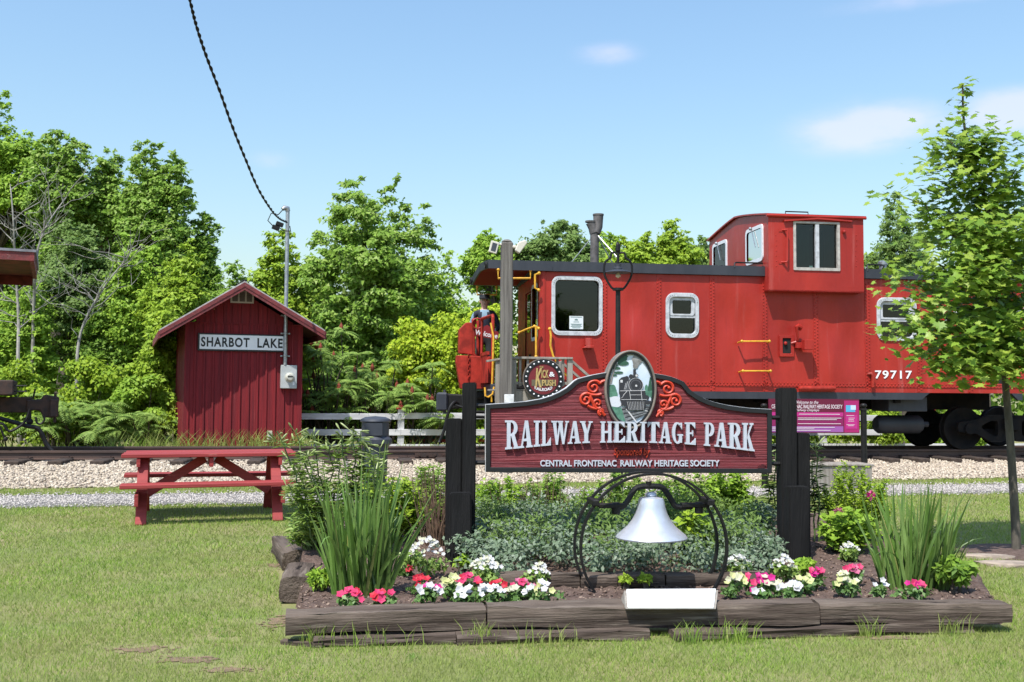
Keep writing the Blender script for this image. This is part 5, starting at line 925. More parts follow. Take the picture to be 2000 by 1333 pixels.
prof_ = [(6, 961), (9, 963), (11, 967), (9, 970), (17, 971.5), (23, 973), (25, 978), (27, 990), (31, 1003), (37, 1015), (46, 1027), (57, 1037), (66, 1044), (69.5, 1049), (68.5, 1051.5), (64, 1049), (50, 1038), (35, 1020), (24, 995), (0.01, 985)]
bo_ = MB(); bo_.lathe([(wq(r_), zq(y)) for r_, y in prof_][::-1], (bcx, 0, 0), 48); bell = bo_.build('bell', m_silver, bl, smooth=True)
MB().lathe([(.0001, zq(1062)), (.03, zq(1060)), (.038, zq(1054)), (.03, zq(1046)), (.012, zq(1040)), (.012, zq(990))], (bcx, 0, 0), 14).build('clapper', m_rust, bl, smooth=True)
# white plaque on a wedge
pq0 = onz(1305, 1192, .165); WP = Frame(pq0.x, pq0.y, 2, 0); wr = WP.root('plaque'); tag(wr, 'blank white slanted plaque on a wedge in front of the bell', 'plaque')
a, b = WP.p(1222, 1190), WP.p(1398, 1190); c2, d2 = WP.p(1212, 1154, .20), WP.p(1386, 1153, .20)
z0 = .172; MB().add([(a.x, 0, z0), (b.x, 0, z0), (b.x, .22, z0), (a.x, .22, z0), (a.x, 0, a.z), (b.x, 0, b.z), (d2.x+.05, .2, d2.z), (c2.x+.02, .2, c2.z)], [(0,3,2,1),(4,5,6,7),(0,1,5,4),(1,2,6,5),(2,3,7,6),(3,0,4,7)]).build('wedge', m_greywood, wr)
e = Vector((0, -.2, a.z - c2.z)).normalized(); up_ = Vector((0, -(c2.z-a.z), .2)).normalized() * -1 if False else Vector((0, (a.z-c2.z), .2)).normalized()
V = [Vector((a.x+.012, .004, a.z)), Vector((b.x-.012, .004, b.z)), Vector((d2.x+.035, .198, d2.z)), Vector((c2.x+.035, .198, c2.z))]; V2 = [v + up_*.010 for v in V]; V = [v + up_*.0015 for v in V]
MB().add([*V, *V2], [(0,3,2,1),(4,5,6,7),(0,1,5,4),(1,2,6,5),(2,3,7,6),(3,0,4,7)]).build('face', mat('white plaque face', (.78, .78, .77), .45), wr)
# ================================================================== GARDEN BED
SZ = .15
bed = MB()
def bedpt(px, py, z): v = onz(px, py, z); return (v.x, v.y)
bo2 = [bedpt(585, 1200, .10), bedpt(1950, 1186, .10), bedpt(1890, 1100, .1), bedpt(1840, 1060, .1), bedpt(1560, 1000, .1), bedpt(1000, 985, .1), bedpt(640, 1000, .1), bedpt(590, 1070, .1)]
cx_, cy_ = sum(p[0] for p in bo2)/8, sum(p[1] for p in bo2)/8
# fine soil sheet with lumps
x0b, x1b, y0b, y1b = -1.7, 3.3, 5.9, 10.6; gx = np.linspace(x0b, x1b, 150); gy = np.linspace(y0b, y1b, 130); GX, GY = np.meshgrid(gx, gy)
def inside(px_, py_, poly):
    r_ = np.zeros(px_.shape, bool); n = len(poly)
    for i in range(n):
        (xa_, ya_), (xb_, yb_) = poly[i], poly[(i+1) % n]; c = ((ya_ > py_) != (yb_ > py_)) & (px_ < (xb_-xa_)*(py_-ya_)/(yb_-ya_+1e-12)+xa_); r_ ^= c
    return r_
soilz = lambda x, y: .125 + .06*np.clip((y-6.9)/1.2, 0, 1)
IN = inside(GX, GY, bo2); GZ = np.where(IN, soilz(GX, GY) + rng.normal(0, .007, GX.shape), -.03)
V = np.stack([GX, GY, GZ], -1).reshape(-1, 3); idx = np.arange(GX.size).reshape(GX.shape); Fq = np.stack([idx[:-1, :-1], idx[:-1, 1:], idx[1:, 1:], idx[1:, :-1]], -1).reshape(-1, 4)
so_ = link('garden_soil', npmesh('garden_soil', V, Fq), m_soil); tag(so_, kind='structure')
n = 5000; cx1 = rng.uniform(-1.4, 3.1, n); cy1 = 5.95 + rng.random(n)**1.5 * 3.2; kpt = inside(cx1, cy1, bo2); cx1, cy1 = cx1[kpt], cy1[kpt]
stones('soil_crumbs', np.stack([cx1, cy1, soilz(cx1, cy1)+.003], 1), .012, mat('mulch crumbs', (.10, .06, .045), .95, island=[(.16, .11, .085), (.07, .042, .034), (.30, .22, .17), (.09, .055, .04)]), so_, '')
def timber(name, a, b, w_, h, label, group, m=m_timber, rot=0.0):
    """rough squared log from a to b (centres of the bottom), as one uneven beam"""
    a = Vector(a); b = Vector(b); L_ = (b - a).length; d = (b - a).normalized(); r_ = Vector((-d.y, d.x, 0)); N_ = max(6, int(L_/.09)); ang = math.atan2(d.y, d.x)
    o = empty(name, a, ang) if False else None
    mb = MB(); V = []; rr = random.Random(hash((round(a.x, 2), round(a.y, 2))) % 9999); K = [(-.5, .02), (-.5, .5), (-.47, .93), (-.40, 1), (0, 1.01), (.4, 1), (.47, .93), (.5, .5), (.5, .02)]; k = len(K); ph = [rr.uniform(0, 6) for _ in range(k)]
    for i in range(N_+1):
        t = i/N_*L_
        for q, (u, v) in enumerate(K): V.append((t, u*w_ + .007*math.sin(t*4.3+ph[q]) + .004*math.sin(t*13+ph[q]*3) + rr.uniform(-.004, .004), v*h + (.007*math.sin(t*3.7+ph[q]*2) + .004*math.sin(t*11+ph[q]) + rr.uniform(-.004, .004) if v > .1 else .012*math.sin(t*3+ph[q])**2)))
    mb.add(V, [(i*k+q, (i+1)*k+q, (i+1)*k+(q+1) % k, i*k+(q+1) % k) for i in range(N_) for q in range(k)] + [tuple(range(k)), tuple(N_*k+q for q in range(k))[::-1]])
    ob = mb.build(name, m, None, smooth=True); ob.location = a; ob.rotation_euler = (0, 0, ang); tag(ob, label, 'timber', group); return ob
FY = 5.95
def fr_(px, py, z): return onz(px, py, z)
GT = 'timbers edging the flower bed'
def row(px0, px1, py0, py1, zc, w_, h, lab, back=.09):          # front-face bottom edge given in the photo
    a = onz(px0, py0, zc); b = onz(px1, py1, zc); d = (b-a).normalized(); r_ = Vector((-d.y, d.x, 0)); return timber('garden_timber', a + r_*back, b + r_*back, w_, h, lab, GT)
row(557, 949, 1244, 1229, .055, .19, .118, 'left weathered timber of the front edge of the bed')
row(952, 1600, 1230, 1222, .055, .19, .124, 'long middle timber of the front edge below the white plaque')
row(1603, 1978, 1222, 1221, .050, .17, .122, 'right end timber of the front edge with split grey grain')
row(612, 890, 1264, 1258, -.0, .16, .05, 'low grey timber showing under the left front timber', .06)
row(892, 1268, 1260, 1250, -.0, .16, .052, 'low splintered timber under the middle front timber', .06)
row(1318, 1900, 1253, 1236, -.0, .15, .05, 'low dark timber under the right front timbers', .06)
def back_timber(px, py, z, dx, dy, L_, w_, h, lab): a = onz(px, py, z); d = Vector((dx, dy, 0)).normalized(); timber('garden_timber', a, a + d*L_, w_, h, lab, GT)
back_timber(574, 1180, .0, -.12, 1, .62, .2, .17, 'short left timber with its cut end facing front')
back_timber(580, 1114, .0, -.34, 1, .9, .22, .15, 'hollow rotten timber end at the left corner of the bed')
back_timber(598, 1062, .0, .05, 1, .8, .2, .12, 'far left timber half hidden under the tall lilies')
for p0, p1, y0, y1, lab in ((975, 1132, 1150, 1150, 'inner timber at the left behind the white petunias'), (1134, 1204, 1151, 1150, 'short inner timber behind the left foot of the hoop'), (1206, 1297, 1150, 1149, 'short inner timber in the middle under the bell'), (1300, 1500, 1149, 1146, 'inner timber behind the right foot of the hoop')):
    a = onz(p0, y0, .12); b = onz(p1, y1, .12); timber('garden_timber', a + Vector((0, .06, 0)), b + Vector((0, .06, 0)), .12, .085, lab, GT)
back_timber(1880, 1165, .0, .02, 1, .9, .16, .12, 'grey timber along the right edge of the bed')
# stones round the young maple
for px, py, r_, lab in ((1935, 1092, .16, 'flat pale stone left of the maple mulch'), (1975, 1106, .2, 'flat pale stone in front of the maple trunk')):
    a = onz(px, py, 0); rr = random.Random(px); o = MB().lathe([(.0001, -.02), (r_, -.02), (r_*.95, .025), (r_*.8, .035), (.0001, .036)], (0, 0, 0), 9); o.v = [(x*(1.4+rr.uniform(-.2, .2)), y*(.6+rr.uniform(-.1, .1)), z) for x, y, z in o.v]
    ob = o.build('edging_stone', mat('pale flagstone', (.36, .29, .23), .9, var=.4, vscale=8, bump=.5)); ob.location = a; ob.rotation_euler = (0, 0, R(-12)); tag(ob, lab, 'stone')
ob = onz(620, 1256); lo = MB().beam((-.12, 0, .01), (.14, -.02, .012), .05, .025).build('wood_chip', m_timber); lo.location = onz(590, 1260); lo.rotation_euler = (0, 0, R(-14)); tag(lo, 'broken splinter of timber on the grass at the front left', 'wood scrap')
# ================================================================== VEGETATION
def unit(v): return v / np.maximum(1e-9, np.linalg.norm(v, axis=-1, keepdims=True))
def leaf_geo(P_, T_, N_, L_, Wd, fold=.18):
    """folded diamond leaves: base, side, tip, side"""
    T_ = unit(T_); S_ = unit(np.cross(T_, N_)); N2 = np.cross(S_, T_); L_ = np.broadcast_to(np.asarray(L_, float), (len(P_),))[:, None]; w_ = L_ * Wd
    mid = P_ + T_ * L_ * .45; V = np.stack([P_, mid + S_*w_ + N2*w_*fold*2, P_ + T_*L_ - N2*L_*.12, mid - S_*w_ + N2*w_*fold*2], 1)
    return V.reshape(-1, 3), np.arange(len(P_)*4, dtype=np.int32).reshape(-1, 4)
def tri_leaves(name, P_, T_, N_, L_, Wd, m, parent):
    T_ = unit(T_); S_ = unit(np.cross(T_, N_)); L_ = np.asarray(L_)[:, None]; V = np.stack([P_ - S_*L_*Wd, P_ + S_*L_*Wd, P_ + T_*L_], 1); return link(name, npmesh(name, V.reshape(-1, 3), np.arange(len(P_)*3).reshape(-1, 3)), m, parent)
def leaf_obj(name, P_, T_, N_, L_, Wd, m, parent, fold=.18):
    V, F = leaf_geo(P_, T_, N_, L_, Wd, fold); return link(name, npmesh(name, V, F), m, parent)
def clump_points(g, cen, rad, n, flat=.75, shell=.45):
    """n leaf positions over K clumps; cen (K,3), rad (K,)"""
    K = len(cen); k = g.integers(0, K, n); d = unit(g.normal(size=(n, 3))); r_ = g.random(n)**shell
    P_ = cen[k] + d * (rad[k]*r_)[:, None] * np.array([1, 1, flat]); return P_, d
def foliage(g, cen, rad, n, L_, Wd, name, m, parent, flat=.75, up=.55, droop=.35):
    P_, d = clump_points(g, cen, rad, n, flat); N_ = unit(np.array([-.1, -.32, up]) + d*.45 + g.normal(size=d.shape)*.42); T_ = np.cross(N_, g.normal(size=d.shape)); T_ = unit(T_) + np.array([0, 0, -droop])
    return leaf_obj(name, P_, T_, N_, L_ * g.uniform(.65, 1.25, n), Wd, m, parent)
LT_ = .34
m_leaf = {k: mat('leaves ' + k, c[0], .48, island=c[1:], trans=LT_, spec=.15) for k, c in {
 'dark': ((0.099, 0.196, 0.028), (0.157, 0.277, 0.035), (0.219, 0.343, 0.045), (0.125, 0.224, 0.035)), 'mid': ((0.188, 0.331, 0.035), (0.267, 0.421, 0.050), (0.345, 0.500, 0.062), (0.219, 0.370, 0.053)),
 'olive': ((0.153, 0.275, 0.033), (0.201, 0.342, 0.044), (0.277, 0.415, 0.072), (0.165, 0.293, 0.035), (0.401, 0.500, 0.154)), 'yellow': ((0.255, 0.381, 0.022), (0.358, 0.486, 0.031), (0.476, 0.555, 0.046), (0.290, 0.416, 0.031)),
 'bright': ((0.198, 0.327, 0.028), (0.277, 0.407, 0.039), (0.356, 0.478, 0.042), (0.238, 0.354, 0.042)), 'grey': ((.12, .205, .045), (.165, .26, .065), (.215, .31, .09), (.135, .22, .05)),
 'sumac': ((0.133, 0.238, 0.048), (0.212, 0.325, 0.072), (0.292, 0.410, 0.097), (0.159, 0.259, 0.056)), 'silver': ((.17, .24, .15), (.25, .32, .22), (.10, .17, .08), (.34, .40, .31), (.12, .2, .09))}.items()}
m_bark = mat('brown grey bark', (.10, .08, .06), .9, var=.5, vscale=8, stretch=(3, 3, .4), bump=.7, bscale=25, bstretch=(3, 3, .4))
m_dead = mat('bleached dead wood', (.33, .31, .28), .9, var=.4, vscale=7)
def limb(mb_, a, b, r0, r1, rr, n=5, w_=.12):
    a, b = Vector(a), Vector(b); L_ = (b-a).length; P_ = [a + (b-a)*t + Vector((rr.uniform(-1, 1), rr.uniform(-1, 1), rr.uniform(-.5, .8))) * L_*w_*math.sin(math.pi*t) for t in [i/(n-1) for i in range(n)]]
    mb_.tube(P_, [r0 + (r1-r0)*i/(n-1) for i in range(n)], 7); return P_
def tree(name, label, px, py_top, py_bot, half_px, Y, kind, n, leaf=.12, seed=1, group='trees of the wood behind the track', K=None, rc=(.16, .30), wid=.36, up=.55):
    g = np.random.default_rng(seed); rr = random.Random(seed); c = at(px, (py_top+py_bot)/2, Y); hz_ = (py_bot-py_top)/2*Y/FPX; hx = half_px*Y/FPX; hy = min(hx, hz_)*.85
    t = empty(name, (c.x, Y, 0)); tag(t, label, 'tree', group)
    n = int(n*2.1); K = K or 190; d = unit(g.normal(size=(K, 3))); d[:, 1] = np.where(d[:, 1] > .35, -d[:, 1], d[:, 1]); wv = g.normal(size=(5, 3))*np.array([4.2, 2, 4.2]); wp2 = g.uniform(0, 6.28, 5); hull = lambda q: np.clip(1 + .17*np.sin(q @ wv.T + wp2).sum(1), .5, 1.32)
    r_ = (.35 + .65*g.random(K)**.6) * hull(d)
    tap = 1 - .22*np.clip(d[:, 2]*r_, 0, 1); cen = np.stack([d[:, 0]*hx*r_*tap, d[:, 1]*hy*r_, d[:, 2]*hz_*r_], 1)
    rad = g.uniform(rc[0], rc[1], K) * (hx + hz_)/2 * (1 - .35*np.clip(d[:, 2]*r_, 0, 1)); cen *= .86; cen[:, 2] += c.z
    # spires and side sprays break the outline
    ns = K//3; ds = unit(g.normal(size=(ns, 3)) + np.array([0, -.2, .7])); cs_ = ds*np.array([hx, hy, hz_])*g.uniform(.82, 1.04, (ns, 1))*np.clip(hull(ds), .7, 1.12)[:, None] * (1 - .25*np.clip(ds[:, 2:3], 0, 1)*np.array([1, 1, 0])); cs_[:, 2] += c.z
    cen = np.concatenate([cen, cs_]); rad = np.concatenate([rad, g.uniform(.45, .75, ns)*rad.mean()*.8])
    wgt = rad**2; kk = g.choice(len(cen), n, p=wgt/wgt.sum()); dd = unit(g.normal(size=(n, 3)))
    az = g.uniform(0, 6.28, len(cen)); rad = rad*1.12; ax = np.stack([np.cos(az), np.sin(az), g.uniform(-.5, .35, len(cen))], 1); el_ = g.uniform(.2, 1.1, len(cen))   # every clump is a spray along its own twig
    P_ = cen[kk] + dd*(rad[kk]*(g.random(n)**.55)*(1+.5*(g.random(n) < .15)))[:, None]*np.array([1, 1, .62]) + ax[kk]*(el_[kk]*rad[kk]*g.normal(size=n)*.8)[:, None]
    q_ = g.random(n) < .06; dq = unit(g.normal(size=(q_.sum(), 3))); P_[q_] = dq*np.array([hx, hy, hz_])*(g.random((q_.sum(), 1))**.4)*np.clip(hull(dq), .5, 1.05)[:, None]*.95 + np.array([0, 0, c.z])
    N_ = unit(np.array([-.12, -.42, up+.1]) + dd*.4 + g.normal(size=dd.shape)*.38); T_ = unit(np.cross(N_, g.normal(size=dd.shape))) + np.array([0, 0, -.35])
    tri_leaves('crown', P_, T_, N_, leaf*.92*g.uniform(.55, 1.35, n), .42, m_leaf[kind], t)
    zt_ = c.z + hz_*.55; r0 = max(.05, .022*(c.z+hz_)); tk = MB(); tp_ = limb(tk, (0, 0, -.05), (g.normal()*.2*hx, 0, zt_), r0, r0*.25, rr, 9, .03); tk.build('trunk', m_bark, t, smooth=True)
    br = MB(); idx_ = np.argsort(-rad)[:26]
    for i in idx_: q = tp_[min(8, max(3, int(8*max(.3, (cen[i][2]-hz_*.4)/max(zt_, .1)))))]; limb(br, q, cen[i], r0*.3, r0*.08, rr, 5, .1)
    br.build('limbs', m_bark, t, smooth=True); return t
TR = [('olive_tree', 'tall pale leaved tree at the skyline above the left wood', 125, 258, 520, 72, 33, 'olive', 13000, .13), ('dark_tree', 'tall dark green tree cut by the left picture edge', 5, 200, 520, 86, 35, 'mid', 15000, .13),
 ('olive_tree', 'rounded olive tree forming the right shoulder of the left wood', 300, 282, 560, 74, 32.5, 'olive', 15000, .13), ('olive_tree', 'smaller pale crown between the two tall olive trees', 205, 296, 520, 48, 34, 'olive', 8000, .12),
 ('dark_tree', 'dark crown stepping down at the right end of the left wood', 392, 418, 640, 50, 33, 'dark', 9000, .12), ('shrubby_tree', 'soft grey green willow like tree left of the shed', 150, 420, 720, 95, 29.5, 'grey', 17000, .10),
 ('shrubby_tree', 'mid green tree just left of the shed roof', 265, 462, 760, 80, 28.5, 'mid', 15000, .10), ('bright_tree', 'bright yellow green maple beside the left shed eave', 352, 470, 740, 66, 27.5, 'bright', 13000, .10),
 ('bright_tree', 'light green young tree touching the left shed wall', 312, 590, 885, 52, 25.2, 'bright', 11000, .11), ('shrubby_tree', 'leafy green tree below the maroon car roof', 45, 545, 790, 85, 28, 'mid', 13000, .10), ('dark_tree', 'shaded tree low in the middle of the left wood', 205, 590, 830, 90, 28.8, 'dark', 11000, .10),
 ('bright_tree', 'yellow green maple directly behind the shed ridge', 535, 455, 760, 62, 30, 'bright', 12000, .12), ('large_tree', 'large spreading light green tree in the middle background', 738, 362, 800, 145, 29.5, 'olive', 36000, .125), ('bright_tree', 'green tree filling in left of the large spreading tree', 612, 500, 790, 72, 31, 'mid', 13000, .12), ('shrubby_tree', 'low pale tree between the shed ridge and the dark crown', 452, 520, 760, 52, 32, 'olive', 8000, .11),
 ('dark_tree', 'green tree right of the large spreading tree', 858, 500, 800, 55, 32, 'mid', 9000, .11), ('shrubby_tree', 'dark green tree just over the caboose platform roof', 952, 446, 590, 58, 35, 'mid', 9000, .12),
 ('dense_tree', 'dense grey green tree behind the smoke stack', 1090, 438, 600, 112, 36, 'grey', 19000, .12), ('shrubby_tree', 'loose yellow green tree right of the lamp', 1240, 450, 590, 60, 33, 'bright', 9000, .11), ('shrubby_tree', 'yellow green tree with thin top shoots behind the caboose roof', 1312, 436, 590, 58, 33.5, 'bright', 9500, .11),
 ('dense_tree', 'dark grey green tree just left of the cupola', 1372, 468, 590, 60, 36, 'grey', 8500, .12), ('grey_tree', 'pale grey green poplar right of the cupola', 1755, 392, 640, 60, 30, 'grey', 9500, .085), ('shrubby_tree', 'low yellow green tree at the roof vent right of the cupola', 1712, 486, 590, 40, 31, 'bright', 5000, .09), ('dense_tree', 'green tree line just above the roof right of the stack', 1180, 462, 590, 60, 37, 'mid', 7000, .12), ('dense_tree', 'green tree behind the young maple', 1925, 440, 640, 95, 32, 'mid', 9000, .12)]
for i, q in enumerate(TR): tree(q[0], q[1], *q[2:7], q[7], q[8], q[9], seed=20+i, K=300 if q[8] > 20000 else None, rc=(.055, .13) if q[8] > 20000 else (.07, .16))
# the wood's shaded interior far behind, one mass
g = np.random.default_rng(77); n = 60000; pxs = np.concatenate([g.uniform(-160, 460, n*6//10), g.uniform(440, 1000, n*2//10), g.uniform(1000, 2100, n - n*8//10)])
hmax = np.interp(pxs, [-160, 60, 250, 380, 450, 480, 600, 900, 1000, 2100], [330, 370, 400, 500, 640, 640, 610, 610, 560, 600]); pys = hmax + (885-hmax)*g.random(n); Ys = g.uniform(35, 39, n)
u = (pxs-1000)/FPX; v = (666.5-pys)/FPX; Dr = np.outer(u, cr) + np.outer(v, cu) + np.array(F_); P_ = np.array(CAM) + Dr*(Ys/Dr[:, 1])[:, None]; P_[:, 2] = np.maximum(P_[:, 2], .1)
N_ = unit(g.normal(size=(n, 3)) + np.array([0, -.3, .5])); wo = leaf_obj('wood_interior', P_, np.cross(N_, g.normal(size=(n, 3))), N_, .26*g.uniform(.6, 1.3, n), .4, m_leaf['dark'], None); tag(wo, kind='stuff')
# yellow-green bushes and undergrowth
def bush(name, label, px, py_top, py_bot, half_px, Y, kind, n, leaf, seed, cat='bush', group=None, wid=.36, K=22, zb=None, stems=6):
    g = np.random.default_rng(seed); rr = random.Random(seed); zb = 0.0 if zb is None else zb; top_ = at(px, py_top, Y).z; bt_ = max(zb+.05, at(px, py_bot, Y).z); x = at(px, py_bot, Y).x; hx = half_px*Y/FPX; H = (top_-bt_)/2; t = empty(name, (x, Y, zb)); tag(t, label, cat, group)
    d = unit(g.normal(size=(K, 3))); cen = d*np.array([hx, min(hx, H)*.9+.02, H])*(.45+.45*g.random((K, 1))); rad = g.uniform(.22, .42, K)*(hx+H)/2; cen[:, 2] += (top_+bt_)/2 - zb
    foliage(g, cen, rad, n, leaf, wid, 'foliage', m_leaf[kind] if isinstance(kind, str) else kind, t); s_ = MB()
    for i in range(stems): limb(s_, (rr.uniform(-.2, .2)*hx, rr.uniform(-.1, .1)*hx, -.03), cen[i], .012+.01*H, .004+.003*H, rr, 5, .08)
    s_.build('stems', m_bark, t); return t
bush('golden_bush', 'golden yellow green bush directly left of the caboose end', 905, 590, 800, 62, 24.6, 'yellow', 13000, .10, 401, K=34); bush('golden_bush', 'golden bush lower left under the large tree', 822, 610, 790, 58, 25.2, 'yellow', 11000, .10, 402, K=30); bush('golden_bush', 'golden bush seen past the platform roof post', 950, 570, 740, 45, 27, 'yellow', 7000, .10, 403)
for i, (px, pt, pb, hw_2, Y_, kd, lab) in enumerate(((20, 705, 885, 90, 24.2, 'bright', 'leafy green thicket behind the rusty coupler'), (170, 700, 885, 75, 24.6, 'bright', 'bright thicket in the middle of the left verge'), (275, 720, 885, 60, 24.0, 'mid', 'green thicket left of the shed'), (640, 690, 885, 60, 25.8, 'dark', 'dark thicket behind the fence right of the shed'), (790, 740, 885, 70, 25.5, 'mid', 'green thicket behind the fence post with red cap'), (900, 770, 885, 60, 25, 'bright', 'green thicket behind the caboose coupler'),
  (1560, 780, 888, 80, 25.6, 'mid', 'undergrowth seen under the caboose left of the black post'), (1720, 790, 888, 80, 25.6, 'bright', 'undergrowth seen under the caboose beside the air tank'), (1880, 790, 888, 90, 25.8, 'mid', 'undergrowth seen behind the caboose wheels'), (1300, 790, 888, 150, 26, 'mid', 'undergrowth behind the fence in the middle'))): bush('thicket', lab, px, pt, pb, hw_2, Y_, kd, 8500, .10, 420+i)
g = np.random.default_rng(88); n = 26000; K = 190; cc = np.array([CAB.world((g.uniform(-14, 12.5), g.uniform(5.9, 8.2), g.uniform(.15, .75))) for _ in range(K)]); P_, d = clump_points(g, cc, g.uniform(.25, .5, K), n, .8); P_[:, 2] = np.maximum(P_[:, 2], .03); N_ = unit(np.array([-.1, -.4, .6]) + d*.4 + g.normal(size=d.shape)*.42); kp = ~((P_[:, 0] > SH.o.x-1.5) & (P_[:, 0] < SH.o.x+1.8)); ug = leaf_obj('verge_undergrowth', P_[kp], (unit(np.cross(N_, g.normal(size=d.shape))) + np.array([0, 0, -.2]))[kp], N_[kp], .11*g.uniform(.6, 1.3, kp.sum()), .34, m_leaf['bright'], None); tag(ug, kind='stuff')
# sumac with feathery fronds and red cones
def sumac(label, px, py_top, py_bot, half_px, Y, heads, seed, cones=0):
    g = np.random.default_rng(seed); rr = random.Random(seed); x = at(px, py_bot, Y).x; top_ = at(px, py_top, Y).z; hx = half_px*Y/FPX; t = empty('sumac', (x, Y, 0)); tag(t, label, 'bush'); s_ = MB(); PP, TT, NN, LL = [], [], [], []
    for h in range(heads):
        a = rr.uniform(-1, 1); hz_ = top_*(.35 + .6*rr.random()*(1 - .35*a*a)); hd = Vector((a*hx, rr.uniform(-.9, .6), hz_*rr.uniform(.6, 1))); limb(s_, (a*hx*.5, rr.uniform(-.2, .2), -.03), hd, .03, .012, rr, 5, .06)
        for k_ in range(11):
            az = rr.uniform(0, 6.28); d = Vector((math.cos(az), math.sin(az)-.15, rr.uniform(.0, 1.1))).normalized(); L_ = rr.uniform(.38, .62); m_ = 11; tl = (rr.gauss(0, .35), -.45+rr.gauss(0, .3), 1)
            for i in range(m_):
                u_ = (i+1)/m_; p = hd + d*L_*u_ + Vector((0, 0, -.55*L_*u_*u_)); tang = (d + Vector((0, 0, -1.1*u_))).normalized(); sd_ = tang.cross(Vector((0, 0, 1))).normalized()
                for sg in (-1, 1): PP.append(p); TT.append(sd_*sg + tang*.45 + Vector((0, 0, -.35))); NN.append(tl); LL.append(.13*math.sin(math.pi*(.18+.72*u_)))
        if h < cones: MB().lathe([(.02, 0), (.05, .05), (.045, .12), (.0001, .22)], hd + Vector((0, 0, .02)), 7).build('seed_cone', m_cone, t)
    leaf_obj('fronds', np.array(PP), np.array(TT, float), np.array(NN, float), np.array(LL), .16, m_leaf['sumac'], t, .05); s_.build('stems', m_bark, t)
m_cone = mat('red sumac cone', (.24, .045, .02), .8, var=.5, vscale=30)
for i, q in enumerate((('sumac with feathery leaves beside the rusty coupler', 120, 745, 885, 55, 23.4, 22, 0), ('sumac in the middle of the left verge', 195, 750, 885, 60, 23.2, 24, 0), ('sumac close to the left shed wall', 285, 780, 885, 40, 23.4, 14, 0), ('tall sumac with red cones at the right shed eave', 650, 612, 885, 62, 24.4, 34, 14), ('sumac with red cones behind the fence left of its post', 735, 660, 885, 55, 24.6, 26, 10), ('sumac by the fence left of the caboose coupler', 830, 700, 885, 45, 24.3, 18, 5))): sumac(*q[:7], 500+i, q[7])
# bleached dead trees in the wood
def dead(label, pts_, Y, seed, n, r0):
    rr = random.Random(seed); P_ = [at(a, b, Y+rr.uniform(-.3, .3)) for a, b in pts_]; base = Vector((P_[0].x, Y, 0)); t = empty('dead_tree', base); tag(t, label, 'tree'); P_ = [Vector((p.x-base.x, p.y-base.y, p.z)) for p in P_]
    tk = MB(); pp = resample([Vector((0, 0, -.1))] + P_, 4); tk.tube(pp, [r0*(1-.8*i/len(pp)) for i in range(len(pp))], 7); tk.build('trunk', m_dead, t, smooth=True); b_ = MB()
    for i in range(n):
        q = pp[rr.randint(len(pp)//3, len(pp)-1)]; d = Vector((rr.uniform(-1, 1), rr.uniform(-.6, .3), rr.uniform(.1, 1))).normalized(); L_ = rr.uniform(.5, 1.7); S_ = limb(b_, q, q + d*L_, r0*.28, r0*.06, rr, 5, .12)
        for k_ in range(3): s2 = S_[rr.randint(1, 4)]; d2 = (d + Vector((rr.uniform(-1, 1), rr.uniform(-.4, .4), rr.uniform(-.3, .8)))).normalized(); limb(b_, s2, s2 + d2*L_*.5, r0*.12, r0*.04, rr, 4, .1)
    b_.build('branches', m_dead, t)
dead('bleached dead tree standing near the left picture edge', [(35, 720), (36, 620), (30, 520), (26, 430), (20, 360)], 26.9, 1, 22, .055); dead('bare grey tree forking up left of the willow', [(62, 720), (66, 600), (72, 500), (92, 440), (130, 385)], 26.9, 2, 20, .055); dead('fallen grey dead limbs leaning in the left wood', [(150, 720), (158, 650), (185, 590), (215, 545), (248, 505)], 26.6, 3, 22, .05)
# ------------------------------------------------------------------ young maple on the right
mp0 = onz(1986, 1082, 0); MY = mp0.y; mt_ = empty('young_maple', mp0); tag(mt_, 'young maple with slender leaning trunk at the right picture edge', 'tree')
mo = lambda px, py, dy=0.0: at(px, py, MY+dy) - mp0
rr = random.Random(4); g = np.random.default_rng(4)
tk = MB(); stem = resample([mo(1986, 1086), mo(1982, 1000), mo(1973, 860), mo(1961, 720), mo(1950, 600), mo(1938, 450), mo(1906, 330), mo(1884, 250), mo(1880, 165)], 4)
tk.tube(stem, [.042*(1-.86*i/len(stem)) for i in range(len(stem))], 10); m_mbark = mat('young maple bark', (.115, .10, .078), .85, var=.5, vscale=10, stretch=(2, 2, .5), bump=.4, bscale=40, wear=[((.32, .17, .05), 9, .7, .78)]); tk.build('trunk', m_mbark, mt_, smooth=True)
br = MB(); tips = []
for (bx, by), (tx, ty), dy in (((1961, 700), (1835, 705), -.3), ((1958, 690), (1880, 722), -.55), ((1957, 690), (1765, 640), .0), ((1955, 660), (1800, 600), -.4), ((1952, 640), (1770, 545), .1), ((1950, 620), (1860, 660), -.6), ((1945, 560), (1800, 500), -.2), ((1940, 500), (1765, 385), .0), ((1942, 540), (1870, 560), -.6), ((1935, 450), (1835, 420), .2), ((1925, 400), (1850, 330), -.2), ((1910, 350), (1850, 270), .0), ((1930, 430), (1985, 330), -.2), ((1940, 500), (2050, 380), .0), ((1945, 560), (2070, 480), -.3), ((1950, 620), (2080, 590), .1), ((1955, 670), (2060, 690), -.2), ((1950, 640), (2000, 640), -.6), ((1940, 500), (1990, 450), -.55), ((1900, 320), (1940, 275), .0), ((1945, 580), (1900, 520), -.6), ((1945, 560), (1900, 430), -.5), ((1955, 650), (1930, 600), .6), ((1940, 500), (1920, 400), .6), ((1948, 600), (2010, 540), .6), ((1955, 690), (1900, 690), .5), ((1950, 620), (1850, 560), .6), ((1938, 470), (1870, 470), .5), ((1958, 690), (1950, 705), -.5), ((1958, 700), (2010, 720), -.4)):
    S_ = limb(br, mo(bx, by), mo(tx, ty, dy), .013, .004, rr, 6, .07); tips.append(S_)
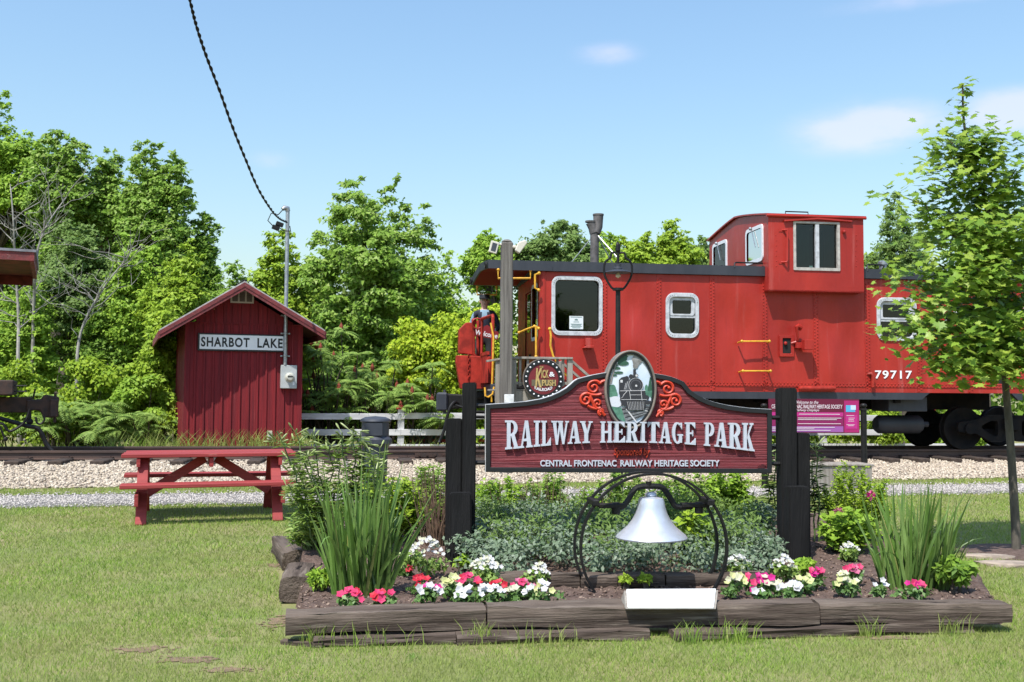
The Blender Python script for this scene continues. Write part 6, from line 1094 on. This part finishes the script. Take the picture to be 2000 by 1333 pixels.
br.build('branches', m_mbark, mt_, smooth=True)
LOBE = [(0, 0), (.10, .16), (.42, .02), (.36, .20), (.58, .34), (.40, .40), (.62, .66), (.30, .58), (.24, .72), (.12, .70), (0, 1.05)]; LOBE = LOBE + [(-x, y) for x, y in LOBE[-2:0:-1]]
LV = np.array([(x, y, .10*abs(x) - .12*y*y) for x, y in LOBE], np.float32); LV = np.concatenate([LV, [[0, .38, 0.0]]]); nl = len(LOBE)
m_maple = mat('maple leaves', (.14, .25, .03), .42, island=[(.18, .31, .036), (.25, .38, .047), (.33, .43, .064), (.16, .27, .035)], trans=.36, spec=.4); m_mapleobj = mat('maple leaf', (.10, .20, .03), .42, var=.6, vscale=3, vcol=(.16, .27, .045), trans=.36, spec=.4); m_maplered = mat('reddish new leaf', (.32, .10, .03), .5, trans=.3)
Lp, Ln, Lt, Ls = [], [], [], []
def mleaf(p, spread, k_):
    for _ in range(k_):
        q = Vector(p) + Vector((rr.gauss(0, spread), rr.gauss(0, spread), rr.gauss(0, spread*.55))); Lp.append(q); n_ = Vector((rr.gauss(-.12, .42), rr.gauss(-.38, .42), 1)).normalized(); az = rr.uniform(0, 6.28); t_ = Vector((math.cos(az), math.sin(az), -.5)); Lt.append((t_ - n_*t_.dot(n_)).normalized()); Ln.append(n_); Ls.append(rr.uniform(.04, .108))
for S_ in tips:
    for i, p in enumerate(S_): mleaf(p, .055 + .035*min(i, 3), (14, 30, 50, 66, 62, 40)[i])
for i in range(len(stem)*6//10, len(stem)): mleaf(stem[i], .05 if i > len(stem)-7 else .1, 10 if i > len(stem)-7 else 36)
Lp, Ln, Lt, Ls = map(np.array, (Lp, Ln, Lt, Ls)); Sd = np.cross(Lt, Ln); n = len(Lp)
# the 300 leaves nearest the camera and largest are leaves of their own, the rest one mass
wp_ = Lp + np.array(mp0); pxv = 1000 + FPX*wp_[:, 0]/wp_[:, 1]; score = Ls*np.abs(Ln[:, 1]*.6+.5) - .05*Lp[:, 1] - 9*(pxv > 1995); order = np.argsort(-score); big_, rest = order[:300], order[300:]
Vr = Lp[rest][:, None] + (LV[None, :, 0:1]*Sd[rest][:, None] + LV[None, :, 1:2]*Lt[rest][:, None] + LV[None, :, 2:3]*Ln[rest][:, None])*Ls[rest][:, None, None]
tri = np.array([(i, (i+1) % nl, nl) for i in range(nl)], np.int32); Fr_ = (tri[None] + (np.arange(len(rest))*(nl+1))[:, None, None]).reshape(-1, 3)
o = link('leaves', npmesh('leaves', Vr.reshape(-1, 3), Fr_), m_maple, mt_); o['kind'] = 'stuff'
lm_ = [npmesh('leaf', LV*np.array([1, 1, q]), tri) for q in (1, 1.8, -.6, .4)]
tint = [mat('maple leaf tint %d' % i, c, .42, trans=.36, spec=.4) for i, c in enumerate(((.16, .27, .033), (.19, .31, .037), (.26, .38, .047), (.33, .43, .063)))]
for i, me_ in enumerate(lm_): me_.materials.append(tint[i])
for j_, i in enumerate(big_):
    o = bpy.data.objects.new('leaf', lm_[j_ % 4]); COL.objects.link(o); o.parent = mt_; Mx = Matrix((Vector(Sd[i]), Vector(Lt[i]), Vector(Ln[i]))).transposed().to_4x4() @ Matrix.Scale(float(Ls[i]), 4); Mx.translation = Lp[i]; o.matrix_local = Mx
mu = onz(1975, 1092, 0); mm = MB().lathe([(.0001, .045), (.3, .04), (.5, .02), (.62, -.01)], (0, 0, 0), 20).build('mulch_ring', m_soil); mm.location = (mp0.x+.05, mp0.y, 0); tag(mm, kind='structure')
# ------------------------------------------------------------------ plants of the flower bed
SO = lambda x, y: float(soilz(np.array(x), np.array(y)))
m_iris = [mat('iris blade %d' % i, c, .42, var=.5, vscale=5, stretch=(1, 1, .3), trans=.25, spec=.45) for i, c in enumerate(((.12, .23, .04), (.165, .29, .065), (.085, .17, .034), (.22, .34, .09), (.33, .36, .11)))]
def iris(label, px, py, half, Hh, nblade, seed, lean=0.0):
    b0 = onz(px, py, .13); rr = random.Random(seed); t = empty('iris_clump', (b0.x, b0.y, SO(b0.x, b0.y))); tag(t, label, 'plant')
    for i in range(nblade):
        a = rr.uniform(0, 6.28); r_ = half*math.sqrt(rr.random()); x, y = r_*math.cos(a), r_*math.sin(a)*.55; H = Hh*(.45+.60*rr.random()**.8)*(1-.25*(r_/half)**2); out_ = Vector((x/half*.15 + rr.gauss(lean, .115), y/half*.2+rr.gauss(0, .1), 0)); bend = rr.uniform(.0, .25) + (rr.uniform(.4, .9) if rr.random() < .13 else 0); w_ = rr.uniform(.006, .0135); tw = rr.uniform(-.9, .9); V = []; n_ = 7
        for k_ in range(n_+1):
            u_ = k_/n_; p = Vector((x, y, 0)) + out_*H*(u_ + bend*u_*u_*1.6) + Vector((0, 0, H*(u_ - bend*.55*u_**3))); ww = w_*(1-u_**3)*(1 if k_ < n_ else .02); s_ = Vector((math.cos(tw), math.sin(tw), 0)); nn_ = Vector((-s_.y, s_.x, 0)); V += [p - s_*ww, p + nn_*ww*.22, p + s_*ww]
        mb_ = MB(); mb_.add(V, [f for k_ in range(n_) for f in ((k_*3, k_*3+1, k_*3+4, k_*3+3), (k_*3+1, k_*3+2, k_*3+5, k_*3+4))]); me_ = bpy.data.meshes.new('blade'); me_.from_pydata(mb_.v, [], mb_.f); me_.polygons.foreach_set('use_smooth', [True]*len(me_.polygons)); link('blade', me_, m_iris[rr.choice((0, 0, 0, 1, 1, 1, 1, 2, 3, 3, 3) + ((4,) if i % 4 == 0 else ()))], t)
iris('tall clump of sword shaped iris leaves at the left of the bed', 706, 1160, .19, .98, 150, 1, .02); iris('clump of sword shaped iris leaves at the right end of the bed', 1785, 1148, .235, .80, 150, 2, .04)
m_lily = mat('lily leaves', (.20, .32, .055), .5, island=[(.27, .39, .08), (.16, .27, .05), (.34, .44, .13)], trans=.3); m_bud = mat('pale lily bud', (.30, .36, .13), .5, var=.3); m_lstem = mat('lily stem', (.07, .11, .03), .6); m_ldark = mat('dark lily leaves', (.035, .065, .02), .55, island=[(.05, .09, .025), (.07, .12, .03)], trans=.2)
def lily(label, bx, by, tx, ty, Y, seed, buds=7, ml=None, leafL=.125):
    rr = random.Random(seed); g = np.random.default_rng(seed); b0 = at(bx, by, Y); zb = SO(b0.x, Y); t = empty('lily', (b0.x, Y, zb)); tag(t, label, 'plant', 'tall lilies in bud'); e = at(tx, ty, Y+rr.uniform(-.12, .12)) - Vector((b0.x, Y, zb)); S_ = MB(); pth = limb(S_, (0, 0, 0), e, .008, .005, rr, 12, .03); S_.build('stem', m_lstem, t); n_ = 95
    u_ = .30 + .64*g.random(n_); P_ = np.array([pth[0].lerp(pth[-1], 0)*0 + pth[min(10, int(q*11))].lerp(pth[min(11, int(q*11)+1)], q*11-int(q*11)) for q in u_]); a = g.uniform(0, 6.28, n_); T_ = np.stack([np.cos(a), np.sin(a), .35-.5*g.random(n_)], 1); leaf_obj('leaves', P_, T_, np.tile([0, 0, 1.0], (n_, 1)), leafL*(1.15-.5*u_)*g.uniform(.7, 1.2, n_), .1, ml or m_lily, t)
    for k_ in range(buds):
        a_ = rr.uniform(0, 6.28); p = pth[-1] - Vector((0, 0, rr.uniform(0, .12))); d = Vector((math.cos(a_)*.75, math.sin(a_)*.75, rr.uniform(-.2, .9))).normalized(); L_ = rr.uniform(.05, .085); q = p + d*.05; MB().tube([p, q, q + d*L_*.4, q + d*L_*.8, q + d*L_], [.002, .003, .0075, .007, .002], 6).build('bud', m_bud, t, smooth=True)
for i, q in enumerate(((640, 1080, 541, 842, 'leftmost lily stem leaning over the picnic table'), (650, 1078, 577, 842, 'lily stem in front of the picnic table end'), (655, 1076, 612, 842, 'lily stem beside the right table end'), (668, 1076, 640, 858, 'lily stem against the ballast right of the table'), (680, 1074, 657, 870, 'short lily stem between the taller ones'), (690, 1074, 690, 835, 'tallest lily stem left of the litter bin'), (700, 1072, 705, 842, 'lily stem touching the litter bin'), (630, 1078, 590, 935, 'low lily stem hanging left over the grass'), (626, 1080, 562, 945, 'lowest lily stem at the left of the clump'), (670, 1076, 625, 930, 'short lily stem inside the left clump'), (715, 1070, 724, 880, 'short lily stem right under the litter bin'), (745, 1068, 742, 872, 'lily stem right of the litter bin'), (660, 1076, 598, 880, 'lily stem bowing left between two taller ones'), (685, 1074, 668, 845, 'slender lily stem left of the tallest one'), (640, 1080, 570, 900, 'lily stem crossing the right table leg'), (700, 1072, 714, 862, 'lily stem in front of the litter bin hood'), (720, 1070, 732, 905, 'low lily stem under the bin rim'))): lily(q[4], *q[:4], 7.75 + .05*(i % 4), 700+i)
for i, q in enumerate(((1600, 1060, 1592, 858, 'dark lily stem right of the right sign timbers'), (1590, 1062, 1586, 900, 'short dark lily stem against the right timbers'), (1498, 1062, 1502, 872, 'dark lily stem left of the right sign timber'), (1480, 1066, 1470, 975, 'low dark lily under the right end of the sign'), (1512, 1064, 1515, 885, 'dark lily stem pressed against the right timber'))): lily(q[4], *q[:4], 8.5, 730+i, 4, m_ldark if i != 2 else m_lily)
PB = [('shrub', 'fresh green leafy plant at the foot of the tall lilies', 612, 1000, 1085, 50, 8.0, m_lily, 1000, .075, .13), ('shrub', 'green undergrowth behind the left iris clump', 770, 930, 1080, 62, 8.4, 'bright', 2200, .055, .25), ('shrub', 'pale flowering grass like shrub left of the left timbers', 835, 905, 1050, 45, 8.8, 'olive', 2600, .05, .22), ('shrub', 'green shrub just right of the left timbers', 975, 935, 1060, 50, 8.6, 'mid', 3600, .045, .32), ('shrub', 'yellow green shrub under the left half of the sign', 1080, 930, 1030, 60, 9.0, 'olive', 2400, .045, .32), ('shrub', 'loose green shrub behind the bell yoke', 1200, 925, 1030, 70, 9.2, 'olive', 3200, .045, .3), ('shrub', 'upright rose shrub right of the hoop', 1425, 915, 1050, 48, 8.9, 'mid', 3400, .05, .36), ('shrub', 'green shrub behind the right half of the hoop', 1335, 925, 1040, 60, 9.1, 'olive', 2600, .045, .34), ('shrub', 'yellow green potentilla bush right of the right timbers', 1672, 905, 1040, 68, 8.6, 'bright', 6500, .032, .3), ('shrub', 'dark leaved shrub under the potentilla bush', 1655, 1000, 1085, 58, 8.0, 'mid', 1400, .06, .36), ('weed_clump', 'dark weeds at the right end of the bed beside the iris', 1868, 1085, 1160, 32, 6.7, 'dark', 900, .06, .25), ('weed_clump', 'small weeds left of the left iris clump', 628, 1115, 1175, 24, 6.6, 'mid', 500, .06, .2), ('shrub', 'broad leaved green plant right of the bell', 1345, 985, 1035, 24, 7.6, 'bright', 240, .09, .36), ('weed_clump', 'little weeds in front of the left short timber post', 905, 1085, 1125, 18, 7.2, 'mid', 260, .04, .35), ('weed_clump', 'little weeds in front of the right short timber post', 1572, 1085, 1118, 20, 7.1, 'mid', 260, .04, .35), ('weed_clump', 'weed tuft on the inner timber left of centre', 1222, 1122, 1152, 10, 6.75, 'bright', 80, .04, .3), ('weed_clump', 'weed tuft on the inner timber under the bell', 1262, 1120, 1152, 11, 6.75, 'bright', 90, .04, .3)]
def sprigs(name, label, px, py_top, py_bot, half_px, Y, kind, n, leaf, seed, wid, zb):
    g = np.random.default_rng(seed); rr = random.Random(seed); H = at(px, py_top, Y).z - zb; hx = half_px*Y/FPX; x = at(px, py_bot, Y).x; t = empty(name, (x, Y, zb)); tag(t, label, 'plant'); s_ = MB(); PP, TT = [], []; ns = 46; per = n//ns
    for i in range(ns):
        a = rr.uniform(-1, 1); b = rr.uniform(-.8, .8); hh = H*rr.uniform(.45, 1.08)*(1-.3*a*a); e = Vector((a*hx, b*hx*.8, hh)); st = Vector((a*hx*.35, b*hx*.3, 0)); S_ = limb(s_, st, e, .004, .0015, rr, 5, .07)
        for k_ in range(per): u_ = .18+.82*rr.random()**.7; q = u_*4; j0 = min(3, int(q)); PP.append(S_[j0].lerp(S_[j0+1], q-j0)); az = rr.uniform(0, 6.28); TT.append((math.cos(az), math.sin(az), rr.uniform(-.25, .7)))
    PP = np.array(PP) + g.normal(0, .012, (len(PP), 3)); TT = np.array(TT); leaf_obj('foliage', PP, TT, unit(np.array([-.1, -.3, .9]) + g.normal(size=PP.shape)*.4), leaf*g.uniform(.5, 1.2, len(PP)), wid, m_leaf[kind] if isinstance(kind, str) else kind, t); s_.build('stems', m_lstem, t)
for i, q in enumerate(PB):
    if q[0] == 'shrub': sprigs(q[0], q[1], *q[2:7], q[7], int(q[8]*1.15), q[9], 800+i, q[10], SO(0, q[6])); continue
    bush(q[0], q[1], *q[2:7], q[7], q[8], q[9], 800+i, 'plant', None, q[10], 16, zb=SO(0, q[6]) if q[6] < 10 else .12, stems=5)
# silver ground cover: a low uncountable mat
g = np.random.default_rng(60); n = 19000; K = 130; cpx = g.uniform(900, 1500, K); cY = g.uniform(7.0, 8.5, K); cc = np.array([[*(at(a, 1000, b).xy), SO(0, b)+.06+.10*g.random()] for a, b in zip(cpx, cY)]); cc[:, 2] += np.clip((cY-7.0)*.08, 0, .12)
P_, d = clump_points(g, cc, g.uniform(.10, .2, K), n, .6); P_[:, 2] = np.maximum(P_[:, 2], .13); N_ = unit(np.array([0, -.25, .5]) + d*.5 + g.normal(size=d.shape)*.4); T_ = unit(np.cross(N_, g.normal(size=d.shape))) + np.array([0, 0, .35]); gc = leaf_obj('ground_cover', P_, T_, N_, .038*g.uniform(.6, 1.3, n), .26, m_leaf['silver'], None); tag(gc, kind='stuff')
n = 11000; cpx = g.uniform(925, 1490, 60); cY = g.uniform(7.3, 9.0, 60); cc = np.array([[*(at(a, 1000, b).xy), SO(0, b)+.14+.16*g.random()] for a, b in zip(cpx, cY)]); P_, d = clump_points(g, cc, g.uniform(.12, .24, 60), n, .8); N_ = unit(np.array([0, -.2, .5]) + d*.5 + g.normal(size=d.shape)*.5); gc = leaf_obj('undergrowth', P_, unit(np.cross(N_, g.normal(size=d.shape))) + np.array([0, 0, .5]), N_, .045*g.uniform(.6, 1.3, n), .16, m_leaf['grey'], None); tag(gc, kind='stuff')
# dry brown stem tufts
m_dry = mat('dry brown stems', (.17, .105, .07), .9, var=.5, vscale=9)
for px, py, ph, Y_, n, lab in ((856, 1055, 140, 8.2, 80, 'dry brown twiggy stems left of the left timbers'), (1002, 1000, 60, 8.5, 40, 'dry brown twigs behind the left timbers'), (1112, 990, 40, 8.5, 26, 'small dry twigs below the middle of the sign'), (1068, 985, 60, 8.8, 34, 'pale dry grass stalks under the sign centre')):
    b0 = at(px, py, Y_); rr = random.Random(px); zb = SO(0, Y_); s_ = MB(); H = ph*Y_/FPX + max(0, b0.z-zb)
    for i in range(n): x, y = rr.gauss(0, .07), rr.gauss(0, .05); limb(s_, (x, y, 0), (x*1.9+rr.gauss(0, .04), y*1.9, H*rr.uniform(.5, 1)), .004, .0018, rr, 4, .04)
    o = s_.build('dry_stems', m_dry); o.location = (b0.x, Y_, zb); tag(o, lab, 'plant')
# bedding flowers
m_fgreen = mat('petunia leaves', (.07, .15, .03), .5, island=[(.10, .2, .04), (.14, .25, .06), (.06, .12, .025)], trans=.25)
fcol = {k: mat('petal ' + k, c, .55, trans=.25, var=.2, vscale=30) for k, c in {'red': (.62, .02, .05), 'pink': (.68, .045, .16), 'magenta': (.62, .015, .24), 'white': (.66, .66, .67), 'lemon': (.60, .62, .28), 'cream': (.62, .62, .44), 'rose': (.55, .14, .26)}.items()}
PET = []
for i in range(10): a = 2*math.pi*i/10; PET.append((math.cos(a)*(1 if i % 2 == 0 else .72), math.sin(a)*(1 if i % 2 == 0 else .72), .14 if i % 2 == 0 else .05))
fm = {}
for k in fcol:
    me_ = bpy.data.meshes.new('flower'); me_.from_pydata(PET + [(0, 0, -.28)], [], [(i, (i+1) % 10, 10) for i in range(10)]); me_.materials.append(fcol[k]); fm[k] = me_
def flowers(name, label, px, py, w_, h_, cols, nf, seed, fsz=.026, nleaf=170, green=None, Y=None, group='bedding flowers'):
    rr = random.Random(seed); g = np.random.default_rng(seed); b0 = onz(px, py, .135) if Y is None else at(px, py, Y); z = SO(b0.x, b0.y); hw_2 = w_/2*b0.y/FPX; H = h_*b0.y/FPX; t = empty(name, (b0.x, b0.y, z)); tag(t, label, 'flower', group); cen = np.stack([g.normal(0, hw_2*.45, 9), g.normal(0, hw_2*.35, 9), g.uniform(.25, .6, 9)*H], 1)
    foliage(g, cen, np.full(9, hw_2*.42), nleaf, .034, .34, 'foliage', green or m_fgreen, t, up=.5, droop=.1)
    for i in range(nf):
        k = cols[i % len(cols)]; o = bpy.data.objects.new('flower', fm[k]); COL.objects.link(o); o.parent = t; a = rr.uniform(0, 6.28); r_ = math.sqrt(rr.random())*hw_2; o.location = (r_*math.cos(a), r_*math.sin(a)*.7 - .01, H*(.62 + .38*(1-(r_/hw_2)**2)) + rr.uniform(-.01, .012)); o.scale = [fsz*rr.uniform(.8, 1.15)]*3; o.rotation_euler = Matrix.Rotation(R(rr.uniform(15, 70)), 3, 'X').to_euler() if rr.random() < .5 else (R(rr.uniform(15, 65)), R(rr.uniform(-40, 40)), 0)
FL = [(684, 1192, 56, 42, ('red', 'pink', 'pink'), 8, 'red pink petunia at the left front below the iris'), (750, 1190, 52, 40, ('pink', 'pink', 'red'), 9, 'pink petunia second from the left in the front row'), (795, 1125, 22, 20, ('red',), 2, 'small red bloom right of the left iris base'), (838, 1182, 48, 44, ('white', 'magenta', 'white'), 7, 'white petunia with one magenta bloom'), (822, 1160, 36, 36, ('red', 'red'), 4, 'dark red petunia behind the white and magenta one'), (880, 1172, 48, 48, ('lemon', 'cream'), 9, 'lemon petunia in the left group'), (912, 1165, 50, 44, ('pink', 'red', 'pink'), 8, 'coral pink petunia behind the left group'), (908, 1180, 40, 34, ('white',), 5, 'white petunia in front of the coral pink one'), (957, 1180, 56, 40, ('white',), 8, 'white petunia in the middle of the left group'), (972, 1166, 36, 36, ('red',), 4, 'red petunia behind the middle white one'), (1000, 1178, 30, 34, ('cream',), 3, 'small cream petunia near the end of the left group'), (1022, 1172, 44, 44, ('pink', 'rose'), 7, 'rose pink petunia near the right end of the left group'), (1055, 1182, 64, 46, ('white', 'white', 'lemon'), 11, 'broad white petunia ending the left group'),
 (1438, 1168, 44, 48, ('lemon', 'cream'), 9, 'lemon petunia right of the hoop foot'), (1470, 1160, 40, 44, ('pink', 'magenta'), 7, 'magenta petunia next to the lemon one'), (1482, 1174, 30, 30, ('white', 'magenta'), 3, 'single white petunia in front of the magenta one'), (1503, 1165, 40, 44, ('cream', 'magenta'), 6, 'cream and magenta petunia in the right group'), (1545, 1174, 50, 40, ('white',), 8, 'white petunia in the middle of the right group'), (1572, 1160, 36, 40, ('lemon',), 4, 'lemon petunia behind the right white one'), (1592, 1150, 36, 44, ('magenta', 'pink'), 7, 'magenta petunia ending the right group'), (1650, 1165, 50, 46, ('lemon', 'cream'), 10, 'lemon petunia standing alone right of the timbers'), (1668, 1142, 36, 44, ('pink', 'rose'), 6, 'pink petunia behind the lone lemon one'), (1718, 1165, 28, 34, ('white',), 2, 'small white seedling left of the right iris'), (1785, 1170, 52, 34, ('magenta', 'pink'), 5, 'magenta petunia at the foot of the right iris')]
for i, q in enumerate(FL): flowers('petunia', q[6], *q[:4], q[4], int(q[5]*1.5), 900+i)
for i, q in enumerate(((830, 1130, 75, 78, 16, 'tall white flowering plant left of the left timbers'), (948, 1142, 62, 56, 14, 'white flowering plant right of the left timbers'), (1052, 1145, 40, 46, 6, 'white flowering plant left of the hoop'), (1440, 1128, 58, 40, 10, 'white flowering plant right of the hoop'), (1530, 1136, 46, 50, 9, 'cream flowering plant before the right timbers'), (1660, 1105, 40, 36, 7, 'cream flowering plant right of the right timbers'))):
    flowers('white_flower', q[5], q[0], q[1], q[2], q[3], ('white', 'cream', 'white'), q[4]*4, 950+i, .0155, 420, m_lily)
for i, (px, py, Y_, lab) in enumerate(((1702, 968, 8.3, 'magenta bee balm bloom above the right shrub'), (1637, 1000, 8.1, 'dusty pink bee balm bloom before the right shrub'))):
    b0 = at(px, py, Y_); t = empty('bee_balm', (b0.x, Y_, SO(0, Y_))); tag(t, lab, 'flower'); z = b0.z - SO(0, Y_); MB().cyl((0, 0, 0), (0, 0, z), .004, n=5).build('stem', m_lstem, t); g = np.random.default_rng(px); n_ = 60; d = unit(g.normal(size=(n_, 3))*np.array([1, 1, .6])+np.array([0, 0, .25])); leaf_obj('petals', np.tile([0, 0, z], (n_, 1))+d*.012, d, unit(g.normal(size=(n_, 3))), .036*g.uniform(.6, 1.2, n_), .12, fcol['magenta' if i == 0 else 'rose'], t)
# ------------------------------------------------------------------ grass
def grass(name, n, Y0, Y1, hgt, wdt, seed, xlim=None, keep=None, m=None):
    g = np.random.default_rng(seed); y = Y0*(Y1/Y0)**g.random(n); x = g.uniform(-.58, .58, n)*y
    # clumpy cover with bare spots
    nzv = np.sin(x*2.1+np.sin(y*1.7)*1.3)*np.sin(y*2.6+x*.7) + .6*np.sin(x*6.3+y*3.1)*np.sin(y*7.1-x*2.2); k = g.random(n) < np.clip(.86 + .22*nzv, .3, 1)
    for px, py, rx, ry in ((285, 1270, .30, .13), (370, 1290, .28, .11), (440, 1310, .2, .08), (545, 1110, .16, .18), (540, 1215, .14, .3), (1725, 1245, .26, .09), (560, 1262, .25, .04), (420, 1250, .2, .04), (480, 1215, .2, .05), (1480, 1262, .12, .03), (330, 1140, .15, .05), (395, 1155, .12, .06)):
        c = onz(px, py); r_ = ((x-c.x)/rx)**2 + ((y-c.y)/ry)**2; k &= ~((r_ < g.uniform(.2, 1.8, n)) & (g.random(n) < .72))
    k &= ~inside(x, y, bed_ex); s_ = x*CAB.w.x + (y-18.7)*CAB.w.y; nn_ = -x*CAB.w.y*1 + (y-18.7)*CAB.w.x; nn_ = nn_ - shf(s_); k &= ~((nn_ > -5.42+.08*np.sin(s_*5)) & (nn_ < -4.05+.06*np.sin(s_*4))) & (nn_ < -2.95 + .12*np.sin(s_*3))
    x, y = x[k], y[k]; n = len(x); h = hgt*g.uniform(.45, 1.3, n)*(.85+.03*y); a = g.uniform(0, 6.28, n); ln_ = h*g.uniform(.2, 1.1, n); b = g.uniform(0, 6.28, n); w_ = wdt*y/6*g.uniform(.6, 1.3, n); P_ = np.stack([x, y, np.zeros(n)], 1); sx_ = np.stack([np.cos(a)*w_, np.sin(a)*w_, np.zeros(n)], 1); tip = P_ + np.stack([np.cos(b)*ln_, np.sin(b)*ln_, h], 1)
    V = np.stack([P_-sx_, P_+sx_, tip], 1).reshape(-1, 3); o = link(name, npmesh(name, V, np.arange(n*3).reshape(-1, 3)), m or m_blade); tag(o, kind='stuff'); return o
bed_ex = [bedpt(556, 1250, 0), bedpt(1978, 1226, 0), bedpt(1900, 1130, 0), bedpt(1850, 1060, .1), bedpt(1560, 1000, .1), bedpt(1000, 985, .1), bedpt(640, 1005, .1), bedpt(540, 1080, .0)]
grass('lawn_grass', 540000, 4.4, 17.5, .026, .0020, 31)
# longer tufts against the timbers, the shed and the table legs
g = np.random.default_rng(9); TP = []
for px, py, n, sp_ in ((940, 1258, 60, .05), (1430, 1256, 70, .07), (1700, 1246, 40, .03), (620, 1262, 60, .05), (1350, 1258, 40, .05), (1850, 1240, 40, .06), (730, 1268, 40, .1), (1050, 1262, 40, .1)):
    c = onz(px, py); TP += [(c.x+g.normal()*sp_, c.y+g.normal()*sp_*.5, 0, .07+.08*g.random()) for _ in range(n)]
for i in range(900): q = SH.world((g.uniform(x0-1.6, x1+.3), -.12-abs(g.normal())*.25, 0)); TP.append((q.x, q.y, 0, .2+.5*g.random()))
for i in range(1500): q = CAB.world((g.uniform(-11, 10), 4.0+g.random()*.9, 0)); TP.append((q.x, q.y, 0, .12+.3*g.random()))
TP = np.array(TP); n = len(TP); a = g.uniform(0, 6.28, n); h = TP[:, 3]; P_ = TP[:, :3]; w_ = np.where(h > .16, .009, .0028); sx_ = np.stack([np.cos(a)*w_, np.sin(a)*w_, 0*a], 1); b = g.uniform(0, 6.28, n); mid = P_ + np.stack([np.cos(b)*h*.12, np.sin(b)*h*.12, h*.6], 1); tip = P_ + np.stack([np.cos(b)*h*.45, np.sin(b)*h*.45, h*.95], 1)
V = np.stack([P_-sx_, P_+sx_, mid+sx_*.7, mid-sx_*.7, mid-sx_*.7, mid+sx_*.7, tip+sx_*.05, tip-sx_*.05], 1).reshape(-1, 3); o = link('tall_grass', npmesh('tall_grass', V, np.arange(n*8).reshape(-1, 4)), m_blade); tag(o, kind='stuff')
